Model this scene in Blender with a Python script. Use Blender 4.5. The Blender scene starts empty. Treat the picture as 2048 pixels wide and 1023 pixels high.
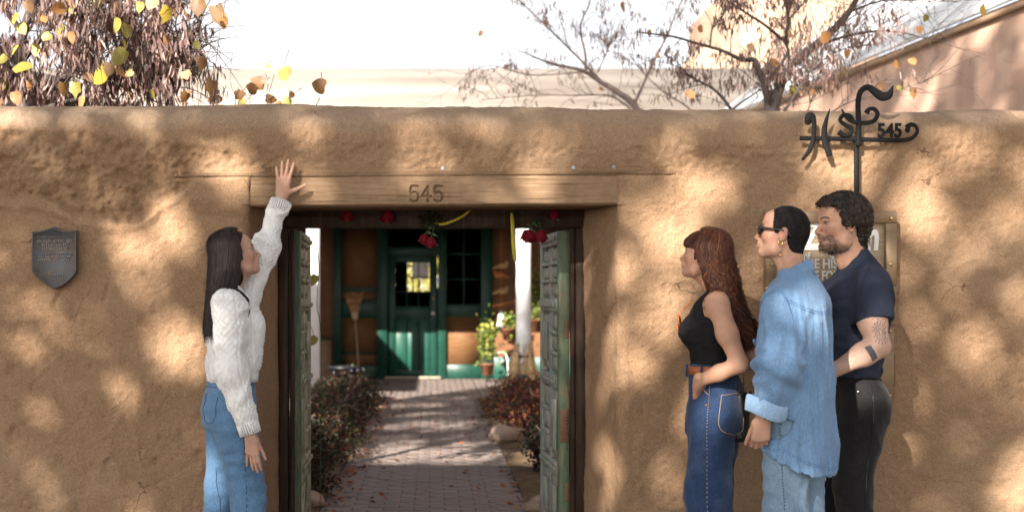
import bpy, bmesh, math, random
import numpy as np
from mathutils import Vector, Matrix, noise as mnoise
from mathutils.bvhtree import BVHTree

# ------------------------------------------------------------------ scene, camera, light
sc = bpy.context.scene
COL = sc.collection
random.seed(7)
RNG = np.random.default_rng(7)
R = math.radians

FPX, CX, CY, DCAM, HCAM = 2400.0, 865.0, 600.0, 5.8, 1.37      # focal length and vanishing point in photo pixels
cam_d = bpy.data.cameras.new('camera')
cam = bpy.data.objects.new('camera', cam_d)
COL.objects.link(cam)
cam.location = (0, -DCAM, HCAM)
cam.rotation_euler = (R(90), 0, 0)
cam_d.sensor_width = 36.0
cam_d.lens = FPX / 2048 * 36
cam_d.shift_x = (1024 - CX) / 2048
cam_d.shift_y = (CY - 511.5) / 2048
cam_d.clip_start, cam_d.clip_end = 0.05, 500
cam_d.dof.use_dof = True
cam_d.dof.focus_distance = 5.4
cam_d.dof.aperture_fstop = 2.2
sc.camera = cam

SUN_EL, SUN_AZ = R(28), R(30)           # sun behind the camera, 30 degrees to its left
L = np.array([-math.sin(SUN_AZ) * math.cos(SUN_EL), -math.cos(SUN_AZ) * math.cos(SUN_EL), math.sin(SUN_EL)])
world = bpy.data.worlds.new('World')
sc.world = world
world.use_nodes = True
wn = world.node_tree
for n in list(wn.nodes): wn.nodes.remove(n)
wo = wn.nodes.new('ShaderNodeOutputWorld')
wb = wn.nodes.new('ShaderNodeBackground')
ws = wn.nodes.new('ShaderNodeTexSky')
ws.sky_type = 'NISHITA'
ws.sun_disc = False
ws.sun_elevation = SUN_EL
ws.sun_rotation = math.atan2(L[0], L[1])
ws.altitude = 2100
ws.air_density, ws.dust_density, ws.ozone_density = 1.0, 4.0, 0.8
wb.inputs['Strength'].default_value = 0.066
# thin high cloud whitens the sky evenly all round
bw = wn.nodes.new('ShaderNodeRGBToBW'); wn.links.new(ws.outputs[0], bw.inputs[0])
cl = wn.nodes.new('ShaderNodeVectorMath'); cl.operation = 'SCALE'; cl.inputs[0].default_value = (1.56, 1.53, 1.50); wn.links.new(bw.outputs[0], cl.inputs['Scale'])
wtc = wn.nodes.new('ShaderNodeTexCoord'); wmp = wn.nodes.new('ShaderNodeMapping'); wmp.inputs['Scale'].default_value = (1, 1, 3)
wnz = wn.nodes.new('ShaderNodeTexNoise'); wnz.inputs['Scale'].default_value = 2.2; wnz.inputs['Detail'].default_value = 6
wn.links.new(wtc.outputs['Generated'], wmp.inputs[0]); wn.links.new(wmp.outputs[0], wnz.inputs['Vector'])
wrp = wn.nodes.new('ShaderNodeMapRange'); wrp.inputs[1].default_value = .35; wrp.inputs[2].default_value = .62; wrp.inputs[3].default_value = .55; wrp.inputs[4].default_value = .97
wn.links.new(wnz.outputs[0], wrp.inputs[0])
wmx = wn.nodes.new('ShaderNodeMix'); wmx.data_type = 'RGBA'
wn.links.new(wrp.outputs[0], wmx.inputs[0]); wn.links.new(ws.outputs[0], wmx.inputs[6]); wn.links.new(cl.outputs[0], wmx.inputs[7])
wn.links.new(wmx.outputs[2], wb.inputs[0])
wn.links.new(wb.outputs[0], wo.inputs[0])
sun_d = bpy.data.lights.new('sun', 'SUN')
sun_d.energy = 5.0
sun_d.angle = R(0.5)
sun_d.color = (1.0, 0.93, 0.84)
sun = bpy.data.objects.new('sun', sun_d)
COL.objects.link(sun)
sun.rotation_euler = Vector(-L).to_track_quat('-Z', 'Y').to_euler()
sun.location = (-10, -18, 14)
sc.view_settings.view_transform = 'Standard'
sc.view_settings.look = 'None'
sc.view_settings.gamma = 1
sc.view_settings.exposure = 1.95
sc.render.engine = 'CYCLES'
sc.cycles.use_denoising = True
sc.cycles.max_bounces = 7
sc.cycles.diffuse_bounces = 4
sc.cycles.glossy_bounces = 3
sc.cycles.transmission_bounces = 5
sc.cycles.transparent_max_bounces = 8
sc.cycles.sample_clamp_indirect = 6
sc.cycles.caustics_reflective = sc.cycles.caustics_refractive = False

def P(px, py, y):                       # photo pixel at depth y -> world point
    d = y + DCAM
    return np.array([(px - CX) / FPX * d, y, HCAM - (py - CY) / FPX * d])
def S(y):                               # photo pixels per metre at depth y
    return FPX / (y + DCAM)

# ------------------------------------------------------------------ noise (vectorised)
def _h(i, j, k, s):
    n = (i * 374761393 + j * 668265263 + k * 2147483647 + s * 1274126177) & 0xFFFFFFFF
    n = ((n ^ (n >> 13)) * 1274126177) & 0xFFFFFFFF
    return ((n ^ (n >> 16)) & 0xFFFF) / 32767.5 - 1.0
def vnoise(p, scale=1.0, seed=0):
    p = np.asarray(p, float) * scale + 100.37
    i = np.floor(p).astype(np.int64)
    f = p - i
    f = f * f * f * (f * (f * 6 - 15) + 10)
    r = 0
    for dx in (0, 1):
        wx = f[..., 0] if dx else 1 - f[..., 0]
        for dy in (0, 1):
            wy = f[..., 1] if dy else 1 - f[..., 1]
            for dz in (0, 1):
                wz = f[..., 2] if dz else 1 - f[..., 2]
                r = r + wx * wy * wz * _h(i[..., 0] + dx, i[..., 1] + dy, i[..., 2] + dz, seed)
    return r
def fbm(p, scale, octv=3, seed=0, gain=0.5):
    r, a = 0, 1.0
    for o in range(octv):
        r = r + a * vnoise(p, scale * 2.03 ** o, seed + o)
        a *= gain
    return r
def sstep(a, b, x):
    t = np.clip((x - a) / (b - a), 0, 1)
    return t * t * (3 - 2 * t)

# ------------------------------------------------------------------ objects
def mesh_data(name, v, faces, smooth=True, attrs=None):
    me = bpy.data.meshes.new(name)
    v = np.asarray(v, np.float32).reshape(-1, 3)
    groups = faces if isinstance(faces, tuple) else (faces,)
    loops, starts, n0 = [], [], 0
    for g in groups:
        g = np.asarray(g, np.int32)
        if g.size == 0: continue
        loops.append(g.ravel())
        starts.append(n0 + np.arange(len(g)) * g.shape[1])
        n0 += g.size
    loops = np.concatenate(loops); starts = np.concatenate(starts)
    me.vertices.add(len(v)); me.vertices.foreach_set('co', v.ravel())
    me.loops.add(len(loops)); me.loops.foreach_set('vertex_index', loops)
    me.polygons.add(len(starts)); me.polygons.foreach_set('loop_start', starts.astype(np.int32))
    if smooth: me.polygons.foreach_set('use_smooth', np.ones(len(starts), bool))
    me.update(calc_edges=True)
    me.validate()
    for k, a in (attrs or {}).items():
        a = np.asarray(a, np.float32)
        if a.ndim == 1:
            at = me.attributes.new(k, 'FLOAT', 'POINT'); at.data.foreach_set('value', a)
        else:
            if a.shape[1] == 3: a = np.concatenate([a, np.ones((len(a), 1), np.float32)], 1)
            at = me.attributes.new(k, 'FLOAT_COLOR', 'POINT'); at.data.foreach_set('color', a.ravel())
    return me
def link(name, me, mat=None, parent=None):
    if mat is not None and not me.materials: me.materials.append(mat)
    o = bpy.data.objects.new(name, me)
    COL.objects.link(o)
    if parent is not None: o.parent = parent
    return o
def mk(name, v, faces, mat=None, parent=None, smooth=True, attrs=None):
    return link(name, mesh_data(name, v, faces, smooth, attrs), mat, parent)
def tag(o, label=None, cat=None, group=None, kind=None):
    if label: o['label'] = label
    if cat: o['category'] = cat
    if group: o['group'] = group
    if kind: o['kind'] = kind
    return o
def thing(name, label, cat, loc=(0, 0, 0), rz=0.0, group=None):
    o = bpy.data.objects.new(name, None)
    o.empty_display_size = 0.1
    COL.objects.link(o)
    o.location = loc
    o.rotation_euler = (0, 0, rz)
    return tag(o, label, cat, group)
def copy_tree(o, parent=None):
    c = o.copy(); COL.objects.link(c); c.parent = parent
    for ch in list(o.children): copy_tree(ch, c)
    return c

class MB:
    """collects simple shapes and links them as one mesh"""
    def __init__(s): s.v, s.q, s.t, s.n = [], [], [], 0
    def add(s, v, q=(), t=()):
        v = np.asarray(v, float).reshape(-1, 3)
        if len(q): s.q.append(np.asarray(q) + s.n)
        if len(t): s.t.append(np.asarray(t) + s.n)
        s.v.append(v); s.n += len(v); return s
    def box(s, x0, x1, y0, y1, z0, z1, b=0.0):
        if b <= 0:
            v = [(x, y, z) for z in (z0, z1) for y in (y0, y1) for x in (x0, x1)]
            return s.add(v, [(0, 2, 3, 1), (4, 5, 7, 6), (0, 1, 5, 4), (2, 6, 7, 3), (0, 4, 6, 2), (1, 3, 7, 5)])
        bm = bmesh.new(); bmesh.ops.create_cube(bm, size=1)
        for w in bm.verts:
            w.co = ((x0 + x1) / 2 + w.co.x * (x1 - x0), (y0 + y1) / 2 + w.co.y * (y1 - y0), (z0 + z1) / 2 + w.co.z * (z1 - z0))
        bmesh.ops.bevel(bm, geom=list(bm.edges), offset=min(b, .45 * min(x1 - x0, y1 - y0, z1 - z0)), segments=1, affect='EDGES')
        return s.bm(bm)
    def bm(s, bm):
        bm.verts.index_update()
        v = [w.co[:] for w in bm.verts]
        q = [[w.index for w in f.verts] for f in bm.faces if len(f.verts) == 4]
        t = [[w.index for w in f.verts] for f in bm.faces if len(f.verts) == 3]
        for f in bm.faces:
            if len(f.verts) > 4:
                ids = [w.index for w in f.verts]
                t += [[ids[0], ids[i], ids[i + 1]] for i in range(1, len(ids) - 1)]
        bm.free()
        return s.add(v, q, t)
    def tube(s, pts, rad, n=8, cap=True, flat=None):
        """tube along pts; flat=(unit vector, factor) squashes it along that vector"""
        pts = np.asarray(pts, float); m = len(pts)
        rad = np.broadcast_to(np.asarray(rad, float), (m,))
        T = np.gradient(pts, axis=0); T /= np.linalg.norm(T, axis=1)[:, None] + 1e-12
        up = np.array([0, 0, 1.0]) if abs(T[0, 2]) < .9 else np.array([1.0, 0, 0])
        U = np.zeros_like(pts); u = up - T[0] * (up @ T[0])
        for i in range(m):
            u = u - T[i] * (u @ T[i]); u /= np.linalg.norm(u) + 1e-12; U[i] = u
        W = np.cross(T, U)
        a = np.arange(n) * 2 * np.pi / n
        off = (np.cos(a)[None, :, None] * U[:, None] + np.sin(a)[None, :, None] * W[:, None]) * rad[:, None, None]
        if flat is not None:
            d = np.asarray(flat[0], float); off = off - (off @ d)[..., None] * d * (1 - flat[1])
        v = (pts[:, None] + off).reshape(-1, 3)
        i, j = np.meshgrid(np.arange(m - 1), np.arange(n), indexing='ij')
        j2 = (j + 1) % n
        q = np.stack([i * n + j, i * n + j2, (i + 1) * n + j2, (i + 1) * n + j], -1).reshape(-1, 4)
        t = []
        if cap:
            v = np.vstack([v, pts[0], pts[-1]]); c0, c1 = m * n, m * n + 1
            t = [(c0, (k + 1) % n, k) for k in range(n)] + [(c1, (m - 1) * n + k, (m - 1) * n + (k + 1) % n) for k in range(n)]
        return s.add(v, q, t)
    def lathe(s, prof, c=(0, 0, 0), n=24):
        """prof: (radius, z) pairs"""
        pr = np.asarray(prof, float); m = len(pr)
        a = np.arange(n) * 2 * np.pi / n
        v = np.stack([pr[:, 0, None] * np.cos(a), pr[:, 0, None] * np.sin(a), np.repeat(pr[:, 1, None], n, 1)], -1).reshape(-1, 3) + np.asarray(c)
        i, j = np.meshgrid(np.arange(m - 1), np.arange(n), indexing='ij'); j2 = (j + 1) % n
        return s.add(v, np.stack([i * n + j, i * n + j2, (i + 1) * n + j2, (i + 1) * n + j], -1).reshape(-1, 4))
    def sphere(s, c, r, n=12):
        a = np.linspace(-np.pi / 2, np.pi / 2, n // 2 + 1)
        r = np.broadcast_to(np.asarray(r, float), (3,))
        k = np.arange(n) * 2 * np.pi / n
        v = np.stack([np.cos(a)[:, None] * np.cos(k), np.cos(a)[:, None] * np.sin(k), np.repeat(np.sin(a)[:, None], n, 1)], -1).reshape(-1, 3) * r + np.asarray(c)
        i, j = np.meshgrid(np.arange(len(a) - 1), np.arange(n), indexing='ij'); j2 = (j + 1) % n
        return s.add(v, np.stack([i * n + j, i * n + j2, (i + 1) * n + j2, (i + 1) * n + j], -1).reshape(-1, 4))
    def prism(s, poly, y0, y1):
        """polygon in the xz plane extruded from y0 to y1"""
        poly = np.asarray(poly, float); n = len(poly)
        v = [(x, y0, z) for x, z in poly] + [(x, y1, z) for x, z in poly]
        q = [(i, (i + 1) % n, n + (i + 1) % n, n + i) for i in range(n)]
        from mathutils.geometry import tessellate_polygon
        tr = tessellate_polygon([[Vector((x, z, 0)) for x, z in poly]])
        t = [(a, b, c) for a, b, c in tr] + [(n + c, n + b, n + a) for a, b, c in tr]
        return s.add(v, q, t)
    def xf(s, M):
        M = np.array(M)
        s.v = [v @ M[:3, :3].T + M[:3, 3] for v in s.v]; return s
    def build(s, name, mat, parent=None, smooth=False, attrs=None):
        g = tuple(np.concatenate(a) for a in (s.q, s.t) if a)
        return mk(name, np.concatenate(s.v), g, mat, parent, smooth, attrs)
    def data(s, name, mat, smooth=False):
        g = tuple(np.concatenate(a) for a in (s.q, s.t) if a)
        me = mesh_data(name, np.concatenate(s.v), g, smooth); me.materials.append(mat); return me

def curve_pts(pts, n=24):
    """Catmull-Rom through pts"""
    p = np.asarray(pts, float)
    p = np.vstack([2 * p[0] - p[1], p, 2 * p[-1] - p[-2]])
    out = []
    m = len(p) - 3
    for t in np.linspace(0, m - 1e-6, n):
        i = int(t); f = t - i
        a, b, c, d = p[i:i + 4]
        out.append(.5 * (2 * b + (c - a) * f + (2 * a - 5 * b + 4 * c - d) * f * f + (3 * b - a - 3 * c + d) * f ** 3))
    return np.array(out)
def text_mesh(body, size, extrude, offset=0.0, shear=0.0, align='LEFT'):
    cu = bpy.data.curves.new('lettering', 'FONT')
    cu.body, cu.size, cu.extrude, cu.offset, cu.shear, cu.align_x = body, size, extrude, offset, shear, align
    cu.resolution_u = 4
    o = bpy.data.objects.new('lettering', cu)
    COL.objects.link(o)
    dg = bpy.context.evaluated_depsgraph_get()
    me = bpy.data.meshes.new_from_object(o.evaluated_get(dg))
    bpy.data.objects.remove(o); bpy.data.curves.remove(cu)
    me.materials.clear()
    return me

# ------------------------------------------------------------------ materials
def new_mat(name):
    m = bpy.data.materials.new(name); m.use_nodes = True
    nt = m.node_tree
    return m, nt, nt.nodes['Principled BSDF'], nt.nodes['Material Output']
def N(nt, typ, **kw):
    n = nt.nodes.new(typ)
    for k, v in kw.items():
        if k == 'inp':
            for a, b in v.items():
                if isinstance(b, bpy.types.NodeSocket): nt.links.new(b, n.inputs[a])
                else: n.inputs[a].default_value = b
        else: setattr(n, k, v)
    return n
def rgba(c): return (c[0], c[1], c[2], 1.0)
def ramp(nt, fac, stops):
    n = nt.nodes.new('ShaderNodeValToRGB')
    nt.links.new(fac, n.inputs[0])
    e = n.color_ramp.elements
    while len(e) < len(stops): e.new(0.5)
    for i, (p, c) in enumerate(stops): e[i].position = p; e[i].color = rgba(c)
    return n.outputs[0]
def coords(nt, scale=(1, 1, 1), rot=(0, 0, 0)):
    tc = nt.nodes.new('ShaderNodeTexCoord')
    mp = N(nt, 'ShaderNodeMapping', inp={'Scale': scale, 'Rotation': rot})
    nt.links.new(tc.outputs['Object'], mp.inputs[0])
    return mp.outputs[0]
def tex(nt, vec, scale, detail=4, rough=.55, typ='ShaderNodeTexNoise'):
    n = N(nt, typ, inp={'Scale': scale})
    nt.links.new(vec, n.inputs['Vector'])
    if typ == 'ShaderNodeTexNoise':
        n.inputs['Detail'].default_value = detail; n.inputs['Roughness'].default_value = rough
    return n.outputs[0]
def mixc(nt, fac, a, b, mode='MIX'):
    n = nt.nodes.new('ShaderNodeMix'); n.data_type = 'RGBA'; n.blend_type = mode
    for i, v in ((0, fac), (6, a), (7, b)):
        if isinstance(v, bpy.types.NodeSocket): nt.links.new(v, n.inputs[i])
        else: n.inputs[i].default_value = v if i == 0 else rgba(v)
    return n.outputs[2]
def mth(nt, op, a, b=0.0, c=0.0):
    n = nt.nodes.new('ShaderNodeMath'); n.operation = op
    for i, v in enumerate((a, b, c)):
        if isinstance(v, bpy.types.NodeSocket): nt.links.new(v, n.inputs[i])
        else: n.inputs[i].default_value = v
    return n.outputs[0]
def bump(nt, bs, height, strength=.5, dist=.01, normal=None):
    n = N(nt, 'ShaderNodeBump', inp={'Strength': strength, 'Distance': dist})
    nt.links.new(height, n.inputs['Height'])
    if normal is not None: nt.links.new(normal, n.inputs['Normal'])
    nt.links.new(n.outputs[0], bs.inputs['Normal'])
    return n.outputs[0]
def attr(nt, name):
    n = nt.nodes.new('ShaderNodeAttribute'); n.attribute_name = name
    return n
def simple(name, col, rough=.7, var=.25, scale=12, bmp=.2, bscale=60, spec=.4, metal=0.0, stretch=(1, 1, 1), dist=.004):
    m, nt, bs, _ = new_mat(name)
    co = coords(nt, stretch)
    f = tex(nt, co, scale, 5)
    c = np.array(col)
    nt.links.new(ramp(nt, f, [(.28, c * (1 - var)), (.5, c), (.74, np.minimum(c * (1 + var), 1))]), bs.inputs['Base Color'])
    bs.inputs['Roughness'].default_value = rough
    bs.inputs['Specular IOR Level'].default_value = spec
    bs.inputs['Metallic'].default_value = metal
    if bmp: bump(nt, bs, tex(nt, co, bscale, 4), bmp, dist)
    return m
MATS = {}
def M(key, *a, **k):
    if key not in MATS: MATS[key] = simple(key, *a, **k)
    return MATS[key]
# ================================================================== adobe garden wall
def wpx(X): return CX + X * FPX / DCAM          # wall-plane metres -> photo pixels
def wpy(Z): return CY - (Z - HCAM) * FPX / DCAM
XL, XR, ZL = -0.885, 0.895, 1.832               # gate opening in the wall, lintel soffit
JIN_L, JIN_R, RJ, YJ = -0.775, 0.765, 0.05, 0.50
WALL_T = 0.52

ER_LO = np.array([(-900, 410), (0, 403), (60, 402), (110, 412), (160, 438), (240, 448), (285, 440), (318, 412), (352, 392), (400, 352), (450, 325), (520, 300)], float)
ER_HI = np.array([(-900, 250), (0, 253), (90, 258), (180, 256), (260, 268), (330, 278), (420, 290), (520, 300)], float)
def erosion(X, Z):
    px, py = wpx(X), wpy(Z)
    wob = fbm(np.stack([X, Z, 0 * X], -1), 9, 3, 31) * 9
    lo = np.interp(px, ER_LO[:, 0], ER_LO[:, 1]) + wob
    hi = np.interp(px, ER_HI[:, 0], ER_HI[:, 1]) + wob * .7
    return sstep(0, 14, lo - py) * sstep(0, 16, py - hi) * (1 - sstep(430, 520, px + wob))
def wall_disp(X, Z):
    p = np.stack([X, Z, 0 * X], -1)
    px, py = wpx(X), wpy(Z)
    d = .026 * fbm(p, .9, 2, 1) + .011 * fbm(p, 3.2, 3, 4) + .0050 * fbm(p, 16, 3, 8, .6)
    d = d + (.0022 + .0045 * sstep(360, 330, py)) * fbm(p, 48, 2, 21)
    e = erosion(X, Z)
    rough = fbm(p, 15, 4, 12, .65)
    d = d - e * (.020 + .019 * rough + .010 * np.abs(fbm(p, 6, 2, 15)) + .008 * fbm(p, 40, 2, 16))
    d = d + .012 * np.exp(-((py - np.interp(px, ER_LO[:, 0], ER_LO[:, 1]) - 10) / 9) ** 2) * (1 - sstep(330, 430, px))
    d = d + .03 * np.exp(-((py - 285) / 34) ** 2) * sstep(380, 520, px) * (1 + .5 * fbm(p, 5, 2, 18)) * (1 - .6 * sstep(1350, 1500, px))
    # plaster swelling over both ends of the lintel
    for ex, s in ((415, 62), (1300, 55)):
        d = d + .028 * np.exp(-((px - ex) / s) ** 2 - ((py - 398) / 27) ** 2)
    # hidden behind the lintel beam the plaster stays back
    beam = sstep(498, 506, px) * (1 - sstep(1230, 1238, px)) * sstep(352, 357, py) * (1 - sstep(404, 414, py))
    inner = 1.0
    near = sstep(410, 470, px) * (1 - sstep(1265, 1325, px)) * sstep(318, 346, py) * (1 - sstep(412, 440, py))
    d = d * (1 - .85 * near)
    d = d + .016 * (sstep(415, 470, px) * (1 - sstep(497, 505, px)) + sstep(1231, 1239, px) * (1 - sstep(1265, 1320, px))) * sstep(345, 362, py) * (1 - sstep(415, 440, py))
    d = d - beam * inner * (d + .02)
    # later plaster coat with a ragged edge low on the right
    edge = 535 + 30 * np.sin(px / 46.0) + 22 * fbm(p, 4, 3, 40)
    d = d + .012 * sstep(-8, 6, py - edge) * sstep(1830, 1880, px) * (1 - sstep(700, 900, py))
    edge2 = 985 + 16 * np.sin(px / 40.0) + 14 * fbm(p, 6, 2, 44)
    d = d + .02 * sstep(-6, 8, py - edge2) * sstep(1760, 1830, px)
    # pits
    pit = fbm(p, 26, 2, 50)
    d = d - .006 * sstep(.75, 1.15, pit) - .010 * sstep(.85, 1.2, fbm(p, 13, 2, 53)) * sstep(560, 640, py)
    # cracks low under the shield plaque
    d = d - .012 * np.exp(-((px - (116 + 6 * np.sin(py / 9))) / 5) ** 2) * sstep(572, 584, py) * (1 - sstep(610, 640, py))
    d = d - .010 * np.exp(-((px - (212 + 5 * np.sin(py / 11))) / 4) ** 2) * sstep(560, 570, py) * (1 - sstep(598, 612, py))
    return d, e
def top_line(X):                               # uneven height of the coping
    px = wpx(X)
    return 2.318 + np.interp(px, [-900, 0, 300, 900, 1500, 2048, 3000], [.03, .032, .025, .012, -.004, -.012, -.02]) + .012 * fbm(np.stack([X, 0 * X, 0 * X], -1), 1.7, 2, 60)

xs = np.concatenate([np.arange(-7, -2.45, .06), np.arange(-2.45, XL - RJ - .0001, .0085)])
xsL = np.append(xs, XL - RJ)
xsR = np.concatenate([[XR + RJ], np.arange(XR + RJ + .0085, 3.05, .0085), np.arange(3.05, 8, .06)])
xsM = np.linspace(XL - RJ, XR + RJ, 230)[1:-1]
XA = np.concatenate([xsL, xsM, xsR])
nL, nM = len(xsL), len(xsM)
zs_low = np.concatenate([np.arange(-.05, .3, .05), np.arange(.3, ZL, .0085)])
ZT0 = 2.13                                      # rounding starts here
zs_up = np.arange(ZL, ZT0, .0085)
arc = np.linspace(0, np.pi, 54)
# profile points: (y, z) with outward normal
prof, nrm = [], []
for z in np.concatenate([zs_low, zs_up]): prof.append((0, z, 0)); nrm.append((-1, 0))
for a in arc[1:]:
    sx, sz = math.cos(a), math.sin(a)
    sx2 = np.sign(sx) * abs(sx) ** .8
    prof.append((WALL_T / 2 * (1 - sx2), ZT0, sz ** .85)); nrm.append((-sx, sz))
for z in np.linspace(ZT0 - .1, -.05, 26): prof.append((WALL_T, z, 0)); nrm.append((1, 0))
prof = np.array(prof); nrm = np.array(nrm)
nlow, nprof = len(zs_low), len(prof)
XX, VV = np.meshgrid(XA, np.arange(nprof), indexing='ij')
tl = top_line(XX)
Zb = prof[VV, 1] + prof[VV, 2] * (tl - ZT0)
Yb = prof[VV, 0]
front = (VV < nlow + len(zs_up) + 27)
D, E = wall_disp(XX, np.where(front, Zb + Yb * .6, Zb * .7 + 9))
yn, zn = nrm[VV, 0], nrm[VV, 1]
D = D * np.where(VV >= nlow + len(zs_up), .55 + .45 * np.abs(yn), 1)
WV = np.stack([XX, Yb + yn * D, Zb + zn * D * .6], -1)
idx = np.arange(XX.size).reshape(XX.shape)
ii, jj = np.meshgrid(np.arange(len(XA) - 1), np.arange(nprof - 1), indexing='ij')
zmid = (Zb[:-1, :-1] + Zb[:-1, 1:]) / 2
inopen = (ii >= nL - 1) & (ii < nL + nM) & (zmid < ZL) & ((jj < nlow - 0) | (jj > nlow + len(zs_up)))
keep = ~inopen
i, j = ii[keep], jj[keep]
WQ = np.stack([idx[i, j], idx[i + 1, j], idx[i + 1, j + 1], idx[i, j + 1]], -1)
wv, wq, we = [WV.reshape(-1, 3)], [WQ], [E.ravel()]
n0 = XX.size
for side in (-1, 1):                            # rounded corner and splayed reveal of each jamb
    x0, xin = (XL, JIN_L) if side < 0 else (XR, JIN_R)
    pl = []
    for a in np.linspace(0, np.pi / 2, 12): pl.append((x0 + side * RJ - side * RJ * math.sin(a), RJ - RJ * math.cos(a), side * 0 - side * math.sin(a), -math.cos(a)))
    for t in np.linspace(0, 1, 60)[1:]: pl.append((x0 + (xin - x0) * t, RJ + (YJ + .04 - RJ) * t, -side, 0))
    pl = np.array(pl)
    s = np.concatenate([[0], np.cumsum(np.hypot(np.diff(pl[:, 0]), np.diff(pl[:, 1])))])
    zz = np.concatenate([zs_low, [ZL, ZL + .04, ZL + .08]])
    I, J = np.meshgrid(np.arange(len(pl)), np.arange(len(zz)), indexing='ij')
    Zg = zz[J]
    Dg, Eg = wall_disp(x0 + side * RJ - side * s[I], Zg)
    Dg = np.where(s[I] > .12, Dg * .5 + .006 * fbm(np.stack([s[I] * 3, Zg * 3, 0 * Zg + 5], -1), 1, 2, 70), Dg * np.interp(s[I], [0, .12], [1, .5]) + .006 * fbm(np.stack([s[I] * 3, Zg * 3, 0 * Zg + 5], -1), 1, 2, 70) * np.interp(s[I], [0, .12], [0, 1]))
    v = np.stack([pl[I, 0] + pl[I, 2] * Dg, pl[I, 1] + pl[I, 3] * Dg, Zg], -1)
    g = np.arange(I.size).reshape(I.shape)
    q = np.stack([g[:-1, :-1], g[1:, :-1], g[1:, 1:], g[:-1, 1:]], -1).reshape(-1, 4)
    if side > 0: q = q[:, ::-1]
    wv.append(v.reshape(-1, 3)); wq.append(q + n0); we.append(np.zeros(I.size)); n0 += I.size
wv, wq, we = np.concatenate(wv), np.concatenate(wq), np.concatenate(we)

m, nt, bs, _ = new_mat('adobe_plaster')
co = coords(nt)
big = tex(nt, co, 1.6, 5, .6); mid = tex(nt, co, 9, 6, .65); fine = tex(nt, co, 70, 6, .7)
c = ramp(nt, big, [(.3, (.26, .142, .070)), (.52, (.32, .184, .098)), (.72, (.37, .225, .128))])
c = mixc(nt, .55, c, ramp(nt, mid, [(.3, (.19, .10, .048)), (.55, (.33, .195, .105)), (.75, (.41, .26, .155))]))
c = mixc(nt, mth(nt, 'MULTIPLY', attr(nt, 'eroded').outputs['Fac'], .9), c, ramp(nt, mid, [(.3, (.11, .052, .022)), (.55, (.21, .108, .046)), (.75, (.30, .17, .082))]))
c = mixc(nt, mth(nt, 'MULTIPLY', attr(nt, 'coping').outputs['Fac'], .8), c, (.47, .39, .315))
c = mixc(nt, .35, c, ramp(nt, fine, [(.35, (.15, .085, .045)), (.55, (.36, .235, .14)), (.7, (.48, .35, .23))]))
streak = tex(nt, coords(nt, (14, 1, .5)), 1.4, 4, .6)
c = mixc(nt, mth(nt, 'MULTIPLY', streak, .22), c, (.17, .10, .055), 'MIX')
pat = ramp(nt, tex(nt, coords(nt), 1.15, 3, .5), [(.535, (0, 0, 0)), (.56, (1, 1, 1))])
c = mixc(nt, mth(nt, 'MULTIPLY', pat, .30), c, (.40, .285, .18))
wr = N(nt, 'ShaderNodeVectorMath', operation='SCALE', inp={0: N(nt, 'ShaderNodeTexNoise', inp={'Scale': 7.0, 'Detail': 5.0, 'Vector': co}).outputs['Color'], 'Scale': .16})
wc = N(nt, 'ShaderNodeVectorMath', operation='ADD', inp={0: co, 1: wr.outputs[0]})
ck = N(nt, 'ShaderNodeTexVoronoi', feature='DISTANCE_TO_EDGE', inp={'Scale': 2.3, 'Vector': wc.outputs[0]})
line = mth(nt, 'LESS_THAN', ck.outputs[0], .0042)
some = ramp(nt, tex(nt, coords(nt), 1.9, 3, .5), [(.60, (0, 0, 0)), (.63, (1, 1, 1))])
crk = mth(nt, 'MULTIPLY', line, some)
c = mixc(nt, .22, c, (.46, .30, .19))
gr = tex(nt, co, 150, 4, .75)
c = mixc(nt, .30, c, ramp(nt, gr, [(.36, (.12, .068, .038)), (.52, (.335, .215, .128)), (.66, (.54, .38, .25))]))
c = mixc(nt, mth(nt, 'MULTIPLY', crk, .7), c, (.09, .05, .028))
nt.links.new(c, bs.inputs['Base Color'])
bs.inputs['Roughness'].default_value = .95
bs.inputs['Specular IOR Level'].default_value = .12
b0 = bump(nt, bs, tex(nt, co, 120, 5, .75), .75, .006)
b1 = bump(nt, bs, tex(nt, co, 34, 7, .7), .85, .014, b0)
fib = N(nt, 'ShaderNodeTexVoronoi', feature='DISTANCE_TO_EDGE', inp={'Scale': 48.0})
wco = N(nt, 'ShaderNodeVectorMath', operation='ADD')
nt.links.new(co, wco.inputs[0]); nt.links.new(N(nt, 'ShaderNodeTexNoise', inp={'Scale': 20.0, 'Vector': co}).outputs['Color'], wco.inputs[1])
nt.links.new(wco.outputs[0], fib.inputs['Vector'])
bump(nt, bs, fib.outputs[0], .35, .004, b1)
M_ADOBE = m
cop = sstep(2.17, 2.27, wv[:, 2] + .03 * fbm(wv, 4, 2, 77))
wall = mk('adobe_wall', wv, wq, M_ADOBE, None, True, {'eroded': we, 'coping': cop})
tag(wall, 'low rounded adobe garden wall with worn tan plaster around the gate opening', 'wall')
bvh_wall = BVHTree.FromPolygons([tuple(a) for a in wv], [tuple(int(k) for k in a) for a in wq])

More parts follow.
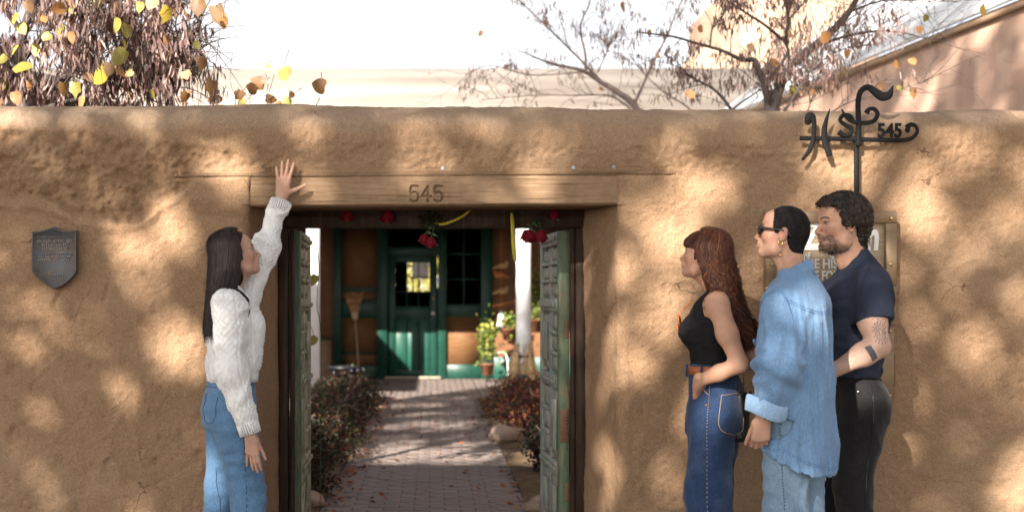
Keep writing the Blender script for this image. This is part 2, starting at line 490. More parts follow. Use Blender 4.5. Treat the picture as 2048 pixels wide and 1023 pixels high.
# straw stalks standing out of the mud plaster
mb_v, mb_t = [], []
nst = 0
for k in range(9000):
    X = RNG.uniform(-2.25, 3.0)
    Z = RNG.uniform(.35, 2.3)
    if RNG.random() > (1.0 if Z > 1.86 else .10): continue
    if XL - .02 < X < XR + .02 and Z < 1.985: continue
    if -1.2 < X < 1.1 and 1.82 < Z < 1.99: continue
    h = bvh_wall.ray_cast(Vector((X, -1, Z - (.15 if Z > 2.1 else 0))), Vector((0, 1, .18 if Z > 2.1 else 0)))
    if h[0] is None: continue
    p, n = np.array(h[0]), np.array(h[1])
    t = RNG.normal(size=3); t -= n * (t @ n); t /= np.linalg.norm(t)
    t = t + n * RNG.uniform(-.05, .25)
    ln, w = RNG.uniform(.004, .014), RNG.uniform(.0004, .0008)
    s_ = np.cross(n, t) * w
    p = p + n * .0012
    mb_v += [p - t * ln / 2 - s_, p - t * ln / 2 + s_, p + t * ln / 2 + s_, p + t * ln / 2 - s_]
    mb_t.append((nst, nst + 1, nst + 2, nst + 3)); nst += 4
M_STRAW = M('straw', (.42, .31, .19), .8, .3, 30, 0)
o = mk('straw', mb_v, np.array(mb_t), M_STRAW, wall, False); tag(o, kind='stuff')

# ================================================================== lintel beam with carved number
BX0, BX1, BZ0, BZ1, BY0, BY1 = -.912, .918, ZL - .002, 1.972, -.002, .36
RX0, RX1 = -1.245, 1.165
xb = np.unique(np.concatenate([np.arange(BX0, BX1, .02), np.arange(-.13, .08, .0018), [BX1]]))
zb = np.linspace(BZ0, BZ1, 74)
def strokes_545(h):
    five = [(.52, 1), (.1, 1), (.06, .56), (.3, .64), (.52, .5), (.56, .28), (.42, .06), (.2, .02), (.02, .12)]
    four = [(.4, 0), (.4, 1), (0, .34), (.58, .34)]
    return [[(x + o_, z) for x, z in g] for g, o_ in ((five, 0), (four, .78), (five, 1.58))]
Xg, Zg = np.meshgrid(xb, zb, indexing='ij')
dd = np.full(Xg.shape, 9.0)
hN = .073
for st in strokes_545(hN):
    st = curve_pts([(x, z, 0) for x, z in st], 40)[:, :2] if len(st) > 4 else np.array(st)
    pts = st * hN + np.array([-.108, 1.846])
    for a, b in zip(pts[:-1], pts[1:]):
        ab = b - a
        t = np.clip(((Xg - a[0]) * ab[0] + (Zg - a[1]) * ab[1]) / (ab @ ab + 1e-9), 0, 1)
        dd = np.minimum(dd, np.hypot(Xg - a[0] - t * ab[0], Zg - a[1] - t * ab[1]))
groove = 1 - sstep(.003, .0075, dd)
pg = np.stack([Xg * 1.2, Zg * 9, 0 * Xg], -1)
Yg = BY0 - .004 * fbm(pg, 1.5, 3, 80) - .0015 * fbm(pg, 9, 2, 84) + .010 * groove
edge = np.minimum(Zg - BZ0, BZ1 - Zg)
Yg = Yg + .008 * (1 - sstep(0, .010, Zg - BZ0)) ** 2 + .006 * (1 - sstep(0, .03, np.minimum(Xg - BX0, BX1 - Xg)))
sag = .006 * np.sin((Xg - BX0) * 1.3) * 0 + (Xg / 1.2) * .006
fv = np.stack([Xg, Yg, Zg + sag], -1)
nx, nz = Xg.shape
g = np.arange(nx * nz).reshape(nx, nz)
q = [np.stack([g[:-1, :-1], g[1:, :-1], g[1:, 1:], g[:-1, 1:]], -1).reshape(-1, 4)]
bk = fv.copy()[:, [0, -1]]; bk[..., 1] = BY1
bi = nx * nz + np.arange(nx * 2).reshape(nx, 2)
q.append(np.stack([g[:-1, 0], bi[:-1, 0], bi[1:, 0], g[1:, 0]], -1))
q.append(np.stack([g[:-1, -1], g[1:, -1], bi[1:, 1], bi[:-1, 1]], -1))
q.append(np.stack([bi[:-1, 0], bi[:-1, 1], bi[1:, 1], bi[1:, 0]], -1))
for e_ in (0, -1):
    q.append(np.array([[g[e_, k], g[e_, k + 1], bi[e_, 1], bi[e_, 0]] for k in (0,)]))
m, nt, bs, _ = new_mat('weathered_beam')
co = coords(nt, (1.2, 8, 22))
f = tex(nt, co, 3.0, 6, .6)
c = ramp(nt, f, [(.25, (.21, .125, .068)), (.45, (.28, .175, .10)), (.62, (.31, .20, .118)), (.8, (.36, .245, .155))])
c = mixc(nt, .55, c, ramp(nt, tex(nt, coords(nt), 16, 6, .7), [(.3, (.16, .098, .056)), (.7, (.30, .205, .13))]))
c = mixc(nt, mth(nt, 'MULTIPLY', attr(nt, 'groove').outputs['Fac'], .55), c, (.09, .05, .025))
nt.links.new(c, bs.inputs['Base Color'])
bs.inputs['Roughness'].default_value = .85; bs.inputs['Specular IOR Level'].default_value = .2
chk = ramp(nt, tex(nt, coords(nt, (1.6, 10, 60)), 1.6, 3, .5), [(.60, (0, 0, 0)), (.635, (1, 1, 1))])
nt.links.new(mixc(nt, mth(nt, 'MULTIPLY', chk, .55), c, (.07, .04, .02)), bs.inputs['Base Color'])
b1 = bump(nt, bs, f, .6, .006)
bump(nt, bs, chk, -.6, .006, b1)
M_BEAM = m
lintel = thing('lintel_beam', 'weathered wooden lintel beam carved 545 with rope edge over the gate', 'lintel', (0, 0, 0))
mk('beam', np.concatenate([fv.reshape(-1, 3), bk.reshape(-1, 3)]), np.concatenate(q), M_BEAM, lintel, True,
   {'groove': np.concatenate([groove.ravel(), np.zeros(nx * 2)])})
rope = MB()
x = RX0; k = 0
while x < RX1:                              # twisted rope carving along the top edge
    z = BZ1 + .006 + x / 1.2 * .006 + .002 * math.sin(x * 3)
    h_ = bvh_wall.ray_cast(Vector((x, -1, z)), Vector((0, 1, 0))); yr = h_[0].y - .001
    r = .0062 * RNG.uniform(.85, 1.1)
    rope.tube([(x - .0075, yr + .002, z - .009), (x, yr - .005, z), (x + .0075, yr + .002, z + .009)], [r * .5, r, r * .5], 6)
    x += .0118
rope.build('rope_moulding', M_BEAM, lintel, True)
band = MB(); x = -.84                               # woven lath showing through the thin plaster above the rope
while x < 1.13:
    for r_ in range(2):
        z = 1.996 + r_ * .017 + x / 1.2 * .006; s_ = 1 if r_ else -1
        h_ = bvh_wall.ray_cast(Vector((x, -1, z)), Vector((0, 1, 0)))
        if RNG.random() < .92: band.tube([(x - .005, h_[0].y - .0004, z - s_ * .007), (x + .005, h_[0].y - .0004, z + s_ * .007)], .0024, 5)
    x += .0125
tag(band.build('woven_band', M_ADOBE, lintel, True), kind='stuff')
for px_, py_ in ((1148, 335), (1228, 334), (886, 336)):
    p = P(px_, py_, -.02); h = bvh_wall.ray_cast(Vector((p[0], -1, p[2])), Vector((0, 1, 0)))
    MB().sphere((p[0], h[0].y - .002, p[2]), (.011, .006, .011), 10).build('nail_head', M('nail_metal', (.35, .33, .31), .5, .2), lintel, True)

# ================================================================== gate frame and the two open leaves
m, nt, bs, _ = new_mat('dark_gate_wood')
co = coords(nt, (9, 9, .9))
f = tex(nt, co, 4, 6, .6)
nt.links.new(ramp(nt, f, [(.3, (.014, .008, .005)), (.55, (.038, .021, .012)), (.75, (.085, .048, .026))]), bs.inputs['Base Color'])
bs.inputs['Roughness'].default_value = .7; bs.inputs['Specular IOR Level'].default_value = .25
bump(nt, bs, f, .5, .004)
M_DARKWOOD = m
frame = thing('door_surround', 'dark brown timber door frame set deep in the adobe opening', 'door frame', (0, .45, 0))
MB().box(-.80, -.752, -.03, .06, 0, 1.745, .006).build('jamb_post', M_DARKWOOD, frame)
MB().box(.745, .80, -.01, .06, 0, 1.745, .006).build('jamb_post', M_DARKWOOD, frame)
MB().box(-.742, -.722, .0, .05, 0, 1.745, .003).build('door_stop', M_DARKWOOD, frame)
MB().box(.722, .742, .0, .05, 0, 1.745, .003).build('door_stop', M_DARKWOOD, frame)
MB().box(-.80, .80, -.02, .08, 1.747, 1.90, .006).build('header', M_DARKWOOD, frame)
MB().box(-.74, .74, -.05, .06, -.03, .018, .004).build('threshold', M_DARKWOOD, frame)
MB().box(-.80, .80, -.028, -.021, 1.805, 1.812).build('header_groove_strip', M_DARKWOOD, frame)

def paint_wood(name, paint, bare, cover):
    m, nt, bs, _ = new_mat(name)
    co = coords(nt, (6, 6, 1.0))
    g_ = tex(nt, co, 7, 6, .65)
    worn = tex(nt, coords(nt, (3, 3, 1.2)), 3.4, 6, .7)
    b_ = np.array(bare); p_ = np.array(paint)
    cb = ramp(nt, g_, [(.28, b_ * .35), (.5, b_), (.72, np.minimum(b_ * 1.5, 1))])
    cp = ramp(nt, g_, [(.28, p_ * .55), (.5, p_), (.75, p_ * 1.3)])
    nt.links.new(mixc(nt, ramp(nt, worn, [(cover - .08, (1, 1, 1)), (cover + .08, (0, 0, 0))]), cb, cp), bs.inputs['Base Color'])
    bs.inputs['Roughness'].default_value = .75; bs.inputs['Specular IOR Level'].default_value = .25
    bump(nt, bs, g_, .6, .004)
    return m
M_LEAF_L = paint_wood('worn_olive_wood', (.19, .205, .15), (.55, .47, .35), .58)
M_LEAF_R = paint_wood('worn_blue_green_wood', (.22, .28, .26), (.32, .30, .25), .50)
M_LEAF_E = paint_wood('green_stile_paint', (.085, .115, .085), (.19, .14, .08), .55)
M_LEAF_E2 = paint_wood('green_stile_paint_light', (.12, .165, .105), (.24, .16, .09), .58)
M_BRASS = M('brass', (.55, .36, .16), .35, .25, 20, .1, metal=1.0)
M_OLDBRASS = M('old_brass', (.20, .13, .06), .5, .3, 20, .1, metal=.8)
M_RUST = M('rusty_plate', (.17, .09, .05), .7, .4, 14, .3)

def gate_leaf(name, label, hinge, ang, s, mface, medge):
    """leaf from the hinge at the origin along +y, face towards s*x; z 0.02..1.742"""
    t = thing(name, label, 'gate', hinge, ang)
    T, W, H0, H1 = .054, .715, .02, 1.738
    SX = lambda a, b: (min(s * a, s * b), max(s * a, s * b))
    def piece(nm, y0, y1, z0, z1, x0, x1, mat, b=.004):
        a, b_ = SX(x0, x1)
        MB().box(a, b_, y0, y1, z0, z1, b).build(nm, mat, t)
    piece('back_board', .05, W - .02, H0 + .02, H1 - .02, 0.004, .02, mface)
    piece('hinge_stile', 0, .075, H0, H1, 0, T, medge)
    piece('meeting_stile', W - .075, W, H0, H1, 0, T, mface)
    mid = W / 2
    piece('centre_stile', mid - .03, mid + .03, H0 + .09, H1 - .075, 0.002, T - .006, mface)
    rails = [(H0, .17), (.43, .50), (.90, .97), (1.32, 1.375), (H1 - .07, H1)]
    zr = [H0 + .08, .47, .935, 1.345, H1 - .035]
    for z in zr:
        piece('rail', .075, W - .075, z - .035, z + .035, 0.003, T + .004, mface)
        piece('rail_moulding', .078, W - .078, z - .012, z + .012, T + .0045, T + .018, mface)
    for c_, (y0, y1) in enumerate(((.078, mid - .032), (mid + .032, W - .078))):
        for r in range(4):
            z0, z1 = zr[r] + .037, zr[r + 1] - .037
            stack = (c_ + r) % 2 == 0 and r > 0 or (r == 3 and c_ == 0)
            if stack:
                n = 3
                hh = (z1 - z0) / n
                for k in range(n):
                    piece('small_panel', y0 + .012, y1 - .012, z0 + k * hh + .012, z0 + (k + 1) * hh - .012, .0205, T - .008, mface, .012)
                    if k: piece('small_rail', y0, y1, z0 + k * hh - .0105, z0 + k * hh + .0105, .0205, T + .006, mface, .005)
            else:
                piece('tall_panel', y0 + .016, y1 - .016, z0 + .014, z1 - .014, .0205, T - .010, mface, .014)
                piece('raised_bead', y0 + .05, y1 - .05, z0 + .06, z1 - .06, T - .0095, T + .006, mface, .006)
    for z in (.36, 1.22):
        hb = MB()
        for k in range(3): hb.tube([(s * -.008, -.012, z - .05 + k * .036), (s * -.008, -.012, z - .018 + k * .036)], .009, 10)
        hb.build('hinge', M_OLDBRASS, t, True)
        piece('hinge_plate', -.004, -.001, z - .05, z + .05, .002, .024, M_RUST, .001)
    return t
lf = gate_leaf('gate_leaf', 'olive brown panelled gate leaf swung open beside the woman in white', (-.752, .525, 0), R(1.2), 1, M_LEAF_L, M_LEAF_E)
rt = gate_leaf('gate_leaf', 'blue-green weathered panelled gate leaf swung open opposite the olive one', (.722, .525, 0), R(3.0), -1, M_LEAF_R, M_LEAF_E2)
lk = MB().box(-.05, -.004, -.0035, -.001, .62, .80, .001)
lk.build('lock_plate', M_RUST, rt)
for k in range(4): MB().sphere((-.02, -.004, .71 + k * .018), .0032, 8).build('plate_nail', M_BRASS, rt, True)

# ================================================================== ground
def sheet(name, x0, x1, y0, y1, z, mat, nx=2, ny=2, disp=None):
    X, Y = np.meshgrid(np.linspace(x0, x1, nx), np.linspace(y0, y1, ny), indexing='ij')
    Zz = np.full(X.shape, z) + (disp(X, Y) if disp else 0)
    g = np.arange(nx * ny).reshape(nx, ny)
    q = np.stack([g[:-1, :-1], g[1:, :-1], g[1:, 1:], g[:-1, 1:]], -1).reshape(-1, 4)
    return mk(name, np.stack([X, Y, Zz], -1).reshape(-1, 3), q, mat)
M_DIRT = simple('packed_dirt', (.30, .23, .16), .95, .3, 3, .5, 40, .1)
tag(sheet('ground', -220, 220, -220, 260, -.02, M_DIRT), kind='structure')
M_PAVE = simple('street_paving', (.22, .18, .14), .9, .2, 2.5, .3, 60, .15)
tag(sheet('street', -30, 30, -14, -.06, -.004, M_PAVE), kind='structure')
M_SOIL = simple('garden_soil', (.12, .08, .05), .95, .4, 8, .8, 40, .1, dist=.02)
# ================================================================== courtyard: brick path, beds, patio
PX0, PX1 = -.73, .63
M_MORTAR = simple('mortar', (.135, .108, .10), .95, .3, 20, .3)
m, nt, bs, _ = new_mat('path_brick')
oi = nt.nodes.new('ShaderNodeObjectInfo')
f = tex(nt, coords(nt), 14, 5)
c = ramp(nt, f, [(.3, (.145, .108, .092)), (.5, (.175, .135, .117)), (.72, (.21, .168, .147))])
geo = N(nt, 'ShaderNodeNewGeometry')
rnd = mth(nt, 'ADD', geo.outputs['Random Per Island'], oi.outputs['Random'])
rnd = mth(nt, 'FRACT', rnd)
c = mixc(nt, .45, c, ramp(nt, rnd, [(0, (.15, .11, .094)), (.5, (.178, .137, .119)), (1, (.205, .165, .145))]))
nt.links.new(c, bs.inputs['Base Color'])
bs.inputs['Roughness'].default_value = .85
bump(nt, bs, tex(nt, coords(nt), 60, 4), .4, .004)
M_BRICK = m
path = tag(sheet('brick_path', PX0, PX1, .56, 11.0, -.012, M_MORTAR), kind='structure')
patio = tag(sheet('patio', -7, 4.3, 11.0, 15.25, -.012, M_MORTAR), kind='structure')
BL, BW, BH = .1975, .0985, .05
bme = MB().box(-BL / 2, BL / 2, -BW / 2, BW / 2, -BH, 0, .004).data('brick', M_BRICK)
slots = []
for r in range(int((11.0 - .58) / .104)):
    y = .63 + r * .104
    off = .1 * (r % 2)
    x = PX0 - off + .1
    while x < PX1 + .03:
        xa = min(max(x, PX0 + BL / 2), PX1 - BL / 2)
        slots.append((xa, y)); x += .203
near = [s for s in slots if s[1] > 1.9][:300]
nset = set(near)
rest = [s for s in slots if s not in nset]
for x, y in near:
    o = link('brick', bme, None, path)
    o.location = (x, y, RNG.uniform(-.003, .002)); o.rotation_euler = (RNG.normal() * .006, RNG.normal() * .006, RNG.normal() * .012)
def joined_bricks(name, lst, parent):
    v0 = np.array([(sx * BL / 2, sy * BW / 2, z) for z in (-BH, 0) for sy in (-1, 1) for sx in (-1, 1)])
    q0 = np.array([(4, 5, 7, 6), (0, 1, 5, 4), (2, 6, 7, 3), (0, 4, 6, 2), (1, 3, 7, 5)])
    c_ = np.array([(x, y, RNG.uniform(-.003, .002)) for x, y in lst])
    v = (v0[None] + c_[:, None]).reshape(-1, 3)
    q = (q0[None] + (np.arange(len(lst)) * 8)[:, None, None]).reshape(-1, 4)
    return tag(mk(name, v, q, M_BRICK, parent, False), kind='stuff')
joined_bricks('brick_field', rest, path)
joined_bricks('brick_field', [(-6.9 + .203 * k + .1 * (r % 2), 11.06 + r * .104) for r in range(40) for k in range(55)], patio)
tag(sheet('garden_bed', -7, PX0 - .004, .56, 11.0, .004, M_SOIL, 60, 60, lambda X, Y: .03 * fbm(np.stack([X, Y, 0 * X], -1), 3, 2, 90)), kind='structure')
tag(sheet('garden_bed', PX1 + .004, 5.2, .56, 11.0, .004, M_SOIL, 60, 60, lambda X, Y: .03 * fbm(np.stack([X, Y, 0 * X], -1), 3, 2, 91)), kind='structure')

# ------------------------------------------------------------------ leaves
def leaf_mat(name, trans=.35, rough=.6):
    m, nt, bs, out = new_mat(name)
    a = attr(nt, 'Col')
    nt.links.new(a.outputs['Color'], bs.inputs['Base Color'])
    bs.inputs['Roughness'].default_value = rough; bs.inputs['Specular IOR Level'].default_value = .25
    tr = N(nt, 'ShaderNodeBsdfTranslucent'); nt.links.new(a.outputs['Color'], tr.inputs[0])
    mx = N(nt, 'ShaderNodeMixShader', inp={0: trans})
    nt.links.new(bs.outputs[0], mx.inputs[1]); nt.links.new(tr.outputs[0], mx.inputs[2]); nt.links.new(mx.outputs[0], out.inputs[0])
    return m
M_FOL = leaf_mat('foliage')
def leaf_cloud(pos, size, cols, flat=.5, aspect=.55):
    """one folded diamond leaf (2 triangles pairs) per position"""
    n = len(pos)
    a = RNG.normal(size=(n, 3)); a[:, 2] *= flat; a /= np.linalg.norm(a, axis=1)[:, None]
    b = RNG.normal(size=(n, 3)); b -= a * (a * b).sum(1)[:, None]; b /= np.linalg.norm(b, axis=1)[:, None]
    c = np.cross(a, b)
    s = np.broadcast_to(size, (n,))[:, None]
    v = np.stack([pos - a * s * .5, pos + b * s * aspect * .5 + c * s * .1, pos + a * s * .5, pos - b * s * aspect * .5 + c * s * .1], 1)
    t = np.array([(0, 1, 2), (0, 2, 3)])[None] + (np.arange(n) * 4)[:, None, None]
    return v.reshape(-1, 3), t.reshape(-1, 3), np.repeat(cols, 4, 0)
def pick(pal, n, jit=.18):
    pal = np.array(pal); w = pal[:, 3] / pal[:, 3].sum()
    c = pal[RNG.choice(len(pal), n, p=w)][:, :3]
    return np.clip(c * (1 + RNG.normal(size=(n, 1)) * jit), .005, .95)
M_TWIG = M('twig_bark', (.10, .075, .06), .85, .3, 30, .3)
def shrub(name, label, x, y, rx, ry, h, n, pal, size=.035, group=None):
    t = thing(name, label, 'shrub', (x, y, 0), 0, group)
    d = RNG.normal(size=(n, 3)); d /= np.linalg.norm(d, axis=1)[:, None]
    r = RNG.uniform(.35, 1, n) ** .5
    lump = 1 + .28 * fbm(d * 1.0 + np.array([x, y, 0]), 2.2, 2, 95)
    p = d * (r * lump)[:, None] * np.array([rx, ry, h * .55]); p[:, 2] = np.abs(p[:, 2] + h * .42)
    v, f_, c_ = leaf_cloud(p, size * RNG.uniform(.6, 1.3, n), pick(pal, n), .7)
    tag(mk('foliage', v, f_, M_FOL, t, False, {'Col': c_}), kind='stuff')
    st = MB()
    for k in range(9):
        a = RNG.uniform(0, 6.28); e = np.array([math.cos(a) * rx * .7, math.sin(a) * ry * .7, h * RNG.uniform(.6, .95)])
        st.tube(curve_pts([(0, 0, 0), e * .4 + [0, 0, .05], e], 6), np.linspace(.008, .003, 6), 5)
    st.build('stem', M_TWIG, t, True)
    return t
DARK = [(.02, .025, .011, 4), (.028, .019, .013, 3), (.075, .024, .014, 2), (.034, .038, .014, 2), (.11, .04, .018, 1), (.10, .10, .11, .3), (.012, .011, .008, 3)]
RED = [(.13, .034, .02, 3), (.19, .07, .028, 2), (.04, .037, .015, 3), (.075, .022, .022, 2), (.24, .12, .04, 1), (.10, .022, .035, 1.5), (.018, .016, .01, 2)]
yy = 2.35
k = 0
LBL = ['dark green clump nearest the gate in the left garden bed', 'dark bushy clump behind the first beside the left path edge']
ORD = ['first', 'second', 'third', 'fourth', 'fifth', 'sixth', 'seventh', 'last']
lpos = [(-1.08, 2.5, .36, .40, .36), (-1.12, 3.25, .42, .45, .42), (-1.06, 4.1, .38, .5, .44), (-1.12, 5.1, .46, .5, .42), (-1.06, 6.2, .44, .6, .44), (-1.04, 7.4, .44, .6, .46), (-1.05, 8.7, .46, .7, .48), (-1.15, 10.0, .5, .6, .44)]
for k, (x, y, rx, ry, h) in enumerate(lpos):
    shrub('border_shrub', ORD[k] + ' dark rust-tinted shrub from the gate along the olive leaf side of the path', x, y, rx, ry, h, 2300, DARK, .04, 'dark border shrubs left of the brick path')
rpos = [(1.05, 3.9, .34, .5, .44), (1.12, 5.2, .3, .4, .34), (1.10, 7.0, .42, .5, .50), (1.02, 8.1, .46, .55, .50), (1.45, 8.9, .6, .55, .50)]
for k, (x, y, rx, ry, h) in enumerate(rpos):
    shrub('border_shrub', ORD[k] + (' low dark shrub' if k < 2 else ' red-orange shrub') + ' from the gate on the blue-green leaf side', x, y, rx, ry, h, 2300, DARK if k < 2 else RED, .042, 'autumn border shrubs right of the brick path')
for k, (x, y, rx, ry, h) in enumerate([(-2.0, 3.0, .6, .7, .5), (-2.1, 5.0, .7, .8, .6), (-2.2, 7.4, .7, .9, .6), (2.1, 4.0, .7, .8, .6), (2.3, 6.5, .8, .8, .6)]):
    shrub('border_shrub', ORD[k if k < 3 else k - 3] + ' inner shrub from the gate wall in the bed behind the ' + ('olive' if k < 3 else 'blue-green') + ' gate leaf', x, y, rx, ry, h, 900, DARK, .045, 'shrubs deep in the garden beds')
M_ROCK = M('fieldstone', (.27, .20, .155), .9, .35, 6, .5, 30, .15, dist=.01)
for nm, x, y, s in [('pale rounded stone edging the bed under the red shrub', .70, 5.9, .15), ('small grey stone at the right bed edge by the gate', .72, 2.15, .08),
                    ('flat tan stone at the left bed edge by the gate', -.82, 2.2, .10), ('dark stone low beside the right gate leaf', .66, 1.95, .08)]:
    b = bmesh.new(); bmesh.ops.create_icosphere(b, subdivisions=3, radius=1)
    for w in b.verts:
        w.co *= 1 + .22 * mnoise.noise(w.co * 1.4 + Vector((x * 9, y, 0)))
        w.co = Vector((w.co.x * s, w.co.y * s * .8, w.co.z * s * .62))
    o = MB().bm(b).build('stone', M_ROCK, None, True); o.location = (x, y, s * .4); tag(o, nm, 'stone')
n = 620
fx = np.where(RNG.random(n) < .75, PX0 + np.abs(RNG.normal(0, .11, n)), RNG.uniform(PX0, PX1, n)); fx = np.where(RNG.random(n) < .12, PX1 - np.abs(RNG.normal(0, .08, n)), fx)
p = np.stack([fx, RNG.uniform(1.7, 11, n), RNG.uniform(.006, .016, n)], 1)
v, f_, c_ = leaf_cloud(p, RNG.uniform(.03, .06, n), pick([(.30, .11, .045, 3), (.20, .07, .035, 2), (.35, .2, .08, 1), (.10, .05, .03, 2)], n), .12)
v[:, 2] = np.maximum(v[:, 2], .004)
tag(mk('fallen_leaves', v, f_, M_FOL, None, False, {'Col': c_}), 'dry red-brown leaves scattered along the edge of the brick path', 'leaves', kind='stuff')

# ================================================================== house with porch at the end of the path
HY = 15.2
def fx_(px): return (px - CX) / S(HY)
def fz_(py): return HCAM - (py - CY) / S(HY)
m, nt, bs, _ = new_mat('orange_stucco')
f = tex(nt, coords(nt), 2.2, 5)
nt.links.new(ramp(nt, f, [(.3, (.20, .088, .04)), (.55, (.24, .112, .052)), (.75, (.29, .145, .07))]), bs.inputs['Base Color'])
bs.inputs['Roughness'].default_value = .9
bump(nt, bs, tex(nt, coords(nt), 25, 5), .4, .01)
M_STUCCO = m
M_GREEN = simple('dark_green_paint', (.007, .046, .031), .45, .25, 8, .15, 30, .4)
M_GREEN2 = simple('mid_green_paint', (.011, .066, .044), .45, .2, 8, .15, 30, .4)
M_TANB = simple('tan_board', (.155, .074, .028), .7, .25, 5, .2, 30, .3, stretch=(1, 1, 5))
M_WHITE = simple('white_post_paint', (.78, .77, .75), .6, .10, 5, .2, 30)
M_BEAMP = simple('porch_beam', (.13, .09, .06), .8, .3, 5, .3)
M_GLASS, nt, bs, _ = new_mat('window_glass')
bs.inputs['Base Color'].default_value = (.9, .95, .93, 1); bs.inputs['Roughness'].default_value = .03
bs.inputs['Transmission Weight'].default_value = 1; bs.inputs['IOR'].default_value = 1.02
bs.inputs['Specular IOR Level'].default_value = .6
house = thing('adobe_house', 'orange stucco house with green doors and white porch posts behind the gate', 'house', (0, HY, 0))
def hb(name, x0, x1, y0, y1, z0, z1, mat, b=0.0, par=None):
    return MB().box(x0, x1, y0, y1, z0, z1, b).build(name, mat, par or house)
XS0, XS1 = fx_(668), fx_(985)
hb('wall', -8, XS0, 0, .4, 0, 2.9, M_STUCCO); hb('wall', XS1, 4.2, 0, .4, 0, 2.9, M_STUCCO)
hb('wall', XS0, XS1, 0, .4, 2.72, 2.9, M_STUCCO)
hb('dado', XS1 + .002, 4.2, -.02, -.001, 0, fz_(713), M_GREEN2, .004); hb('dado', -8, XS0 - .002, -.02, -.001, 0, .14, M_GREEN2, .004)
for a, b_ in ((668, 683), (755, 775), (876, 893), (962, 985)):
    hb('screen_post', fx_(a), fx_(b_), -.06, .08, 0, 2.72, M_GREEN, .006)
for z0, z1 in ((fz_(583), fz_(575)), (fz_(635), fz_(600)), (fz_(757), fz_(730)), (2.62, 2.72)):
    hb('left_bay_rail', fx_(683) + .001, fx_(755) - .001, -.03, .06, max(z0, .002), z1, M_GREEN, .004)
for z0, z1, mt in ((fz_(575), 2.62, M_TANB), (fz_(600), fz_(583), M_TANB), (fz_(705), fz_(635), M_TANB), (fz_(730), fz_(705), M_TANB)):
    hb('left_bay_panel', fx_(683) + .001, fx_(755) - .001, 0.0, .03, z0 + .001, z1 - .001, mt)
hb('left_bay_bead', fx_(683) + .001, fx_(755) - .001, -.012, -.001, fz_(708), fz_(703), M_GREEN)
for z0, z1 in ((fz_(632), fz_(608)), (fz_(757), fz_(728)), (2.62, 2.72)):
    hb('right_bay_rail', fx_(893) + .001, fx_(962) - .001, -.03, .06, max(z0, .002), z1, M_GREEN, .004)
hb('right_bay_panel', fx_(893) + .001, fx_(962) - .001, 0, .03, fz_(728) + .001, fz_(632) - .001, M_TANB)
win = hb('right_window', fx_(893) + .001, fx_(962) - .001, .012, .018, fz_(608) + .001, 2.619, M_GLASS)
hb('glazing_bar', fx_(926), fx_(929), -.01, .03, fz_(608) + .002, 2.619, M_GREEN, 0, win)
for py in (508, 558): hb('glazing_bar', fx_(893) + .002, fx_(962) - .002, -.008, .028, fz_(py + 1.5), fz_(py - 1.5), M_GREEN, 0, win)
# the door
door = thing('door', None, None); door.parent = house
dx0, dx1 = fx_(776), fx_(875)
for a, b_ in ((776, 791), (860, 875)): hb('door_stile', fx_(a) + .002, fx_(b_) - .002, .0, .05, .02, 2.15, M_GREEN, .004, door)
for z0, z1 in ((.02, fz_(738)), (fz_(640), fz_(612)), (2.03, 2.15)): hb('door_rail', fx_(791), fx_(860), .002, .048, z0, z1, M_GREEN, .004, door)
for k in range(3):
    w = (fx_(860) - fx_(791)) / 3
    hb('door_board', fx_(791) + k * w + .004, fx_(791) + (k + 1) * w - .004, .012, .034, fz_(738) + .001, fz_(640) - .001, M_GREEN2, .006, door)
pane_x = np.linspace(fx_(791), fx_(860), 4)
pane_z = np.linspace(fz_(612), 2.03, 4)
for i_ in range(3):
    for j_ in range(3):
        hb('glass_pane', pane_x[i_] + .009, pane_x[i_ + 1] - .009, .022, .026, pane_z[j_] + .009, pane_z[j_ + 1] - .009, M_GLASS, 0, door)
for i_ in (1, 2): hb('glazing_bar', pane_x[i_] - .0088, pane_x[i_] + .0088, .008, .042, pane_z[0], pane_z[-1], M_GREEN, 0, door)
for j_ in (1, 2): hb('glazing_bar', pane_x[0], pane_x[-1], .0095, .0405, pane_z[j_] - .0088, pane_z[j_] + .0088, M_GREEN, 0, door)
MB().sphere((fx_(866), -.045, fz_(626)), .032, 14).build('door_knob', M('pale_knob', (.7, .68, .62), .3, .1), door, True)
MB().sphere((fx_(867), -.012, fz_(596)), (.022, .012, .022), 12).build('deadbolt', M_BRASS, door, True)
hb('transom_rail', fx_(775) + .001, fx_(876) - .001, -.02, .06, 2.152, 2.30, M_GREEN, .004)
hb('transom_glass', fx_(775) + .001, fx_(876) - .001, .012, .018, 2.301, 2.619, M_GLASS)
hb('door_sill', fx_(770), fx_(882), -.16, -.062, .0, .05, M('worn_sill', (.30, .27, .20), .7, .3), .01)
# paper notice on the door glass
paper = hb('door_notice', fx_(826), fx_(857), .014, .019, fz_(556), fz_(511), M('paper', (.80, .80, .80), .8, .05, 5, 0))
me = text_mesh('HOURS', .055, .0004, .0006, 0, 'CENTER')
o = link('notice_lettering', me, M('print_grey', (.12, .12, .13), .8, .1, 5, 0), paper)
o.rotation_euler = (R(90), 0, 0); o.location = (fx_(841.5), .0125, fz_(521.5))
nl = MB()
for k in range(6): nl.box(fx_(830), fx_(830 + RNG.uniform(18, 24)), .0128, .0135, fz_(528 + k * 4.4), fz_(527 + k * 4.4))
nl.build('notice_lines', M('print_light', (.42, .42, .44), .8, .1, 5, 0), paper)
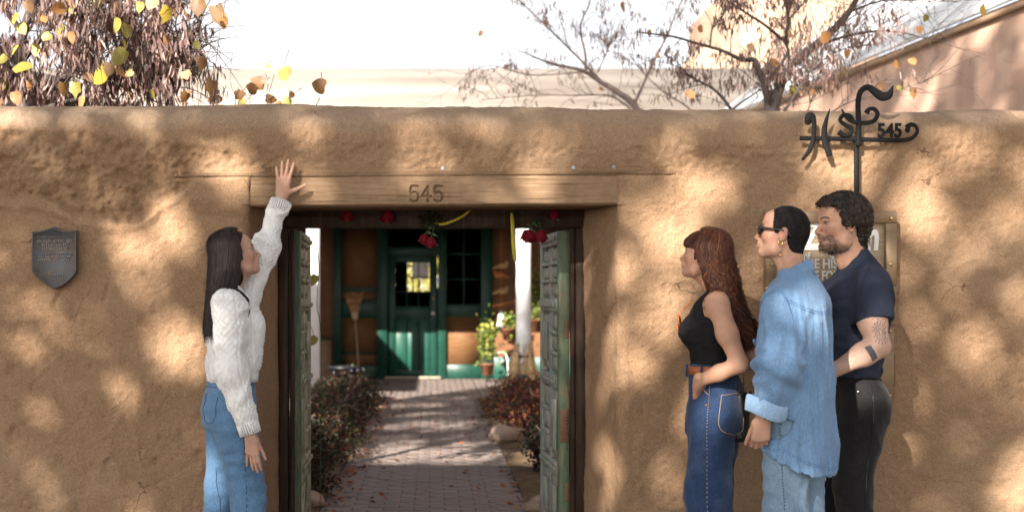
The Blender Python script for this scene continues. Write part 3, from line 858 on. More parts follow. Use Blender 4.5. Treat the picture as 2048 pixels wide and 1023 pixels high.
# dim hall behind the door with a bright rear window
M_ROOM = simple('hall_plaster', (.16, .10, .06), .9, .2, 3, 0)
ry = 6.0
rx0, rx1, rz0, rz1 = (813 - CX) / S(HY + ry), (857 - CX) / S(HY + ry), HCAM - (575 - CY) / S(HY + ry), HCAM - (480 - CY) / S(HY + ry)
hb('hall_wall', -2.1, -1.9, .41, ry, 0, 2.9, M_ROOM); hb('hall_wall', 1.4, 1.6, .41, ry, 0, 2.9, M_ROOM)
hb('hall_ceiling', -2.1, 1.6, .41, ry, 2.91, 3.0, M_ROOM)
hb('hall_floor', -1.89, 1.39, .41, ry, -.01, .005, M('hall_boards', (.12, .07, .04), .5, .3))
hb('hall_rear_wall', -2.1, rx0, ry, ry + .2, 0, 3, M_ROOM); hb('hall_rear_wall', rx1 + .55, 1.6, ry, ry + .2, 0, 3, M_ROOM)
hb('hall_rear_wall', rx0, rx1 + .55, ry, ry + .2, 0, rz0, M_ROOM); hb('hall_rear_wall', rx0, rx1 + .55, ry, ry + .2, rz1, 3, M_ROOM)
rw = hb('rear_window_frame', rx1, rx1 + .2, ry + .02, ry + .1, rz0, rz1, M_GREEN)
hb('glazing_bar', rx0 + .12, rx0 + .15, ry + .03, ry + .06, rz0, rz1, M_GREEN, 0, rw)
for t_ in (.33, .68): hb('glazing_bar', rx0, rx1, ry + .032, ry + .058, rz0 + (rz1 - rz0) * t_ - .014, rz0 + (rz1 - rz0) * t_ + .014, M_GREEN, 0, rw)
hb('hall_chair_back', fx_(828), fx_(850), 2.6, 2.65, .8, 1.62, M_ROOM, .02)
# porch
PY = -2.7
for a, b_ in ((613, 640), (1032, 1062)):
    xa, xb_ = (a - CX) / S(HY + PY), (b_ - CX) / S(HY + PY)
    post = MB(); c_ = (xa + xb_) / 2; r_ = (xb_ - xa) / 2
    prof_ = [(r_ * 1.02, 0), (r_, .1), (r_ * .99, 1.2), (r_ * .97, 2.53)]
    post.lathe([(0, 0)] + prof_ + [(0, 2.53)], (c_, PY, 0), 28).build('porch_post', M_WHITE, house, True)
for xx_ in (-5.2, 4.0):
    MB().lathe([(0, 0), (.105, 0), (.1, 2.53), (0, 2.53)], (xx_, PY, 0), 24).build('porch_post', M_WHITE, house, True)
hb('porch_beam', -8, 4.25, PY - .12, PY + .12, 2.53, 2.74, M_BEAMP, .01)
for k in range(21):
    xx_ = -7.7 + k * .58
    MB().tube([(xx_, PY - .35, 2.80), (xx_, -.001, 2.80)], .055, 10).build('roof_viga', M_BEAMP, house, True)
hb('porch_deck', -8, 4.25, PY - .4, -.001, 2.87, 2.90, M_BEAMP)
m, nt, bs, _ = new_mat('shade_streaked_roof')
f = tex(nt, coords(nt, (.16, .7, .7)), 1.5, 3, .45)  # stretched noise paints soft tree-shadow streaks into the roof colour
nt.links.new(ramp(nt, f, [(.34, (.20, .165, .135)), (.52, (.26, .22, .185)), (.70, (.34, .29, .25))]), bs.inputs['Base Color'])
bs.inputs['Roughness'].default_value = .8
M_ROOF = m
rv = np.array([(-13, PY - .5, 2.905), (4.28, PY - .5, 2.905), (9.5, 5.2, 6.35), (-13, 5.2, 6.35), (-13, PY - .5, 2.985), (4.28, PY - .5, 2.985), (9.5, 5.2, 6.43), (-13, 5.2, 6.43), (-13, 13, 2.9), (9.5, 13, 2.9), (-13, 13, 2.98), (9.5, 13, 2.98)], float)
mk('roof', rv, (np.array([(0, 3, 2, 1), (4, 5, 6, 7), (0, 1, 5, 4), (1, 2, 6, 5), (0, 4, 7, 3), (7, 6, 11, 10), (3, 8, 9, 2), (8, 10, 11, 9), (2, 9, 11, 6), (3, 7, 10, 8)])), M_ROOF, house, False)

# ------------------------------------------------------------------ things on the porch
t = thing('broom', 'straw fan broom leaning bristles up against the green screen', 'broom', (fx_(722), HY - .42, 0))
sB = S(HY - .25)
ht = Vector((fx_(711) - fx_(722), .30, fz_(634))); hbv = Vector((0, 0, 0))
MB().tube([hbv, ht * .5, ht], .014, 8).build('handle', M('broom_handle', (.42, .30, .17), .6, .2), t, True)
dirh = np.array(ht.normalized())
br = MB()
for k in range(150):
    u = RNG.uniform(-1, 1); b0 = np.array(ht) + np.array([u * .05, RNG.uniform(-.02, .02), 0])
    e = np.array(ht) + dirh * RNG.uniform(.50, .56) * (1 - .06 * u * u) + np.array([u * .21, RNG.uniform(-.03, .03), 0])
    br.tube([b0, b0 * .5 + e * .5 - [u * .03, 0, 0], e], [.006, .007, .004], 4)
br.build('bristles', M('broom_straw', (.46, .26, .12), .8, .35), t, True)
MB().tube([np.array(ht) - dirh * .03, np.array(ht) + dirh * .08], [.05, .065], 12, flat=((0, 1, 0), .5)).build('binding', M('binding', (.62, .48, .30), .7, .2), t, True)
for k in (.25, .36):
    b_ = np.array(ht) + dirh * k; w = .07 + k * .26
    MB().tube([b_ + [-w, -.03, 0], b_ + [0, -.045, 0], b_ + [w, -.03, 0]], .008, 6).build('stitching', M('broom_thread', (.25, .10, .06), .7, .2), t, True)
t = thing('barrel', 'tall brown bin with dark rim beside the left porch post', 'bin', (fx_(648), HY - .62, 0))
MB().lathe([(0, 0), (.17, 0), (.175, .03), (.18, .72), (.16, .72), (.15, .1), (0, .1)], n=28).build('drum', M('bin_brown', (.24, .15, .10), .5, .2), t, True)
MB().lathe([(.188, .70), (.195, .71), (.195, .745), (.17, .75), (.165, .71)], n=28).build('rim', M('bin_rim', (.03, .03, .03), .5, .2), t, True)
t = thing('stalk_bundle', 'bundle of dry corn stalks tied around the right porch post', 'stalks', ((1047 - CX) / S(HY + PY), HY + PY, 0))
st = MB(); M_STALK = M('dry_stalk', (.42, .29, .15), .8, .3)
for k in range(110):
    a = RNG.uniform(0, 6.28); rr = RNG.uniform(.15, .36); h = RNG.uniform(.4, .75)
    st.tube([(math.cos(a) * rr, math.sin(a) * rr, .002), (math.cos(a) * .17, math.sin(a) * .17, h * .6), (math.cos(a) * .13, math.sin(a) * .13, h)], [.008, .009, .005], 4)
st.build('stalks', M_STALK, t, True)
MB().lathe([(.145, .50), (.158, .51), (.158, .54), (.145, .55)], n=20).build('tie', M('dark_cord', (.06, .05, .05), .8, .2), t, True)
t = thing('plant_label', 'small black plant marker on a stick before the corn stalks', 'marker', ((1041 - CX) / S(11.7), 11.7, 0))
MB().tube([(0, 0, 0), (.0, .02, .22)], .006, 6).build('stick', M_DARKWOOD, t, True)
MB().box(-.075, .075, .0, .012, .2, .29, .004).xf(Matrix.Rotation(.15, 4, 'Y')).build('plate', M('black_plate', (.02, .02, .02), .5, .2), t)
def potted(name, label, px, py0, py1, y, w, pal, hang=False):
    s = S(y); x = (px - CX) / s
    z0, z1 = HCAM - (py1 - CY) / s, HCAM - (py0 - CY) / s
    t = thing(name, label, 'plant', (x, y, z0))
    n = 420
    p = RNG.normal(size=(n, 3)) * np.array([w * .4, w * .4, (z1 - z0) * .26]) + [0, 0, (z1 - z0) * .55]
    v, f_, c_ = leaf_cloud(p, RNG.uniform(.05, .1, n), pick(pal, n), .6, .7)
    tag(mk('foliage', v, f_, M_FOL, t, False, {'Col': c_}), kind='stuff')
    st = MB()
    for k in range(6):
        e = np.array([RNG.normal() * w * .4, RNG.normal() * w * .3, (z1 - z0) * RNG.uniform(.6, .95)])
        st.tube(curve_pts([(0, 0, .06), e * .5 + [0, 0, .1], e], 6), .008, 5)
    st.build('stem', M_TWIG, t, True)
    MB().lathe([(0, -.10), (.075, -.10), (.11, .08), (.12, .08), (.12, .10), (.1, .10), (.09, .07), (0, .07)], n=20).build('pot', M('terracotta', (.22, .09, .045), .8, .2), t, True)
    if hang: MB().tube([(0, 0, .1), (0, 0, 2.74 - z0)], .004, 5).build('cord', M_TWIG, t)
    else: MB().tube([(0, 0, -.1), (0, 0, -z0)], .02, 6).build('stand', M_DARKWOOD, t)
    return t
GRN = [(.16, .22, .04, 3), (.30, .30, .06, 2), (.10, .14, .03, 2), (.4, .36, .1, 1)]
potted('potted_plant', 'leafy green potted vine before the tan window panel', 974, 640, 738, HY - .9, .22, GRN)
potted('hanging_plant', 'yellow-green hanging plant between the right post and the gate leaf', 1070, 545, 650, HY - .8, .25, GRN, True)
potted('hanging_plant', 'small green hanging plant beside the white bell', 1016, 628, 668, HY - .5, .16, GRN, True)
t = thing('hoop', 'thin white wire hoop standing beside the potted vine', 'hoop', ((1002 - CX) / S(HY - .8), HY - .8, 0))
MB().tube(curve_pts([(-.13, 0, .1), (-.10, 0, .42), (0, 0, .5), (.10, 0, .42), (.12, 0, 0)], 20), .009, 6).build('wire', M_WHITE, t, True)
M_ORN = M('orange_ornament', (.55, .20, .07), .6, .3)
t = thing('wind_chime', 'string of carved birds and a white bell hanging under the porch', 'wind chime', ((1002 - CX) / S(HY - .5), HY - .5, fz_(645)))
MB().tube([(0, 0, .1), (0, 0, 2.74 - fz_(645))], .005, 6).build('string', M_ORN, t)
MB().lathe([(0, .22), (.03, .20), (.05, .12), (.055, .05), (.085, -.06), (.07, -.06), (0, .05)], n=18).build('bell', M_WHITE, t, True)
for k, z in enumerate((.55, .82, .98)):
    MB().sphere((.03 * (-1) ** k, 0, z), (.09, .05, .05), 12).sphere((.1 * (-1) ** k, 0, z + .05), .035, 10).tube([(-.04 * (-1) ** k, 0, z), (-.15 * (-1) ** k, 0, z - .05)], [.03, .01], 6).build('carved_bird', M_ORN if k % 2 else M('tan_ornament', (.55, .36, .18), .6, .2), t, True)
t = thing('branch_rod', 'orange wooden rod slanting between the bell and the white post', 'rod', ((985 - CX) / S(HY - .4), HY - .4, fz_(612)))
MB().tube([(0, 0, 0), (.28, .05, .06), (.55, .05, .12)], .02, 8).build('rod', M_ORN, t, True)
MB().tube([(.3, .05, .06), (.3, .05, 2.74 - fz_(612))], .004, 5).build('cord', M_TWIG, t)
t = thing('flower_pot', 'black bowl planter with white and teal flowers in the left bed', 'planter', ((688 - CX) / S(10.3), 10.3, .16))
MB().lathe([(0, -.16), (.12, -.16), (.2, .30), (.215, .30), (.215, .33), (.18, .33), (.16, .25), (0, .25)], n=24).build('bowl', M('black_pot', (.012, .012, .014), .4, .2), t, True)
n = 60
v, f_, c_ = leaf_cloud(RNG.normal(size=(n, 3)) * [.10, .08, .04] + [.05, -.1, .27], RNG.uniform(.03, .06, n), pick([(.35, .35, .38, 1.5), (.06, .2, .24, 2), (.2, .16, .32, 1), (.05, .08, .03, 3)], n), .8, .9)
tag(mk('flowers', v, f_, M_FOL, t, False, {'Col': c_}), kind='stuff')

# ------------------------------------------------------------------ yellow tree in the rear garden, seen through the hall
t = thing('yellow_tree', 'sunlit yellow tree seen through the hall window panes', 'tree', (-1.8, 36, 0))
MB().tube(curve_pts([(0, 0, 0), (.1, 0, 1.2), (-.1, .1, 2.6), (.2, 0, 4)], 10), np.linspace(.22, .08, 10), 10).build('trunk', M_TWIG, t, True)
n = 5000
d = RNG.normal(size=(n, 3)); d /= np.linalg.norm(d, axis=1)[:, None]
p = d * (RNG.uniform(.2, 1, n) ** .45 * (1 + .3 * fbm(d, 2, 2, 99)))[:, None] * [3.2, 2.4, 2.2] + [0, 0, 3.0]
v, f_, c_ = leaf_cloud(p, RNG.uniform(.14, .26, n), pick([(.62, .50, .10, 3), (.5, .48, .12, 2), (.32, .32, .08, 1)], n), .8, .8)
tag(mk('crown', v, f_, M_FOL, t, False, {'Col': c_}), kind='stuff')

# ================================================================== neighbouring buildings
M_PEACH = simple('peach_stucco', (.34, .235, .17), .9, .12, 1.5, .3, 20, .1)
m, nt, bs, _ = new_mat('streaked_peach_stucco')
f = tex(nt, coords(nt, (2.5, 2.5, .35)), 1.6, 6, .6)
nt.links.new(ramp(nt, f, [(.3, (.36, .22, .16)), (.55, (.44, .285, .205)), (.75, (.49, .33, .245))]), bs.inputs['Base Color'])
bs.inputs['Roughness'].default_value = .92; bump(nt, bs, tex(nt, coords(nt), 18, 5), .35, .01)
M_PEACHS = m
M_METAL = simple('pale_metal_roof', (.72, .73, .75), .6, .08, 3, .05, 20, .5)
M_FASCIA = simple('tan_fascia', (.33, .22, .14), .8, .2, 5, .2)
def slab(name, pts_bottom, z0, z1, mat, par):
    mb = MB(); n = len(pts_bottom)
    v = [(x, y, z0) for x, y in pts_bottom] + [(x, y, z1) for x, y in pts_bottom]
    mb.add(v, [(i, (i + 1) % n, n + (i + 1) % n, n + i) for i in range(n)] + ([(3, 2, 1, 0), (4, 5, 6, 7)] if n == 4 else []))
    return mb.build(name, mat, par)
nb = thing('stucco_outbuilding', 'peach stucco building with pale pitched roof along the right of the courtyard', 'building', (0, 0, 0))
def ey(d): return 5.62 + (11.4 - d) * .13           # x of the long wall at camera distance d
W0, W1 = 6.6, 19.5
ZT = 4.2
slab('wall', [(ey(W0), W0 - DCAM), (ey(W0) + 5, W0 - DCAM), (ey(W1) + 5, W1 - DCAM), (ey(W1), W1 - DCAM)], 0, ZT - .06, M_PEACHS, nb)
slab('fascia', [(ey(W0) - .05, W0 - DCAM - .05), (ey(W0) + 4.9, W0 - DCAM - .05), (ey(W1) + 4.9, W1 - DCAM + .05), (ey(W1) - .05, W1 - DCAM + .05)], ZT - .058, ZT + .02, M_FASCIA, nb)
rr = [(ey(W0) - .08, W0 - DCAM - .1, ZT + .024), (ey(W1) - .08, W1 - DCAM + .1, ZT + .024), (ey(W1) + 4.2, W1 - DCAM + .1, ZT + 3.4), (ey(W0) + 4.2, W0 - DCAM - .1, ZT + 3.4)]
rv = np.array(rr + [(a, b, c_ + .05) for a, b, c_ in rr])
mk('roof', rv, np.array([(3, 2, 1, 0), (4, 5, 6, 7), (0, 1, 5, 4), (1, 2, 6, 5), (2, 3, 7, 6), (3, 0, 4, 7)]), M_METAL, nb, False)
for k in range(22):                               # standing seams of the roof
    t_ = (k + .5) / 22
    a = rv[4] * (1 - t_) + rv[5] * t_; b_ = rv[7] * (1 - t_) + rv[6] * t_
    MB().tube([a + [0, 0, .012], b_ + [0, 0, .012]], .012, 4).build('roof_seam', M_METAL, nb)
fb = thing('stepped_adobe_building', 'tall stepped peach adobe building beyond the pale roof', 'building', (0, 0, 0))
def blk(px0, px1, pyt, d, dep, mat, name):
    x0, x1 = (px0 - CX) / FPX * d, (px1 - CX) / FPX * d
    MB().box(x0, x1, d - DCAM, d - DCAM + dep, 0, HCAM + (CY - pyt) / FPX * d, .12).build(name, mat, fb)
blk(1478, 1760, -60, 30, 6, M_PEACH, 'upper_block'); blk(1395, 1500, 92, 28, 5, M_PEACH, 'lower_block')
sb = thing('tiled_shed', 'orange stucco shed with dark overhanging roof behind the left tree', 'shed', (0, 0, 0))
d = 13.0
x0 = (120 - CX) / FPX * d
MB().box(x0 - 3.4, x0 - .15, d - DCAM, d - DCAM + 3, 0, 3.45).build('wall', M_STUCCO, sb)
M_DROOF = simple('dark_roof', (.035, .028, .025), .8, .3, 6, .3)
mb = MB().prism([(x0 + .35, 3.50), (x0 - 4.6, 4.55), (x0 - 4.6, 4.70), (x0 + .40, 3.62)], d - DCAM - .7, d - DCAM + 3.5); mb.build('roof', M_DROOF, sb)
MB().box(x0 - 3.6, x0 + .05, d - DCAM - .45, d - DCAM - .02, 3.36, 3.48).build('eave_board', M_DROOF, sb)
# ================================================================== cottonwood across the street: its crown dapples the wall
# gaps in the crown, given by where their light lands on the wall (photo px, px, radii, openness)
GAPS = [(355, 435, 52, 58, .95), (262, 498, 50, 48, .8), (350, 700, 46, 62, .95), (318, 635, 30, 34, .28), (305, 540, 34, 34, .3), (92, 785, 24, 40, .09), (232, 795, 22, 42, .12), (360, 325, 60, 34, .6),
        (60, 228, 80, 26, .8), (300, 225, 60, 24, .7), (520, 228, 70, 22, .3), (460, 345, 60, 30, .45), (700, 350, 200, 40, .28), (1000, 380, 160, 30, .3),
        (1330, 480, 52, 70, .8), (1175, 610, 34, 130, .55), (1400, 372, 46, 40, .75), (1318, 575, 46, 50, .7), (1250, 985, 62, 66, 1.0), (1270, 680, 70, 60, .55), (1215, 520, 40, 60, .7), (1350, 690, 40, 60, .6),
        (1880, 490, 60, 64, .85), (2030, 380, 36, 70, .75), (1830, 420, 50, 60, .8), (1840, 650, 46, 110, .6), (1950, 690, 50, 60, .6), (1765, 880, 60, 70, .5), (1900, 880, 90, 50, .22), (2040, 930, 30, 90, .9), (2040, 610, 30, 60, .6),
        (1540, 345, 50, 30, .6), (1640, 350, 40, 40, .6), (1740, 325, 50, 40, .6), (1360, 830, 60, 60, .4), (1500, 930, 40, 70, .5), (1520, 640, 46, 60, .15), (1500, 510, 40, 50, .6), (1300, 300, 80, 24, .3), (1900, 330, 60, 30, .5), (1650, 250, 90, 24, .4),
        (1700, 1010, 70, 60, .2), (1830, 1000, 80, 50, .1), (1620, 800, 60, 60, .12), (1680, 690, 50, 60, .35), (1580, 900, 50, 60, .15), (520, 1000, 40, 60, .2), (700, 800, 60, 60, .3), (600, 640, 40, 60, .35)]
def transmission(X, Z):
    px, py = wpx(X), wpy(Z)
    T = .025 + .06 * sstep(1000, 1500, px) + .06 * sstep(400, 230, py) + .05 * sstep(1300, 1700, px)
    G = 0 * T
    pw = np.stack([X, Z, 0 * X + 3], -1)
    px = px + 20 * fbm(pw, 4.0, 2, 141); py = py + 18 * fbm(pw, 4.0, 2, 145)
    for a, b, ra, rb, s in GAPS:
        G = np.maximum(G, min(1.2 * s, .99) * np.exp(-(((px - a) / (1.2 * ra)) ** 2 + ((py - b) / (1.2 * rb)) ** 2) ** 2.0))
    T = np.maximum(T, G)
    p = np.stack([X, Z, 0 * X], -1)
    far = .08 + .55 * sstep(.10, .40, fbm(p * [1, 1.6, 1], .9, 2, 120)) + .75 * sstep(5.2, 4.2, Z) * sstep(-3.5, -2.9, X) + .12 * sstep(5.2, 4.2, Z) + .55 * sstep(9.6, 10.6, Z)
    far = np.maximum(far, .85 * sstep(2.6, 3.4, X))
    return T + (np.clip(far, .05, .97) - T) * sstep(2.45, 2.9, Z)
TD = 17.0                                             # metres from wall to crown along the light
cw = thing('cottonwood_tree', 'tall leafy cottonwood across the street whose crown shades the wall', 'tree', (0, 0, 0))
c0 = np.array([.4, 0, 1.4]) + L * TD
e1 = np.cross([0, 0, 1.0], L); e1 /= np.linalg.norm(e1); e2 = np.cross(L, e1)
NL = 165000
a = RNG.uniform(-6.2, 7.2, NL); b = RNG.uniform(-3.8, 10.0, NL); dpt = RNG.uniform(-2.2, 2.2, NL)
p = c0 + e1 * a[:, None] + e2 * b[:, None] + L * dpt[:, None]
tt = p[:, 1] / L[1]
hit = p - L * tt[:, None]
Tm = np.clip(transmission(hit[:, 0], hit[:, 2]), .012, .985)
LEAF_S = .155
leaf_area = .55 * LEAF_S ** 2 * .5 * .80               # mean projected area of one leaf
need = -np.log(Tm) / leaf_area                         # leaves per square metre
have = NL / (13.4 * 13.8)
out = 1 - sstep(5.4, 7.2, np.hypot(a, (b - 3.0) * .74)) * .85
keep = RNG.random(NL) < need / have * out
print('cottonwood leaves', keep.sum(), 'max need', need.max() / have)
v, f_, c_ = leaf_cloud(p[keep], LEAF_S * RNG.uniform(.8, 1.2, keep.sum()), pick([(.16, .13, .03, 2), (.09, .11, .03, 3), (.3, .22, .05, 1)], keep.sum()), 1.0, .95)
crown = mk('crown', v, f_, leaf_mat('cottonwood_leaf', .15), cw, False, {'Col': c_}); tag(crown, kind='stuff')
M_BARK = M('cottonwood_bark', (.16, .12, .09), .95, .3, 6, .8, 12, .1, dist=.03)
base = np.array([c0[0] - .8, c0[1] - .6, 0])
mb = MB()
mb.tube(curve_pts([base, base + [.1, .1, 2.5], base + [.3, .2, 5.2], base + [.5, .4, 7.5]], 14), np.linspace(.42, .24, 14), 14)
mb.build('trunk', M_BARK, cw, True)
for k in range(12):
    e = c0 + e1 * RNG.uniform(-4.5, 5) + e2 * RNG.uniform(.4, 8) + L * RNG.uniform(-1, 1)
    s0 = base + [.3 + RNG.uniform(-.1, .2), .3, RNG.uniform(4.6, 7.3)]
    MB().tube(curve_pts([s0, s0 * .6 + e * .4 + [0, 0, .5], e], 10), np.linspace(.12, .02, 10), 8).build('limb', M_BARK, cw, True)

# ================================================================== redbud trees behind the wall
M_RBARK = simple('redbud_bark', (.09, .072, .065), .85, .4, 12, .5, 40, .2)
M_RBARK2 = simple('hazed_redbud_bark', (.24, .19, .165), .85, .3, 12, .3, 40, .2)  # haze and bloom over the farther tree put into a lighter bark colour
M_POD = leaf_mat('seed_pod', .30, .55)
def heart(s=1.0, lobes=0):
    th = np.linspace(0, 2 * np.pi, 19)[:-1]
    r = .5 * (1 + .18 * np.cos(th) + .10 * np.cos(2 * th))
    x, z = r * np.sin(th) * .98, r * np.cos(th)
    notch = np.exp(-((th - 0) / .35) ** 2) + np.exp(-((th - 2 * np.pi) / .35) ** 2)
    tip = np.exp(-((th - np.pi) / .3) ** 2)
    z = z - .16 * notch - .14 * tip
    if lobes: 
        k = 1 + .13 * np.cos(5 * th + np.pi); x *= k; z *= k
    y = .22 * np.abs(x) + .10 * np.sin(z * 5) * .5
    v = np.vstack([np.stack([x, y, z - .45], 1), [[0, 0, -.45]], [[0, 0, -.15]], [[.012, 0, .06]], [[-.012, 0, .06]]]) * s
    n = 18
    t = [(n, (i + 1) % n, i) for i in range(n)]
    t += [(n + 1, n + 2, n + 3)]
    return v, np.array(t)
def leaf_solid_mat(name, c1, c2):
    m, nt, bs, out = new_mat(name)
    f = tex(nt, coords(nt), 18, 4)
    c = ramp(nt, f, [(.35, c1), (.65, c2)])
    nt.links.new(c, bs.inputs['Base Color']); bs.inputs['Roughness'].default_value = .5
    tr = N(nt, 'ShaderNodeBsdfTranslucent'); nt.links.new(c, tr.inputs[0])
    mx = N(nt, 'ShaderNodeMixShader', inp={0: .30})
    nt.links.new(bs.outputs[0], mx.inputs[1]); nt.links.new(tr.outputs[0], mx.inputs[2]); nt.links.new(mx.outputs[0], out.inputs[0])
    return m
LM = {'y': leaf_solid_mat('yellow_leaf', (.38, .27, .03), (.46, .34, .05)), 'g': leaf_solid_mat('lime_leaf', (.22, .20, .045), (.32, .27, .06)),
      'o': leaf_solid_mat('orange_leaf', (.30, .135, .045), (.38, .20, .075)), 'b': leaf_solid_mat('brown_leaf', (.15, .07, .025), (.25, .125, .04)),
      'p': leaf_solid_mat('peach_leaf', (.38, .23, .12), (.46, .31, .17))}
LME = {}
for k_, mt in LM.items():
    for lb in (0, 1):
        v, t = heart(1, lb)
        me = mesh_data('leaf', v, t, True); me.materials.append(mt); LME[k_, lb] = me
def put_leaf(par, p, size, kind, lob=0, flip=None):
    o = link('leaf', LME[kind, lob], None, par)
    o.location = p
    o.scale = (size * RNG.uniform(.8, 1.05), size, size)
    o.rotation_euler = (RNG.normal() * .35, (RNG.normal() * .5) if flip is None else flip, RNG.normal() * .5)
    d_ = RNG.normal(size=3) * [.6, .5, .2] + [0, .4, .6]; p = np.asarray(p, float)
    tw_ = MB().tube(curve_pts([p, p + d_ * size * .5, p + d_ * size * 1.3 + [0, .03, .02]], 6), np.linspace(.0011, .0022, 6), 4)
    tw_.build('leaf_stalk', M_RBARK, par, True)
    return o
def pods(pos, length, width, cols, spread=.28):
    n = len(pos)
    d = np.stack([RNG.normal(size=n) * spread, RNG.normal(size=n) * spread, -np.ones(n)], 1); d /= np.linalg.norm(d, axis=1)[:, None]
    a = RNG.uniform(0, np.pi, n)
    s = np.stack([np.cos(a), np.sin(a), 0 * a], 1); s -= d * (s * d).sum(1)[:, None]
    nn = np.cross(d, s)
    ln = length[:, None]; w = width[:, None]
    bend = RNG.normal(size=(n, 1)) * .12 * ln
    v = np.stack([pos, pos + d * ln * .3 + s * w * .5 + nn * bend * .5, pos + d * ln * .3 - s * w * .5 + nn * bend * .5,
                  pos + d * ln * .72 + s * w * .45 + nn * bend, pos + d * ln * .72 - s * w * .45 + nn * bend, pos + d * ln + nn * bend * .8], 1)
    k = (np.arange(n) * 6)[:, None, None]
    q = (np.array([(1, 3, 4, 2)])[None] + k).reshape(-1, 4)
    t = (np.array([(0, 1, 2), (3, 5, 4)])[None] + k).reshape(-1, 3)
    return v.reshape(-1, 3), (q, t), np.repeat(cols, 6, 0)
POD = [(.24, .155, .14, 4), (.31, .215, .19, 3), (.17, .105, .095, 3), (.40, .29, .245, 1.4), (.26, .14, .09, 1)]
def redbud(name, label, base, limbs, ntwig, npod, twig_len, pod_len, r_twig, clump, box, sag=.0, up=.5, side=(0, 0, 0)):
    """limbs: world polylines with radii; twigs sprout from them; box = (x0,x1,y0,y1,z0,z1) kept for pods"""
    t = thing(name, label, 'tree', base)
    b = np.array(base)
    sources = []
    for k, (pts, r0, r1) in enumerate(limbs):
        c_ = curve_pts(pts, max(8, 5 * len(pts)))
        c_ = c_ + .02 * np.stack([fbm(c_, 2.5, 2, 130 + j) for j in range(3)], 1) * np.linspace(0, 1, len(c_))[:, None]
        MB().tube(c_ - b, np.linspace(r0, r1, len(c_)), 8).build('trunk' if k == 0 else 'limb', M_RBARK, t, True)
        sources.append((c_, r1 + .3 * (r0 - r1)))
    tw = MB(); nodes = []
    for k in range(ntwig):
        c_, rr = sources[RNG.integers(len(sources))]
        u = RNG.uniform(.25, 1) if len(c_) else 1
        i_ = min(int(u * (len(c_) - 1)), len(c_) - 2)
        o = c_[i_]; tg = c_[i_ + 1] - c_[i_]; tg /= np.linalg.norm(tg)
        d = tg * .7 + RNG.normal(size=3) * .6 + np.array([0, 0, up]) + np.array(side); d /= np.linalg.norm(d)
        ln = twig_len * RNG.uniform(.4, 1.25)
        n1 = np.array([d * ln * f + RNG.normal(size=3) * .04 * ln + [0, 0, -sag * ln * f * f] for f in (0, .33, .66, 1)]); n1[0] = 0
        cc = curve_pts(o + n1, 9)
        tw.tube(cc - b, np.linspace(min(rr, r_twig), r_twig * .3, 9), 5)
        nodes.append(cc[2:])
        for _ in range(2):
            j = RNG.integers(2, 8); d2 = d + RNG.normal(size=3) * .7; d2 /= np.linalg.norm(d2)
            c2 = curve_pts([cc[j], cc[j] + d2 * ln * .22, cc[j] + d2 * ln * .45 + [0, 0, -sag * ln * .3]], 6)
            tw.tube(c2 - b, np.linspace(r_twig * .45, r_twig * .2, 6), 4); nodes.append(c2[1:])
    tw.build('twigs', M_RBARK, t, True)
    nodes = np.concatenate(nodes)
    inb = np.all([(nodes[:, i_] > box[2 * i_]) & (nodes[:, i_] < box[2 * i_ + 1]) for i_ in range(3)], 0)
    nodes = nodes[inb]
    nodes = nodes[RNG.random(len(nodes)) < 1 - .93 * sstep(box[1] - .26, box[1] - .02, nodes[:, 0])]
    ci = nodes[RNG.integers(len(nodes), size=max(1, npod // clump))]
    pos = (ci[:, None] + RNG.normal(size=(len(ci), clump, 3)) * [.03, .03, .028]).reshape(-1, 3)
    n = len(pos)
    v, f_, c_ = pods(pos - b, pod_len * RNG.uniform(.6, 1.2, n), pod_len * .15 * RNG.uniform(.7, 1.2, n), pick(POD, n, .2))
    o = mk('seed_pods', v, f_, M_POD, t, False, {'Col': c_}); tag(o, kind='stuff')
    return t, nodes
# left tree: hung thickly with seed pods, close behind the wall
YL = 1.35
def q(px, py, y): return P(px, py, y)
bl = np.array([-2.25, YL, 0])
limbs = [([bl, q(60, 330, YL), q(50, 200, YL), q(40, 100, YL), q(90, -60, YL + .1), q(120, -260, YL)], .05, .018),
         ([q(58, 300, YL), q(90, 210, YL + .1), q(140, 150, YL + .2), q(230, 60, YL + .2), q(330, -30, YL + .1)], .028, .008),
         ([q(75, 220, YL), q(150, 200, YL - .1), q(250, 170, YL - .2), q(330, 150, YL - .2), q(395, 85, YL - .15)], .016, .004),
         ([q(50, 200, YL), q(0, 130, YL + .2), q(-80, 60, YL + .2), q(-220, -20, YL + .1)], .024, .008),
         ([q(45, 120, YL), q(120, 40, YL - .25), q(220, 0, YL - .3), q(360, -90, YL - .3), q(450, -200, YL - .3)], .02, .006),
         ([q(90, -60, YL), q(200, -140, YL), q(360, -260, YL + .1), q(520, -420, YL)], .018, .006),
         ([q(40, 60, YL), q(-60, -80, YL), q(-160, -260, YL)], .018, .006),
         ([q(215, 330, YL - .2), q(208, 215, YL - .2), q(225, 175, YL - .2), q(300, 110, YL - .2), q(345, 30, YL - .2)], .02, .006),
         ([q(225, 175, YL - .2), q(180, 100, YL - .3), q(170, 20, YL - .3)], .012, .004),
         ([q(330, 230, YL - .1), q(345, 170, YL - .1), q(370, 110, YL - .1), q(400, 60, YL - .1)], .010, .003)]
lt, lnodes = redbud('redbud_tree', 'redbud tree thick with mauve seed pods and yellow leaves above the shield plaque', bl, limbs, 380, 9500, .42, .088, .0042, 13,
                    (-3.6, P(455, 0, YL)[0], .62, 2.2, 2.0, 4.1), .25, .15)
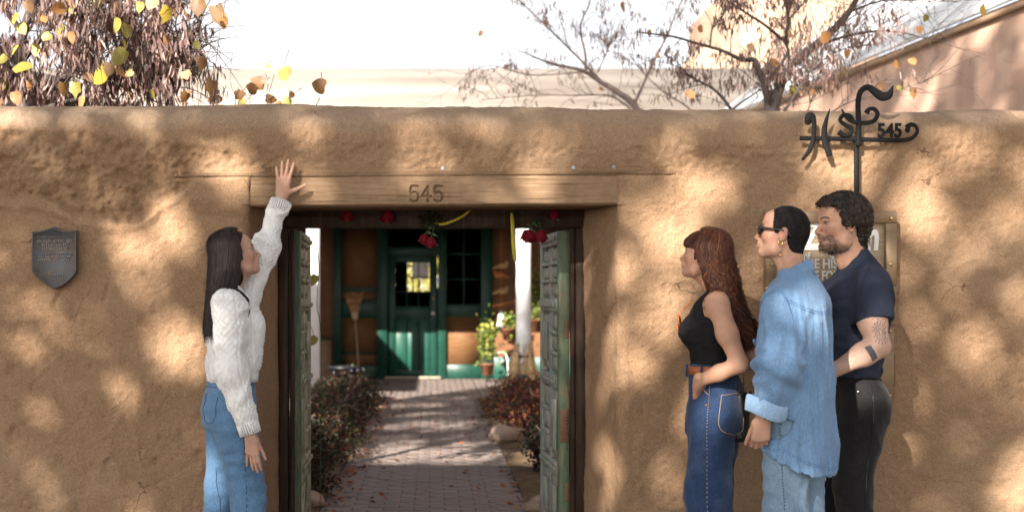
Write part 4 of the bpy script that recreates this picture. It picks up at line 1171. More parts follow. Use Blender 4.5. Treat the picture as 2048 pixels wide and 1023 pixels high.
LEAVES_L = [(205, 158, 46, 'y', 0), (238, 150, 30, 'o', 0), (222, 140, 26, 'p', 0), (50, 142, 42, 'g', 0), (432, 32, 44, 'p', 1), (396, 14, 34, 'b', 0), (447, 45, 22, 'o', 0), (338, 30, 32, 'y', 1), (28, 106, 26, 'y', 0), (70, 100, 24, 'y', 0),
            (120, 62, 30, 'g', 0), (250, 118, 38, 'g', 0), (245, 96, 30, 'y', 0), (232, 50, 30, 'g', 0), (255, 62, 28, 'g', 0), (280, 14, 22, 'g', 0), (128, 28, 28, 'o', 0), (52, 14, 26, 'b', 0), (30, 38, 24, 'y', 0), (38, 60, 28, 'g', 0),
            (128, 178, 26, 'b', 0), (150, 178, 30, 'g', 1), (160, 205, 26, 'o', 0), (28, 196, 26, 'o', 0), (368, 155, 30, 'p', 1), (375, 196, 22, 'b', 0), (195, 5, 30, 'g', 0), (308, 8, 28, 'p', 0), (390, 92, 20, 'g', 0), (310, 115, 20, 'b', 0),
            (98, 76, 20, 'y', 0), (10, 120, 20, 'g', 0), (170, 160, 22, 'p', 0), (300, 190, 20, 'y', 0), (140, 75, 22, 'o', 0), (330, 80, 18, 'b', 0), (410, 130, 24, 'b', 0), (85, 40, 20, 'o', 0), (265, 150, 18, 'g', 0), (60, 170, 18, 'o', 0)]
for px_, py_, s_, kd, lb in LEAVES_L:
    y_ = RNG.uniform(.62, .95)
    put_leaf(lt, P(px_, py_ - s_ * .45, y_) - bl, s_ / S(y_) * 1.0, kd, lb)
for k in range(60):
    p_ = lnodes[RNG.integers(len(lnodes))]
    if p_[2] > 3.0 or p_[0] < -2.5: put_leaf(lt, p_ - bl, RNG.uniform(.05, .09), 'yogbp'[RNG.integers(5)])

# creeper sprigs showing over the coping
sp = thing('creeper', 'brown and green creeper leaves on thin stems peeping over the wall coping', 'creeper', P(520, 330, .75))
bsp = P(520, 330, .75)
stm = MB()
for a, b_, c_ in (((540, 240), (535, 200), (548, 150)), ((480, 240), (470, 200), (478, 175)), ((430, 240), (425, 190), (440, 60)), ((500, 240), (500, 200), (498, 170)), ((575, 240), (580, 215), (578, 190)), ((400, 240), (395, 170), (402, 120)), ((620, 240), (632, 212), (640, 195)), ((418, 240), (428, 210), (428, 180))):
    stm.tube(curve_pts([P(*a, .75) - bsp, P(*b_, .75) - bsp, P(*c_, .75) - bsp], 8), .0022, 5)
stm.build('stem', M_RBARK, sp, True)
for px_, py_, s_, kd, lb, fl in [(566, 148, 32, 'g', 0, -.4), (540, 134, 12, 'g', 0, 1.2), (648, 188, 34, 'b', 0, 1.9), (427, 176, 38, 'b', 1, .2), (528, 182, 30, 'b', 0, 2.0), (514, 192, 28, 'b', 0, 1.8), (576, 206, 26, 'g', 0, .5), (533, 206, 26, 'b', 0, -1.5),
                             (490, 212, 20, 'g', 0, 1.6), (470, 199, 22, 'b', 0, -1.8), (411, 133, 24, 'b', 0, 1.9), (440, 200, 18, 'b', 0, .6), (418, 203, 16, 'b', 0, -.7), (560, 212, 18, 'b', 0, .9), (586, 200, 14, 'b', 0, 2.6), (508, 176, 15, 'b', 0, 1.2), (380, 190, 16, 'o', 0, 1.2)]:
    put_leaf(sp, P(px_, py_ - s_ * .4, .75) - bsp, s_ / S(.75), kd, lb, fl)
n = 60
pp = np.stack([RNG.normal(428, 10, n), RNG.uniform(170, 205, n)], 1)
v, f_, c_ = pods(np.array([P(a, b_, .75) - bsp for a, b_ in pp]), np.full(n, .05), np.full(n, .006), pick(POD, n, .2))
tag(mk('seed_pods', v, f_, M_POD, sp, False, {'Col': c_}), kind='stuff')

# right tree: open dark branching, fewer pods
YR = 3.7
br_ = np.array([2.70, YR, 0])
def pl(y, *pts): return [q(a, b_, y) for a, b_ in pts]
limbs = [([br_] + pl(YR, (1546, 330), (1548, 218), (1558, 175), (1580, 130), (1640, 82), (1696, 26), (1722, -30), (1760, -120)), 0.0585, 0.0135),
         ([br_ + [-.05, 0, .3]] + pl(YR, (1540, 300), (1537, 218), (1528, 170), (1512, 130), (1506, 118), (1478, 116), (1430, 96), (1350, 74), (1270, 62)), 0.0390, 0.0053),
         (pl(YR, (1580, 132), (1572, 85), (1576, 40), (1570, 0), (1560, -80), (1540, -200)), 0.0203, 0.0060),
         (pl(YR, (1570, 84), (1530, 50), (1490, 25), (1440, -10), (1390, -60)), 0.0140, 0.0037),
         (pl(YR, (1604, 104), (1680, 76), (1750, 64), (1800, 66), (1856, 78), (1890, 80)), 0.0140, 0.0030),
         (pl(YR, (1575, 42), (1600, 15), (1640, -30), (1700, -110)), 0.0094, 0.0030),
         (pl(YR, (1696, 26), (1760, 4), (1840, 0), (1920, 8)), 0.0094, 0.0023),
         (pl(YR - .3, (1560, 235), (1590, 190), (1620, 145), (1680, 100), (1760, 90)), 0.0125, 0.0023),
         (pl(YR - .2, (1610, 235), (1625, 195), (1638, 155), (1632, 120)), 0.0062, 0.0023),
         (pl(YR + .4, (1470, 240), (1462, 218), (1430, 178), (1375, 150), (1350, 120)), 0.0172, 0.0037),
         (pl(YR + .4, (1466, 218), (1500, 190), (1560, 150), (1600, 110)), 0.0078, 0.0023),
         (pl(YR, (1524, 165), (1556, 205), (1552, 240)), 0.0094, 0.0090),
         (pl(YR, (1576, 100), (1558, 140), (1552, 190)), 0.0109, 0.0090),
         (pl(YR, (1420, 92), (1425, 55), (1445, 30), (1440, 0)), 0.0078, 0.0023),
         (pl(YR - .5, (1640, 240), (1700, 205), (1790, 185), (1860, 160)), 0.0055, 0.0015),
         (pl(YR, (1722, -30), (1800, -90), (1900, -140)), 0.0109, 0.0030), (pl(YR, (1440, -10), (1330, -60), (1230, -80)), 0.0094, 0.0030)]
rt_, rnodes = redbud('redbud_tree', 'dark-branched redbud tree with sparse pods rising behind the iron sign', br_, limbs, 300, 4600, .50, .075, .0032, 7,
                     (P(1225, 0, YR)[0], P(1800, 0, YR)[0], 2.4, 5.2, 3.05, 6.5), .05, .35)
LEAVES_R = [(1246, 14, 22, 'o', 0), (1374, 192, 20, 'o', 0), (1655, 76, 24, 'o', 0), (1665, 175, 28, 'o', 1), (1690, 147, 20, 'g', 0), (1828, 186, 20, 'o', 1), (1822, 124, 18, 'o', 0), (1796, 178, 16, 'g', 0), (1590, 182, 22, 'g', 0), (1612, 166, 18, 'b', 0),
            (1748, 86, 20, 'o', 0), (1694, 108, 18, 'b', 0), (1967, 22, 26, 'y', 0), (1838, 60, 16, 'o', 0), (1855, 37, 14, 'g', 0), (1700, 66, 16, 'b', 0), (1772, 120, 14, 'g', 0), (1790, 132, 18, 'o', 0), (1548, 126, 20, 'o', 0), (1512, 176, 16, 'b', 0), (1606, 184, 16, 'p', 0),
            (1760, 172, 16, 'o', 0), (1708, 118, 14, 'b', 0), (1664, 122, 14, 'b', 0), (1626, 185, 14, 'o', 0), (1500, 96, 18, 'p', 0), (1582, 70, 16, 'b', 0), (1396, 62, 18, 'o', 0), (1318, 116, 16, 'p', 0), (1716, 190, 16, 'p', 0)]
for px_, py_, s_, kd, lb in LEAVES_R:
    y_ = RNG.uniform(3.0, 3.9)
    put_leaf(rt_, P(px_, py_ - s_ * .45, y_) - br_, s_ / S(y_), kd, lb)
# tree farther back, its washed-out look painted into lighter bark
YB = 6.4
b3 = np.array([2.25, YB, 0])
limbs = [([b3] + pl(YB, (1290, 300), (1272, 218), (1240, 188), (1205, 166), (1168, 144), (1100, 126), (1040, 102)), .05, .006),
         (pl(YB, (1172, 148), (1170, 110), (1160, 50), (1180, 0), (1190, -60)), .014, .004),
         (pl(YB, (1262, 218), (1220, 192), (1150, 190), (1060, 190), (960, 202)), .012, .003),
         (pl(YB, (1210, 170), (1140, 100), (1080, 40), (1020, -10)), .014, .004),
         (pl(YB, (1195, 145), (1215, 100), (1220, 80)), .008, .003),
         (pl(YB, (1386, 240), (1376, 215), (1330, 186), (1290, 150), (1260, 110)), .012, .003),
         (pl(YB, (1168, 144), (1060, 150), (980, 130), (930, 150)), .008, .003),
         (pl(YB, (1268, 210), (1300, 140), (1340, 60), (1380, -40)), .016, .005)]
t3, n3 = redbud('redbud_tree', 'slender redbud tree in haze-lightened bark leaning toward the house roof', b3, limbs, 160, 1000, .62, .075, .0034, 5,
                (P(900, 0, YB)[0], P(1480, 0, YB)[0], 4.5, 8.5, 2.9, 6.5), .05, .25)
for ch_ in t3.children:
    if ch_.data and ch_.name.split('.')[0] in ('trunk', 'limb', 'twigs'): ch_.data.materials[0] = M_RBARK2
for px_, py_, s_ in ((1300, 60, 14), (1090, 40, 12), (962, 62, 12), (1010, 130, 10), (1200, 175, 10)):
    put_leaf(t3, P(px_, py_, YB) - b3, s_ / S(YB), 'o')
# ================================================================== sculpting toolkit: smooth signed-distance fields -> meshes
class SDF:
    def __init__(s, lo, hi, h):
        s.lo, s.h = np.asarray(lo, float), h
        s.n = np.ceil((np.asarray(hi, float) - s.lo) / h).astype(int) + 1
        s.ax = [s.lo[i] + np.arange(s.n[i]) * h for i in range(3)]
        s.f = np.full(tuple(s.n), .2, np.float32)
    def _sl(s, lo, hi, pad):
        a = np.clip(np.floor((np.asarray(lo) - pad - s.lo) / s.h).astype(int), 0, s.n)
        b = np.clip(np.ceil((np.asarray(hi) + pad - s.lo) / s.h).astype(int) + 1, 0, s.n)
        if np.any(b <= a): return None
        return tuple(slice(i, j) for i, j in zip(a, b))
    def _g(s, sl):
        return (s.ax[0][sl[0]][:, None, None], s.ax[1][sl[1]][None, :, None], s.ax[2][sl[2]][None, None, :])
    def _mix(s, sl, d, k, op):
        f = s.f[sl]
        if op == 'add':
            h = np.maximum(k - np.abs(f - d), 0) / max(k, 1e-6); s.f[sl] = np.minimum(f, d) - h * h * k * .25
        elif op == 'sub':
            d = -d; h = np.maximum(k - np.abs(f - d), 0) / max(k, 1e-6); s.f[sl] = np.maximum(f, d) + h * h * k * .25
    def cap(s, a, b, ra, rb=None, k=.02, op='add'):
        rb = ra if rb is None else rb
        a, b = np.asarray(a, float), np.asarray(b, float); r = max(ra, rb)
        sl = s._sl(np.minimum(a, b) - r, np.maximum(a, b) + r, k + 3 * s.h)
        if sl is None: return s
        x, y, z = s._g(sl); ab = b - a; L2 = ab @ ab + 1e-12
        t = np.clip(((x - a[0]) * ab[0] + (y - a[1]) * ab[1] + (z - a[2]) * ab[2]) / L2, 0, 1)
        d = np.sqrt((x - a[0] - t * ab[0]) ** 2 + (y - a[1] - t * ab[1]) ** 2 + (z - a[2] - t * ab[2]) ** 2) - (ra + (rb - ra) * t)
        s._mix(sl, d, k, op); return s
    def chain(s, pts, rad, k=.02):
        for i in range(len(pts) - 1): s.cap(pts[i], pts[i + 1], rad[i], rad[i + 1], k)
        return s
    def ell(s, c, r, k=.02, op='add', rot=None):
        c = np.asarray(c, float); r = np.broadcast_to(np.asarray(r, float), (3,)); m = r.max() if rot is not None else r
        sl = s._sl(c - m, c + m, k + 3 * s.h)
        if sl is None: return s
        x, y, z = s._g(sl); x, y, z = x - c[0], y - c[1], z - c[2]
        if rot is not None:
            Rm = np.array(rot).T
            x, y, z = (Rm[i, 0] * x + Rm[i, 1] * y + Rm[i, 2] * z for i in range(3))
        k0 = np.sqrt((x / r[0]) ** 2 + (y / r[1]) ** 2 + (z / r[2]) ** 2); k1 = np.sqrt((x / r[0] ** 2) ** 2 + (y / r[1] ** 2) ** 2 + (z / r[2] ** 2) ** 2) + 1e-9
        s._mix(sl, k0 * (k0 - 1) / k1, k, op); return s
    def loft(s, rows, k=.03, e=2.2, op='add'):
        """rows: (z, cx, cy, rx, ry) from bottom to top, superelliptic sections"""
        rw = np.array(rows, float)
        lo = [(rw[:, 1] - rw[:, 3]).min(), (rw[:, 2] - rw[:, 4]).min(), rw[0, 0]]; hi = [(rw[:, 1] + rw[:, 3]).max(), (rw[:, 2] + rw[:, 4]).max(), rw[-1, 0]]
        sl = s._sl(lo, hi, k + 3 * s.h)
        if sl is None: return s
        x, y, z = s._g(sl); zz = z.ravel()
        zf = np.linspace(rw[0, 0], rw[-1, 0], 160)
        def ip(c):                                        # smoothed linear interpolation
            v = np.interp(zf, rw[:, 0], rw[:, c]); kk = np.ones(13) / 13
            v = np.convolve(np.pad(v, 6, 'edge'), kk, 'valid')
            return np.interp(zz, zf, v)[None, None, :]
        cx, cy, rx, ry = ip(1), ip(2), ip(3), ip(4)
        d = ((np.abs((x - cx) / rx) ** e + np.abs((y - cy) / ry) ** e) ** (1 / e) - 1) * np.minimum(rx, ry)
        dz = np.maximum(np.maximum(rw[0, 0] - z, z - rw[-1, 0]), 0)
        d = np.where(dz > 0, np.sqrt(np.maximum(d, 0) ** 2 + dz ** 2), d)
        s._mix(sl, d, k, op); return s
    def cut(s, fn):
        """intersect with fn(x,y,z) <= 0"""
        x, y, z = s._g((slice(None),) * 3)
        s.f = np.maximum(s.f, np.broadcast_to(fn(x, y, z), s.f.shape).astype(np.float32)); return s
    def sample(s, p):
        g = (np.asarray(p, float) - s.lo) / s.h
        inside = np.all((g >= 0) & (g < s.n - 1.001), -1)
        g = np.clip(g, 0, s.n - 1.001); i = g.astype(int); f = g - i; r = 0
        for a in (0, 1):
            for b in (0, 1):
                for c in (0, 1):
                    w = (f[..., 0] if a else 1 - f[..., 0]) * (f[..., 1] if b else 1 - f[..., 1]) * (f[..., 2] if c else 1 - f[..., 2])
                    r = r + w * s.f[i[..., 0] + a, i[..., 1] + b, i[..., 2] + c]
        return np.where(inside, r, .2)
    def grad(s, p):
        e = s.h
        g = np.stack([s.sample(p + np.eye(3)[i] * e) - s.sample(p - np.eye(3)[i] * e) for i in range(3)], -1)
        return g / (np.linalg.norm(g, axis=-1, keepdims=True) + 1e-9)
    def push(s, p, gap):
        for _ in range(3):
            d = s.sample(p); m = d < gap
            if not m.any(): break
            p = p + np.where(m, gap - d, 0)[..., None] * s.grad(p)
        return p
    def mesh(s):
        f = s.f; neg = f < 0
        c = neg[:-1, :-1, :-1].astype(np.int8)
        for a, b, d in ((1, 0, 0), (0, 1, 0), (0, 0, 1), (1, 1, 0), (1, 0, 1), (0, 1, 1), (1, 1, 1)):
            c = c + neg[a:neg.shape[0] - 1 + a, b:neg.shape[1] - 1 + b, d:neg.shape[2] - 1 + d]
        act = (c > 0) & (c < 8)
        I = np.argwhere(act); idx = np.full(act.shape, -1, np.int64); idx[act] = np.arange(len(I))
        acc = np.zeros((len(I), 3)); cnt = np.zeros(len(I))
        cor = [(a, b, d) for a in (0, 1) for b in (0, 1) for d in (0, 1)]
        for p in cor:
            for ax in range(3):
                if p[ax]: continue
                q_ = list(p); q_[ax] = 1
                v0 = f[I[:, 0] + p[0], I[:, 1] + p[1], I[:, 2] + p[2]]; v1 = f[I[:, 0] + q_[0], I[:, 1] + q_[1], I[:, 2] + q_[2]]
                m = (v0 < 0) != (v1 < 0)
                t = np.where(m, v0 / np.where(m, v0 - v1, 1), 0)
                pos = np.array(p, float)[None] + np.eye(3)[ax] * t[:, None]
                acc += np.where(m[:, None], pos, 0); cnt += m
        V = s.lo + (I + acc / cnt[:, None]) * s.h
        Q = []
        for ax in range(3):
            u, w = [(1, 2), (2, 0), (0, 1)][ax]
            n1 = [slice(None)] * 3; n2 = [slice(None)] * 3
            n1[ax] = slice(0, -1); n2[ax] = slice(1, None)
            a, b = neg[tuple(n1)], neg[tuple(n2)]
            E = np.argwhere(a != b)
            ok = (E[:, u] > 0) & (E[:, w] > 0) & (E[:, u] < act.shape[u]) & (E[:, w] < act.shape[w]) & (E[:, ax] < act.shape[ax])
            E = E[ok]
            fl = a[E[:, 0], E[:, 1], E[:, 2]]
            qs = []
            for du, dw in ((-1, -1), (0, -1), (0, 0), (-1, 0)):
                c_ = E.copy(); c_[:, u] += du; c_[:, w] += dw
                qs.append(idx[c_[:, 0], c_[:, 1], c_[:, 2]])
            q_ = np.stack(qs, -1); q_[~fl] = q_[~fl][:, ::-1]
            Q.append(q_)
        Q = np.concatenate(Q); Q = Q[(Q >= 0).all(1)]
        return V, Q
def vnormals(V, Q):
    n = np.cross(V[Q[:, 2]] - V[Q[:, 0]], V[Q[:, 3]] - V[Q[:, 1]])
    out = np.zeros_like(V)
    for k in range(4): np.add.at(out, Q[:, k], n)
    return out / (np.linalg.norm(out, axis=1)[:, None] + 1e-12)
def ridged(p, scale, seed, octv=2):
    return 1 - np.abs(fbm(p, scale, octv, seed)) * 1.6
def cloth(V, Q, amp, stretch, scale, seed, fine=.0):
    """push vertices along normals into soft folds"""
    nv = vnormals(V, Q)
    p = V * np.asarray(stretch)
    d = amp * (ridged(p + .15 * np.stack([fbm(V, 3, 2, seed + 9)] * 3, -1), scale, seed) - .5)
    if fine: d = d + fine * fbm(V * np.asarray(stretch), scale * 4, 2, seed + 3)
    return V + nv * d[:, None]
def bvh_of(V, Q): return BVHTree.FromPolygons([tuple(a) for a in V], [tuple(int(k) for k in a) for a in Q])
def on_surface(bvh, pts, lift, cast=False):
    out = []
    for p in pts:
        h = bvh.ray_cast(Vector(p), Vector((-p[0], -p[1], 0)).normalized()) if cast else bvh.find_nearest(Vector(p))
        if h[0] is None: h = bvh.find_nearest(Vector(p))
        out.append(np.array(h[0]) + np.array(h[1]) * lift)
    return np.array(out)
def ribbon(name, bvh, pts, width, mat, parent, lift=.0015, n=40, dash=None):
    """thin stitched strip laid on a surface"""
    c_ = on_surface(bvh, curve_pts(pts, n), lift, True)
    mb = MB()
    if dash is None: mb.tube(c_, width / 2, 5)
    else:
        for i in range(0, n - 1, 2): mb.tube(c_[i:i + 2], width / 2, 4)
    return mb.build(name, mat, parent, True)

# ------------------------------------------------------------------ head, hand, hair
def head_field(neck, male=False, h=.0032, scale=1.0):
    s = SDF((-.135, -.10, -.30), (.14, .10, .13), h)
    s.ell((-.014, 0, .026), (.094, .075, .086), .01)
    s.ell((.030, 0, -.030), (.058, .057, .078), .03)
    s.ell((.052, 0, .040), (.036, .056, .045), .03)
    for sy in (-1, 1):
        s.cap((-.002, sy * .056, -.045), (.020, sy * .046, -.082), .018, .018, .03)
        s.cap((.020, sy * .046, -.082), (.068, sy * .014, -.098), .018, .017, .03)
        s.ell((.056, sy * .036, -.026), (.028, .022, .024), .02)
    s.ell((.076, 0, -.098), (.019, .021, .018) if not male else (.022, .026, .020), .015)
    for sy in (-1, 1):
        s.ell((.094, sy * .031, .0), (.0120, .0145, .0062), .009, 'sub')
        s.cap((.088, sy * .010, .017), (.072, sy * .048, .016), .0085 if not male else .0105, .006, .010)
    s.cap((.086, 0, .006), (.108, 0, -.034), .0075, .0105, .010)
    s.ell((.1095, 0, -.036), (.0095, .0105, .0085), .006)
    for sy in (-1, 1): s.ell((.098, sy * .011, -.041), (.0105, .0075, .0070), .005)
    s.ell((.086, 0, -.062), (.018, .024, .018), .014)
    s.ell((.0975, 0, -.0605), (.0075, .021, .0052), .004)
    s.ell((.0955, 0, -.0725), (.0078, .018, .0056), .004)
    s.cap((.101, -.020, -.0665), (.101, .020, -.0665), .0022, .0022, .003, 'sub')
    for sy in (-1, 1):
        s.ell((-.010, sy * .078, -.012), (.020, .009, .031), .006, rot=Matrix.Rotation(-.22, 3, 'Y'))
        s.ell((-.004, sy * .087, -.008), (.010, .007, .018), .004, 'sub')
        s.ell((-.004, sy * .077, -.036), (.009, .007, .009), .005)
    nk = np.asarray(neck, float)
    r = .056 if male else .047
    s.cap((-.030, 0, -.055), nk, r, r * 1.06, .03)
    s.cap((.010, 0, -.095), nk + [.035, 0, .02], .028, .03, .04)
    return s
def head_colors(V, skin, brow, lip, stub=None, hairc=None):
    """V in head space"""
    n = len(V); c = np.tile(np.array(skin, float), (n, 1))
    c *= (1 + .13 * fbm(V, 55, 4, 200))[:, None]; c[:, 1:] *= (1 + .07 * fbm(V, 90, 2, 205))[:, None]
    flush = np.exp(-(((V[:, 0] - .06) / .03) ** 2 + ((np.abs(V[:, 1]) - .045) / .022) ** 2 + ((V[:, 2] + .03) / .024) ** 2))
    ear = np.exp(-(((V[:, 0] + .008) / .02) ** 2 + ((np.abs(V[:, 1]) - .08) / .012) ** 2 + ((V[:, 2] + .012) / .03) ** 2))
    nose = np.exp(-(((V[:, 0] - .112) / .014) ** 2 + (V[:, 1] / .016) ** 2 + ((V[:, 2] + .036) / .014) ** 2))
    c *= 1 - np.clip(flush * .35 + ear * .5 + nose * .4, 0, .6)[:, None] * np.array([.02, .38, .40])
    lp = sstep(.0, .004, .013 - np.abs(V[:, 2] + .0665)) * sstep(0, .006, .021 - np.abs(V[:, 1])) * sstep(.084, .090, V[:, 0])
    c = c * (1 - lp[:, None]) + np.array(lip) * lp[:, None]
    ay = np.abs(V[:, 1])
    bz = .0195 + .005 * np.sin((ay - .01) / .04 * np.pi) - .08 * np.maximum(ay - .04, 0)
    bw = sstep(.0055, .0025, np.abs(V[:, 2] - bz)) * sstep(.008, .013, ay) * sstep(.054, .046, ay) * sstep(.055, .065, V[:, 0])
    c = c * (1 - .85 * bw[:, None]) + np.array(brow) * .85 * bw[:, None]
    lid = sstep(.004, .001, np.abs(V[:, 2] - .0065 + 3.5 * (ay - .031) ** 2 * 10)) * sstep(.018, .013, np.abs(ay - .031)) * sstep(.06, .07, V[:, 0])
    c *= 1 - .65 * lid[:, None]
    if stub is not None:
        sb = sstep(.052, .066, np.hypot(V[:, 0] - .005, (V[:, 2] + .02) * .75)) * sstep(-.046, -.056, V[:, 2] - .22 * np.maximum(.02 - V[:, 0], 0)) * sstep(-.125, -.105, V[:, 2])
        sb = np.maximum(sb * sstep(-.004, .012, V[:, 0]), sstep(.088, .094, V[:, 0]) * sstep(-.046, -.05, V[:, 2]) * .8) * (1 - lp)
        sb = np.clip(sb * (.72 + .5 * fbm(V, 120, 2, 210)), 0, 1)
        c = c * (1 - .75 * sb[:, None]) + np.array(stub) * .75 * sb[:, None]
    return np.clip(c, .003, 1)
def hand_field(s, W, F, Np, T, sc_=1.0, curls=None, spread=(.10, .02, -.05, -.12), thumb=(.62, .75, .2), tb=.25, k=.006):
    W, F, Np, T = (np.asarray(a, float) for a in (W, F, Np, T))
    F = F / np.linalg.norm(F); Np = Np - F * (Np @ F); Np /= np.linalg.norm(Np); T = T - F * (T @ F) - Np * (T @ Np); T /= np.linalg.norm(T)
    curls = curls or [(.15, .2, .15)] * 4
    ts = np.array((.027, .009, -.0095, -.027)) * sc_; fs = np.array((.090, .094, .089, .080)) * sc_
    lens = np.array(((.044, .027, .021), (.048, .030, .022), (.044, .028, .022), (.035, .021, .019))) * sc_
    s.cap(W - F * .035, W + F * .012, .0255 * sc_, .025 * sc_, .01)
    for i in range(4):
        b = W + F * fs[i] + T * ts[i]
        s.cap(W + F * .014 + T * ts[i] * .62, b, .0165 * sc_, .0125 * sc_, .014)
        d = F * math.cos(spread[i]) + T * math.sin(spread[i]); p = b; a = 0
        rr = np.array((.0098, .0090, .0082, .0068)) * sc_ * (.86 if i == 3 else 1)
        for j in range(3):
            a += curls[i][j]
            dj = d * math.cos(a) + Np * math.sin(a)
            e = p + dj * lens[i, j]; s.cap(p, e, rr[j], rr[j + 1], k if j == 0 else .003); p = e
    b = W + F * .028 * sc_ + T * .026 * sc_ + Np * .006
    d = F * thumb[0] + T * thumb[1] + Np * thumb[2]; d /= np.linalg.norm(d)
    e = b + d * .044 * sc_; s.cap(W + F * .012 + T * .012, b, .018 * sc_, .0165 * sc_, .012); s.cap(b, e, .0155 * sc_, .0112 * sc_, .008)
    d2 = d * math.cos(tb) + F * math.sin(tb); e2 = e + d2 * .032 * sc_; s.cap(e, e2, .0112 * sc_, .0098 * sc_, .004)
    d3 = d2 * math.cos(.1) + F * .1; s.cap(e2, e2 + d3 * .024 * sc_, .0098 * sc_, .0072 * sc_, .003)
    return s
def strands(name, curves, width, cols, mat, parent, center, taper=.3):
    """curves: (n, m, 3); flat ribbons turned outwards from center axis, rounded section"""
    n, m_, _ = curves.shape
    T = np.gradient(curves, axis=1); T /= np.linalg.norm(T, axis=2, keepdims=True) + 1e-9
    o = curves - np.asarray(center); o[..., 2] *= .4
    o = o - T * (o * T).sum(-1, keepdims=True); o /= np.linalg.norm(o, axis=2, keepdims=True) + 1e-9
    s_ = np.cross(T, o)
    w = (np.broadcast_to(width, (n,))[:, None] * np.interp(np.linspace(0, 1, m_), [0, .15, .8, 1], [.8, 1, .9, taper])[None])[..., None]
    v = np.stack([curves - s_ * w * .5 - o * w * .12, curves + o * w * .18, curves + s_ * w * .5 - o * w * .12], 2).reshape(-1, 3)
    a = np.arange(n)[:, None, None] * m_ * 3 + np.arange(m_ - 1)[None, :, None] * 3
    q_ = np.concatenate([np.stack([a + 0, a + 1, a + 4, a + 3], -1).reshape(-1, 4), np.stack([a + 1, a + 2, a + 5, a + 4], -1).reshape(-1, 4)])
    return mk(name, v, q_, mat, parent, True, {'Col': np.repeat(cols, m_ * 3, 0)})
def hair_mat(name, rough=.48, spec=.28):
    m, nt, bs, _ = new_mat(name)
    nt.links.new(attr(nt, 'Col').outputs['Color'], bs.inputs['Base Color'])
    bs.inputs['Roughness'].default_value = rough; bs.inputs['Specular IOR Level'].default_value = spec
    return m
M_HAIR = hair_mat('hair'); M_BUZZ = hair_mat('cropped_hair', .75, .15)
m, nt, bs, _ = new_mat('skin')
nt.links.new(attr(nt, 'Col').outputs['Color'], bs.inputs['Base Color'])
bs.inputs['Roughness'].default_value = .58; bs.inputs['Specular IOR Level'].default_value = .3
bs.inputs['Subsurface Weight'].default_value = .06; bs.inputs['Subsurface Radius'].default_value = (.012, .004, .002); bs.inputs['Subsurface Scale'].default_value = .6
bump(nt, bs, tex(nt, coords(nt), 420, 3), .12, .001)
M_SKIN = m
def denim_mat(name, col, var=.3, worn=.25):
    m, nt, bs, _ = new_mat(name)
    co = coords(nt); c_ = np.array(col)
    big = tex(nt, co, 7, 5, .6); fin = tex(nt, coords(nt, (1, 1, .25)), 260, 3, .6)
    a = ramp(nt, big, [(.3, c_ * (1 - var)), (.52, c_), (.75, np.minimum(c_ * (1 + var) + worn * .08, .9))])
    a = mixc(nt, .35, a, ramp(nt, fin, [(.35, c_ * .55), (.65, np.minimum(c_ * 1.5 + .02, .9))]))
    nt.links.new(a, bs.inputs['Base Color']); bs.inputs['Roughness'].default_value = .85; bs.inputs['Specular IOR Level'].default_value = .15
    bs.inputs['Sheen Weight'].default_value = .15
    b1 = bump(nt, bs, tex(nt, co, 30, 4), .3, .006)
    bump(nt, bs, fin, .25, .0012, b1)
    return m
def cloth_mat(name, col, rough=.9, var=.12, bs_=.2):
    m = simple(name, col, rough, var, 9, bs_, 240, .15, dist=.0012); return m
M_IRIS = M('eye_iris', (.03, .02, .015), .15, .1, 5, 0, spec=.6); M_EYE = M('eye_white', (.26, .22, .20), .25, .05, 5, 0)
M_GOLD = M('gold', (.75, .5, .2), .25, .1, 8, 0, metal=1.0)
M_BLACKP = M('black_plastic', (.012, .012, .013), .22, .1, 5, 0, spec=.6)

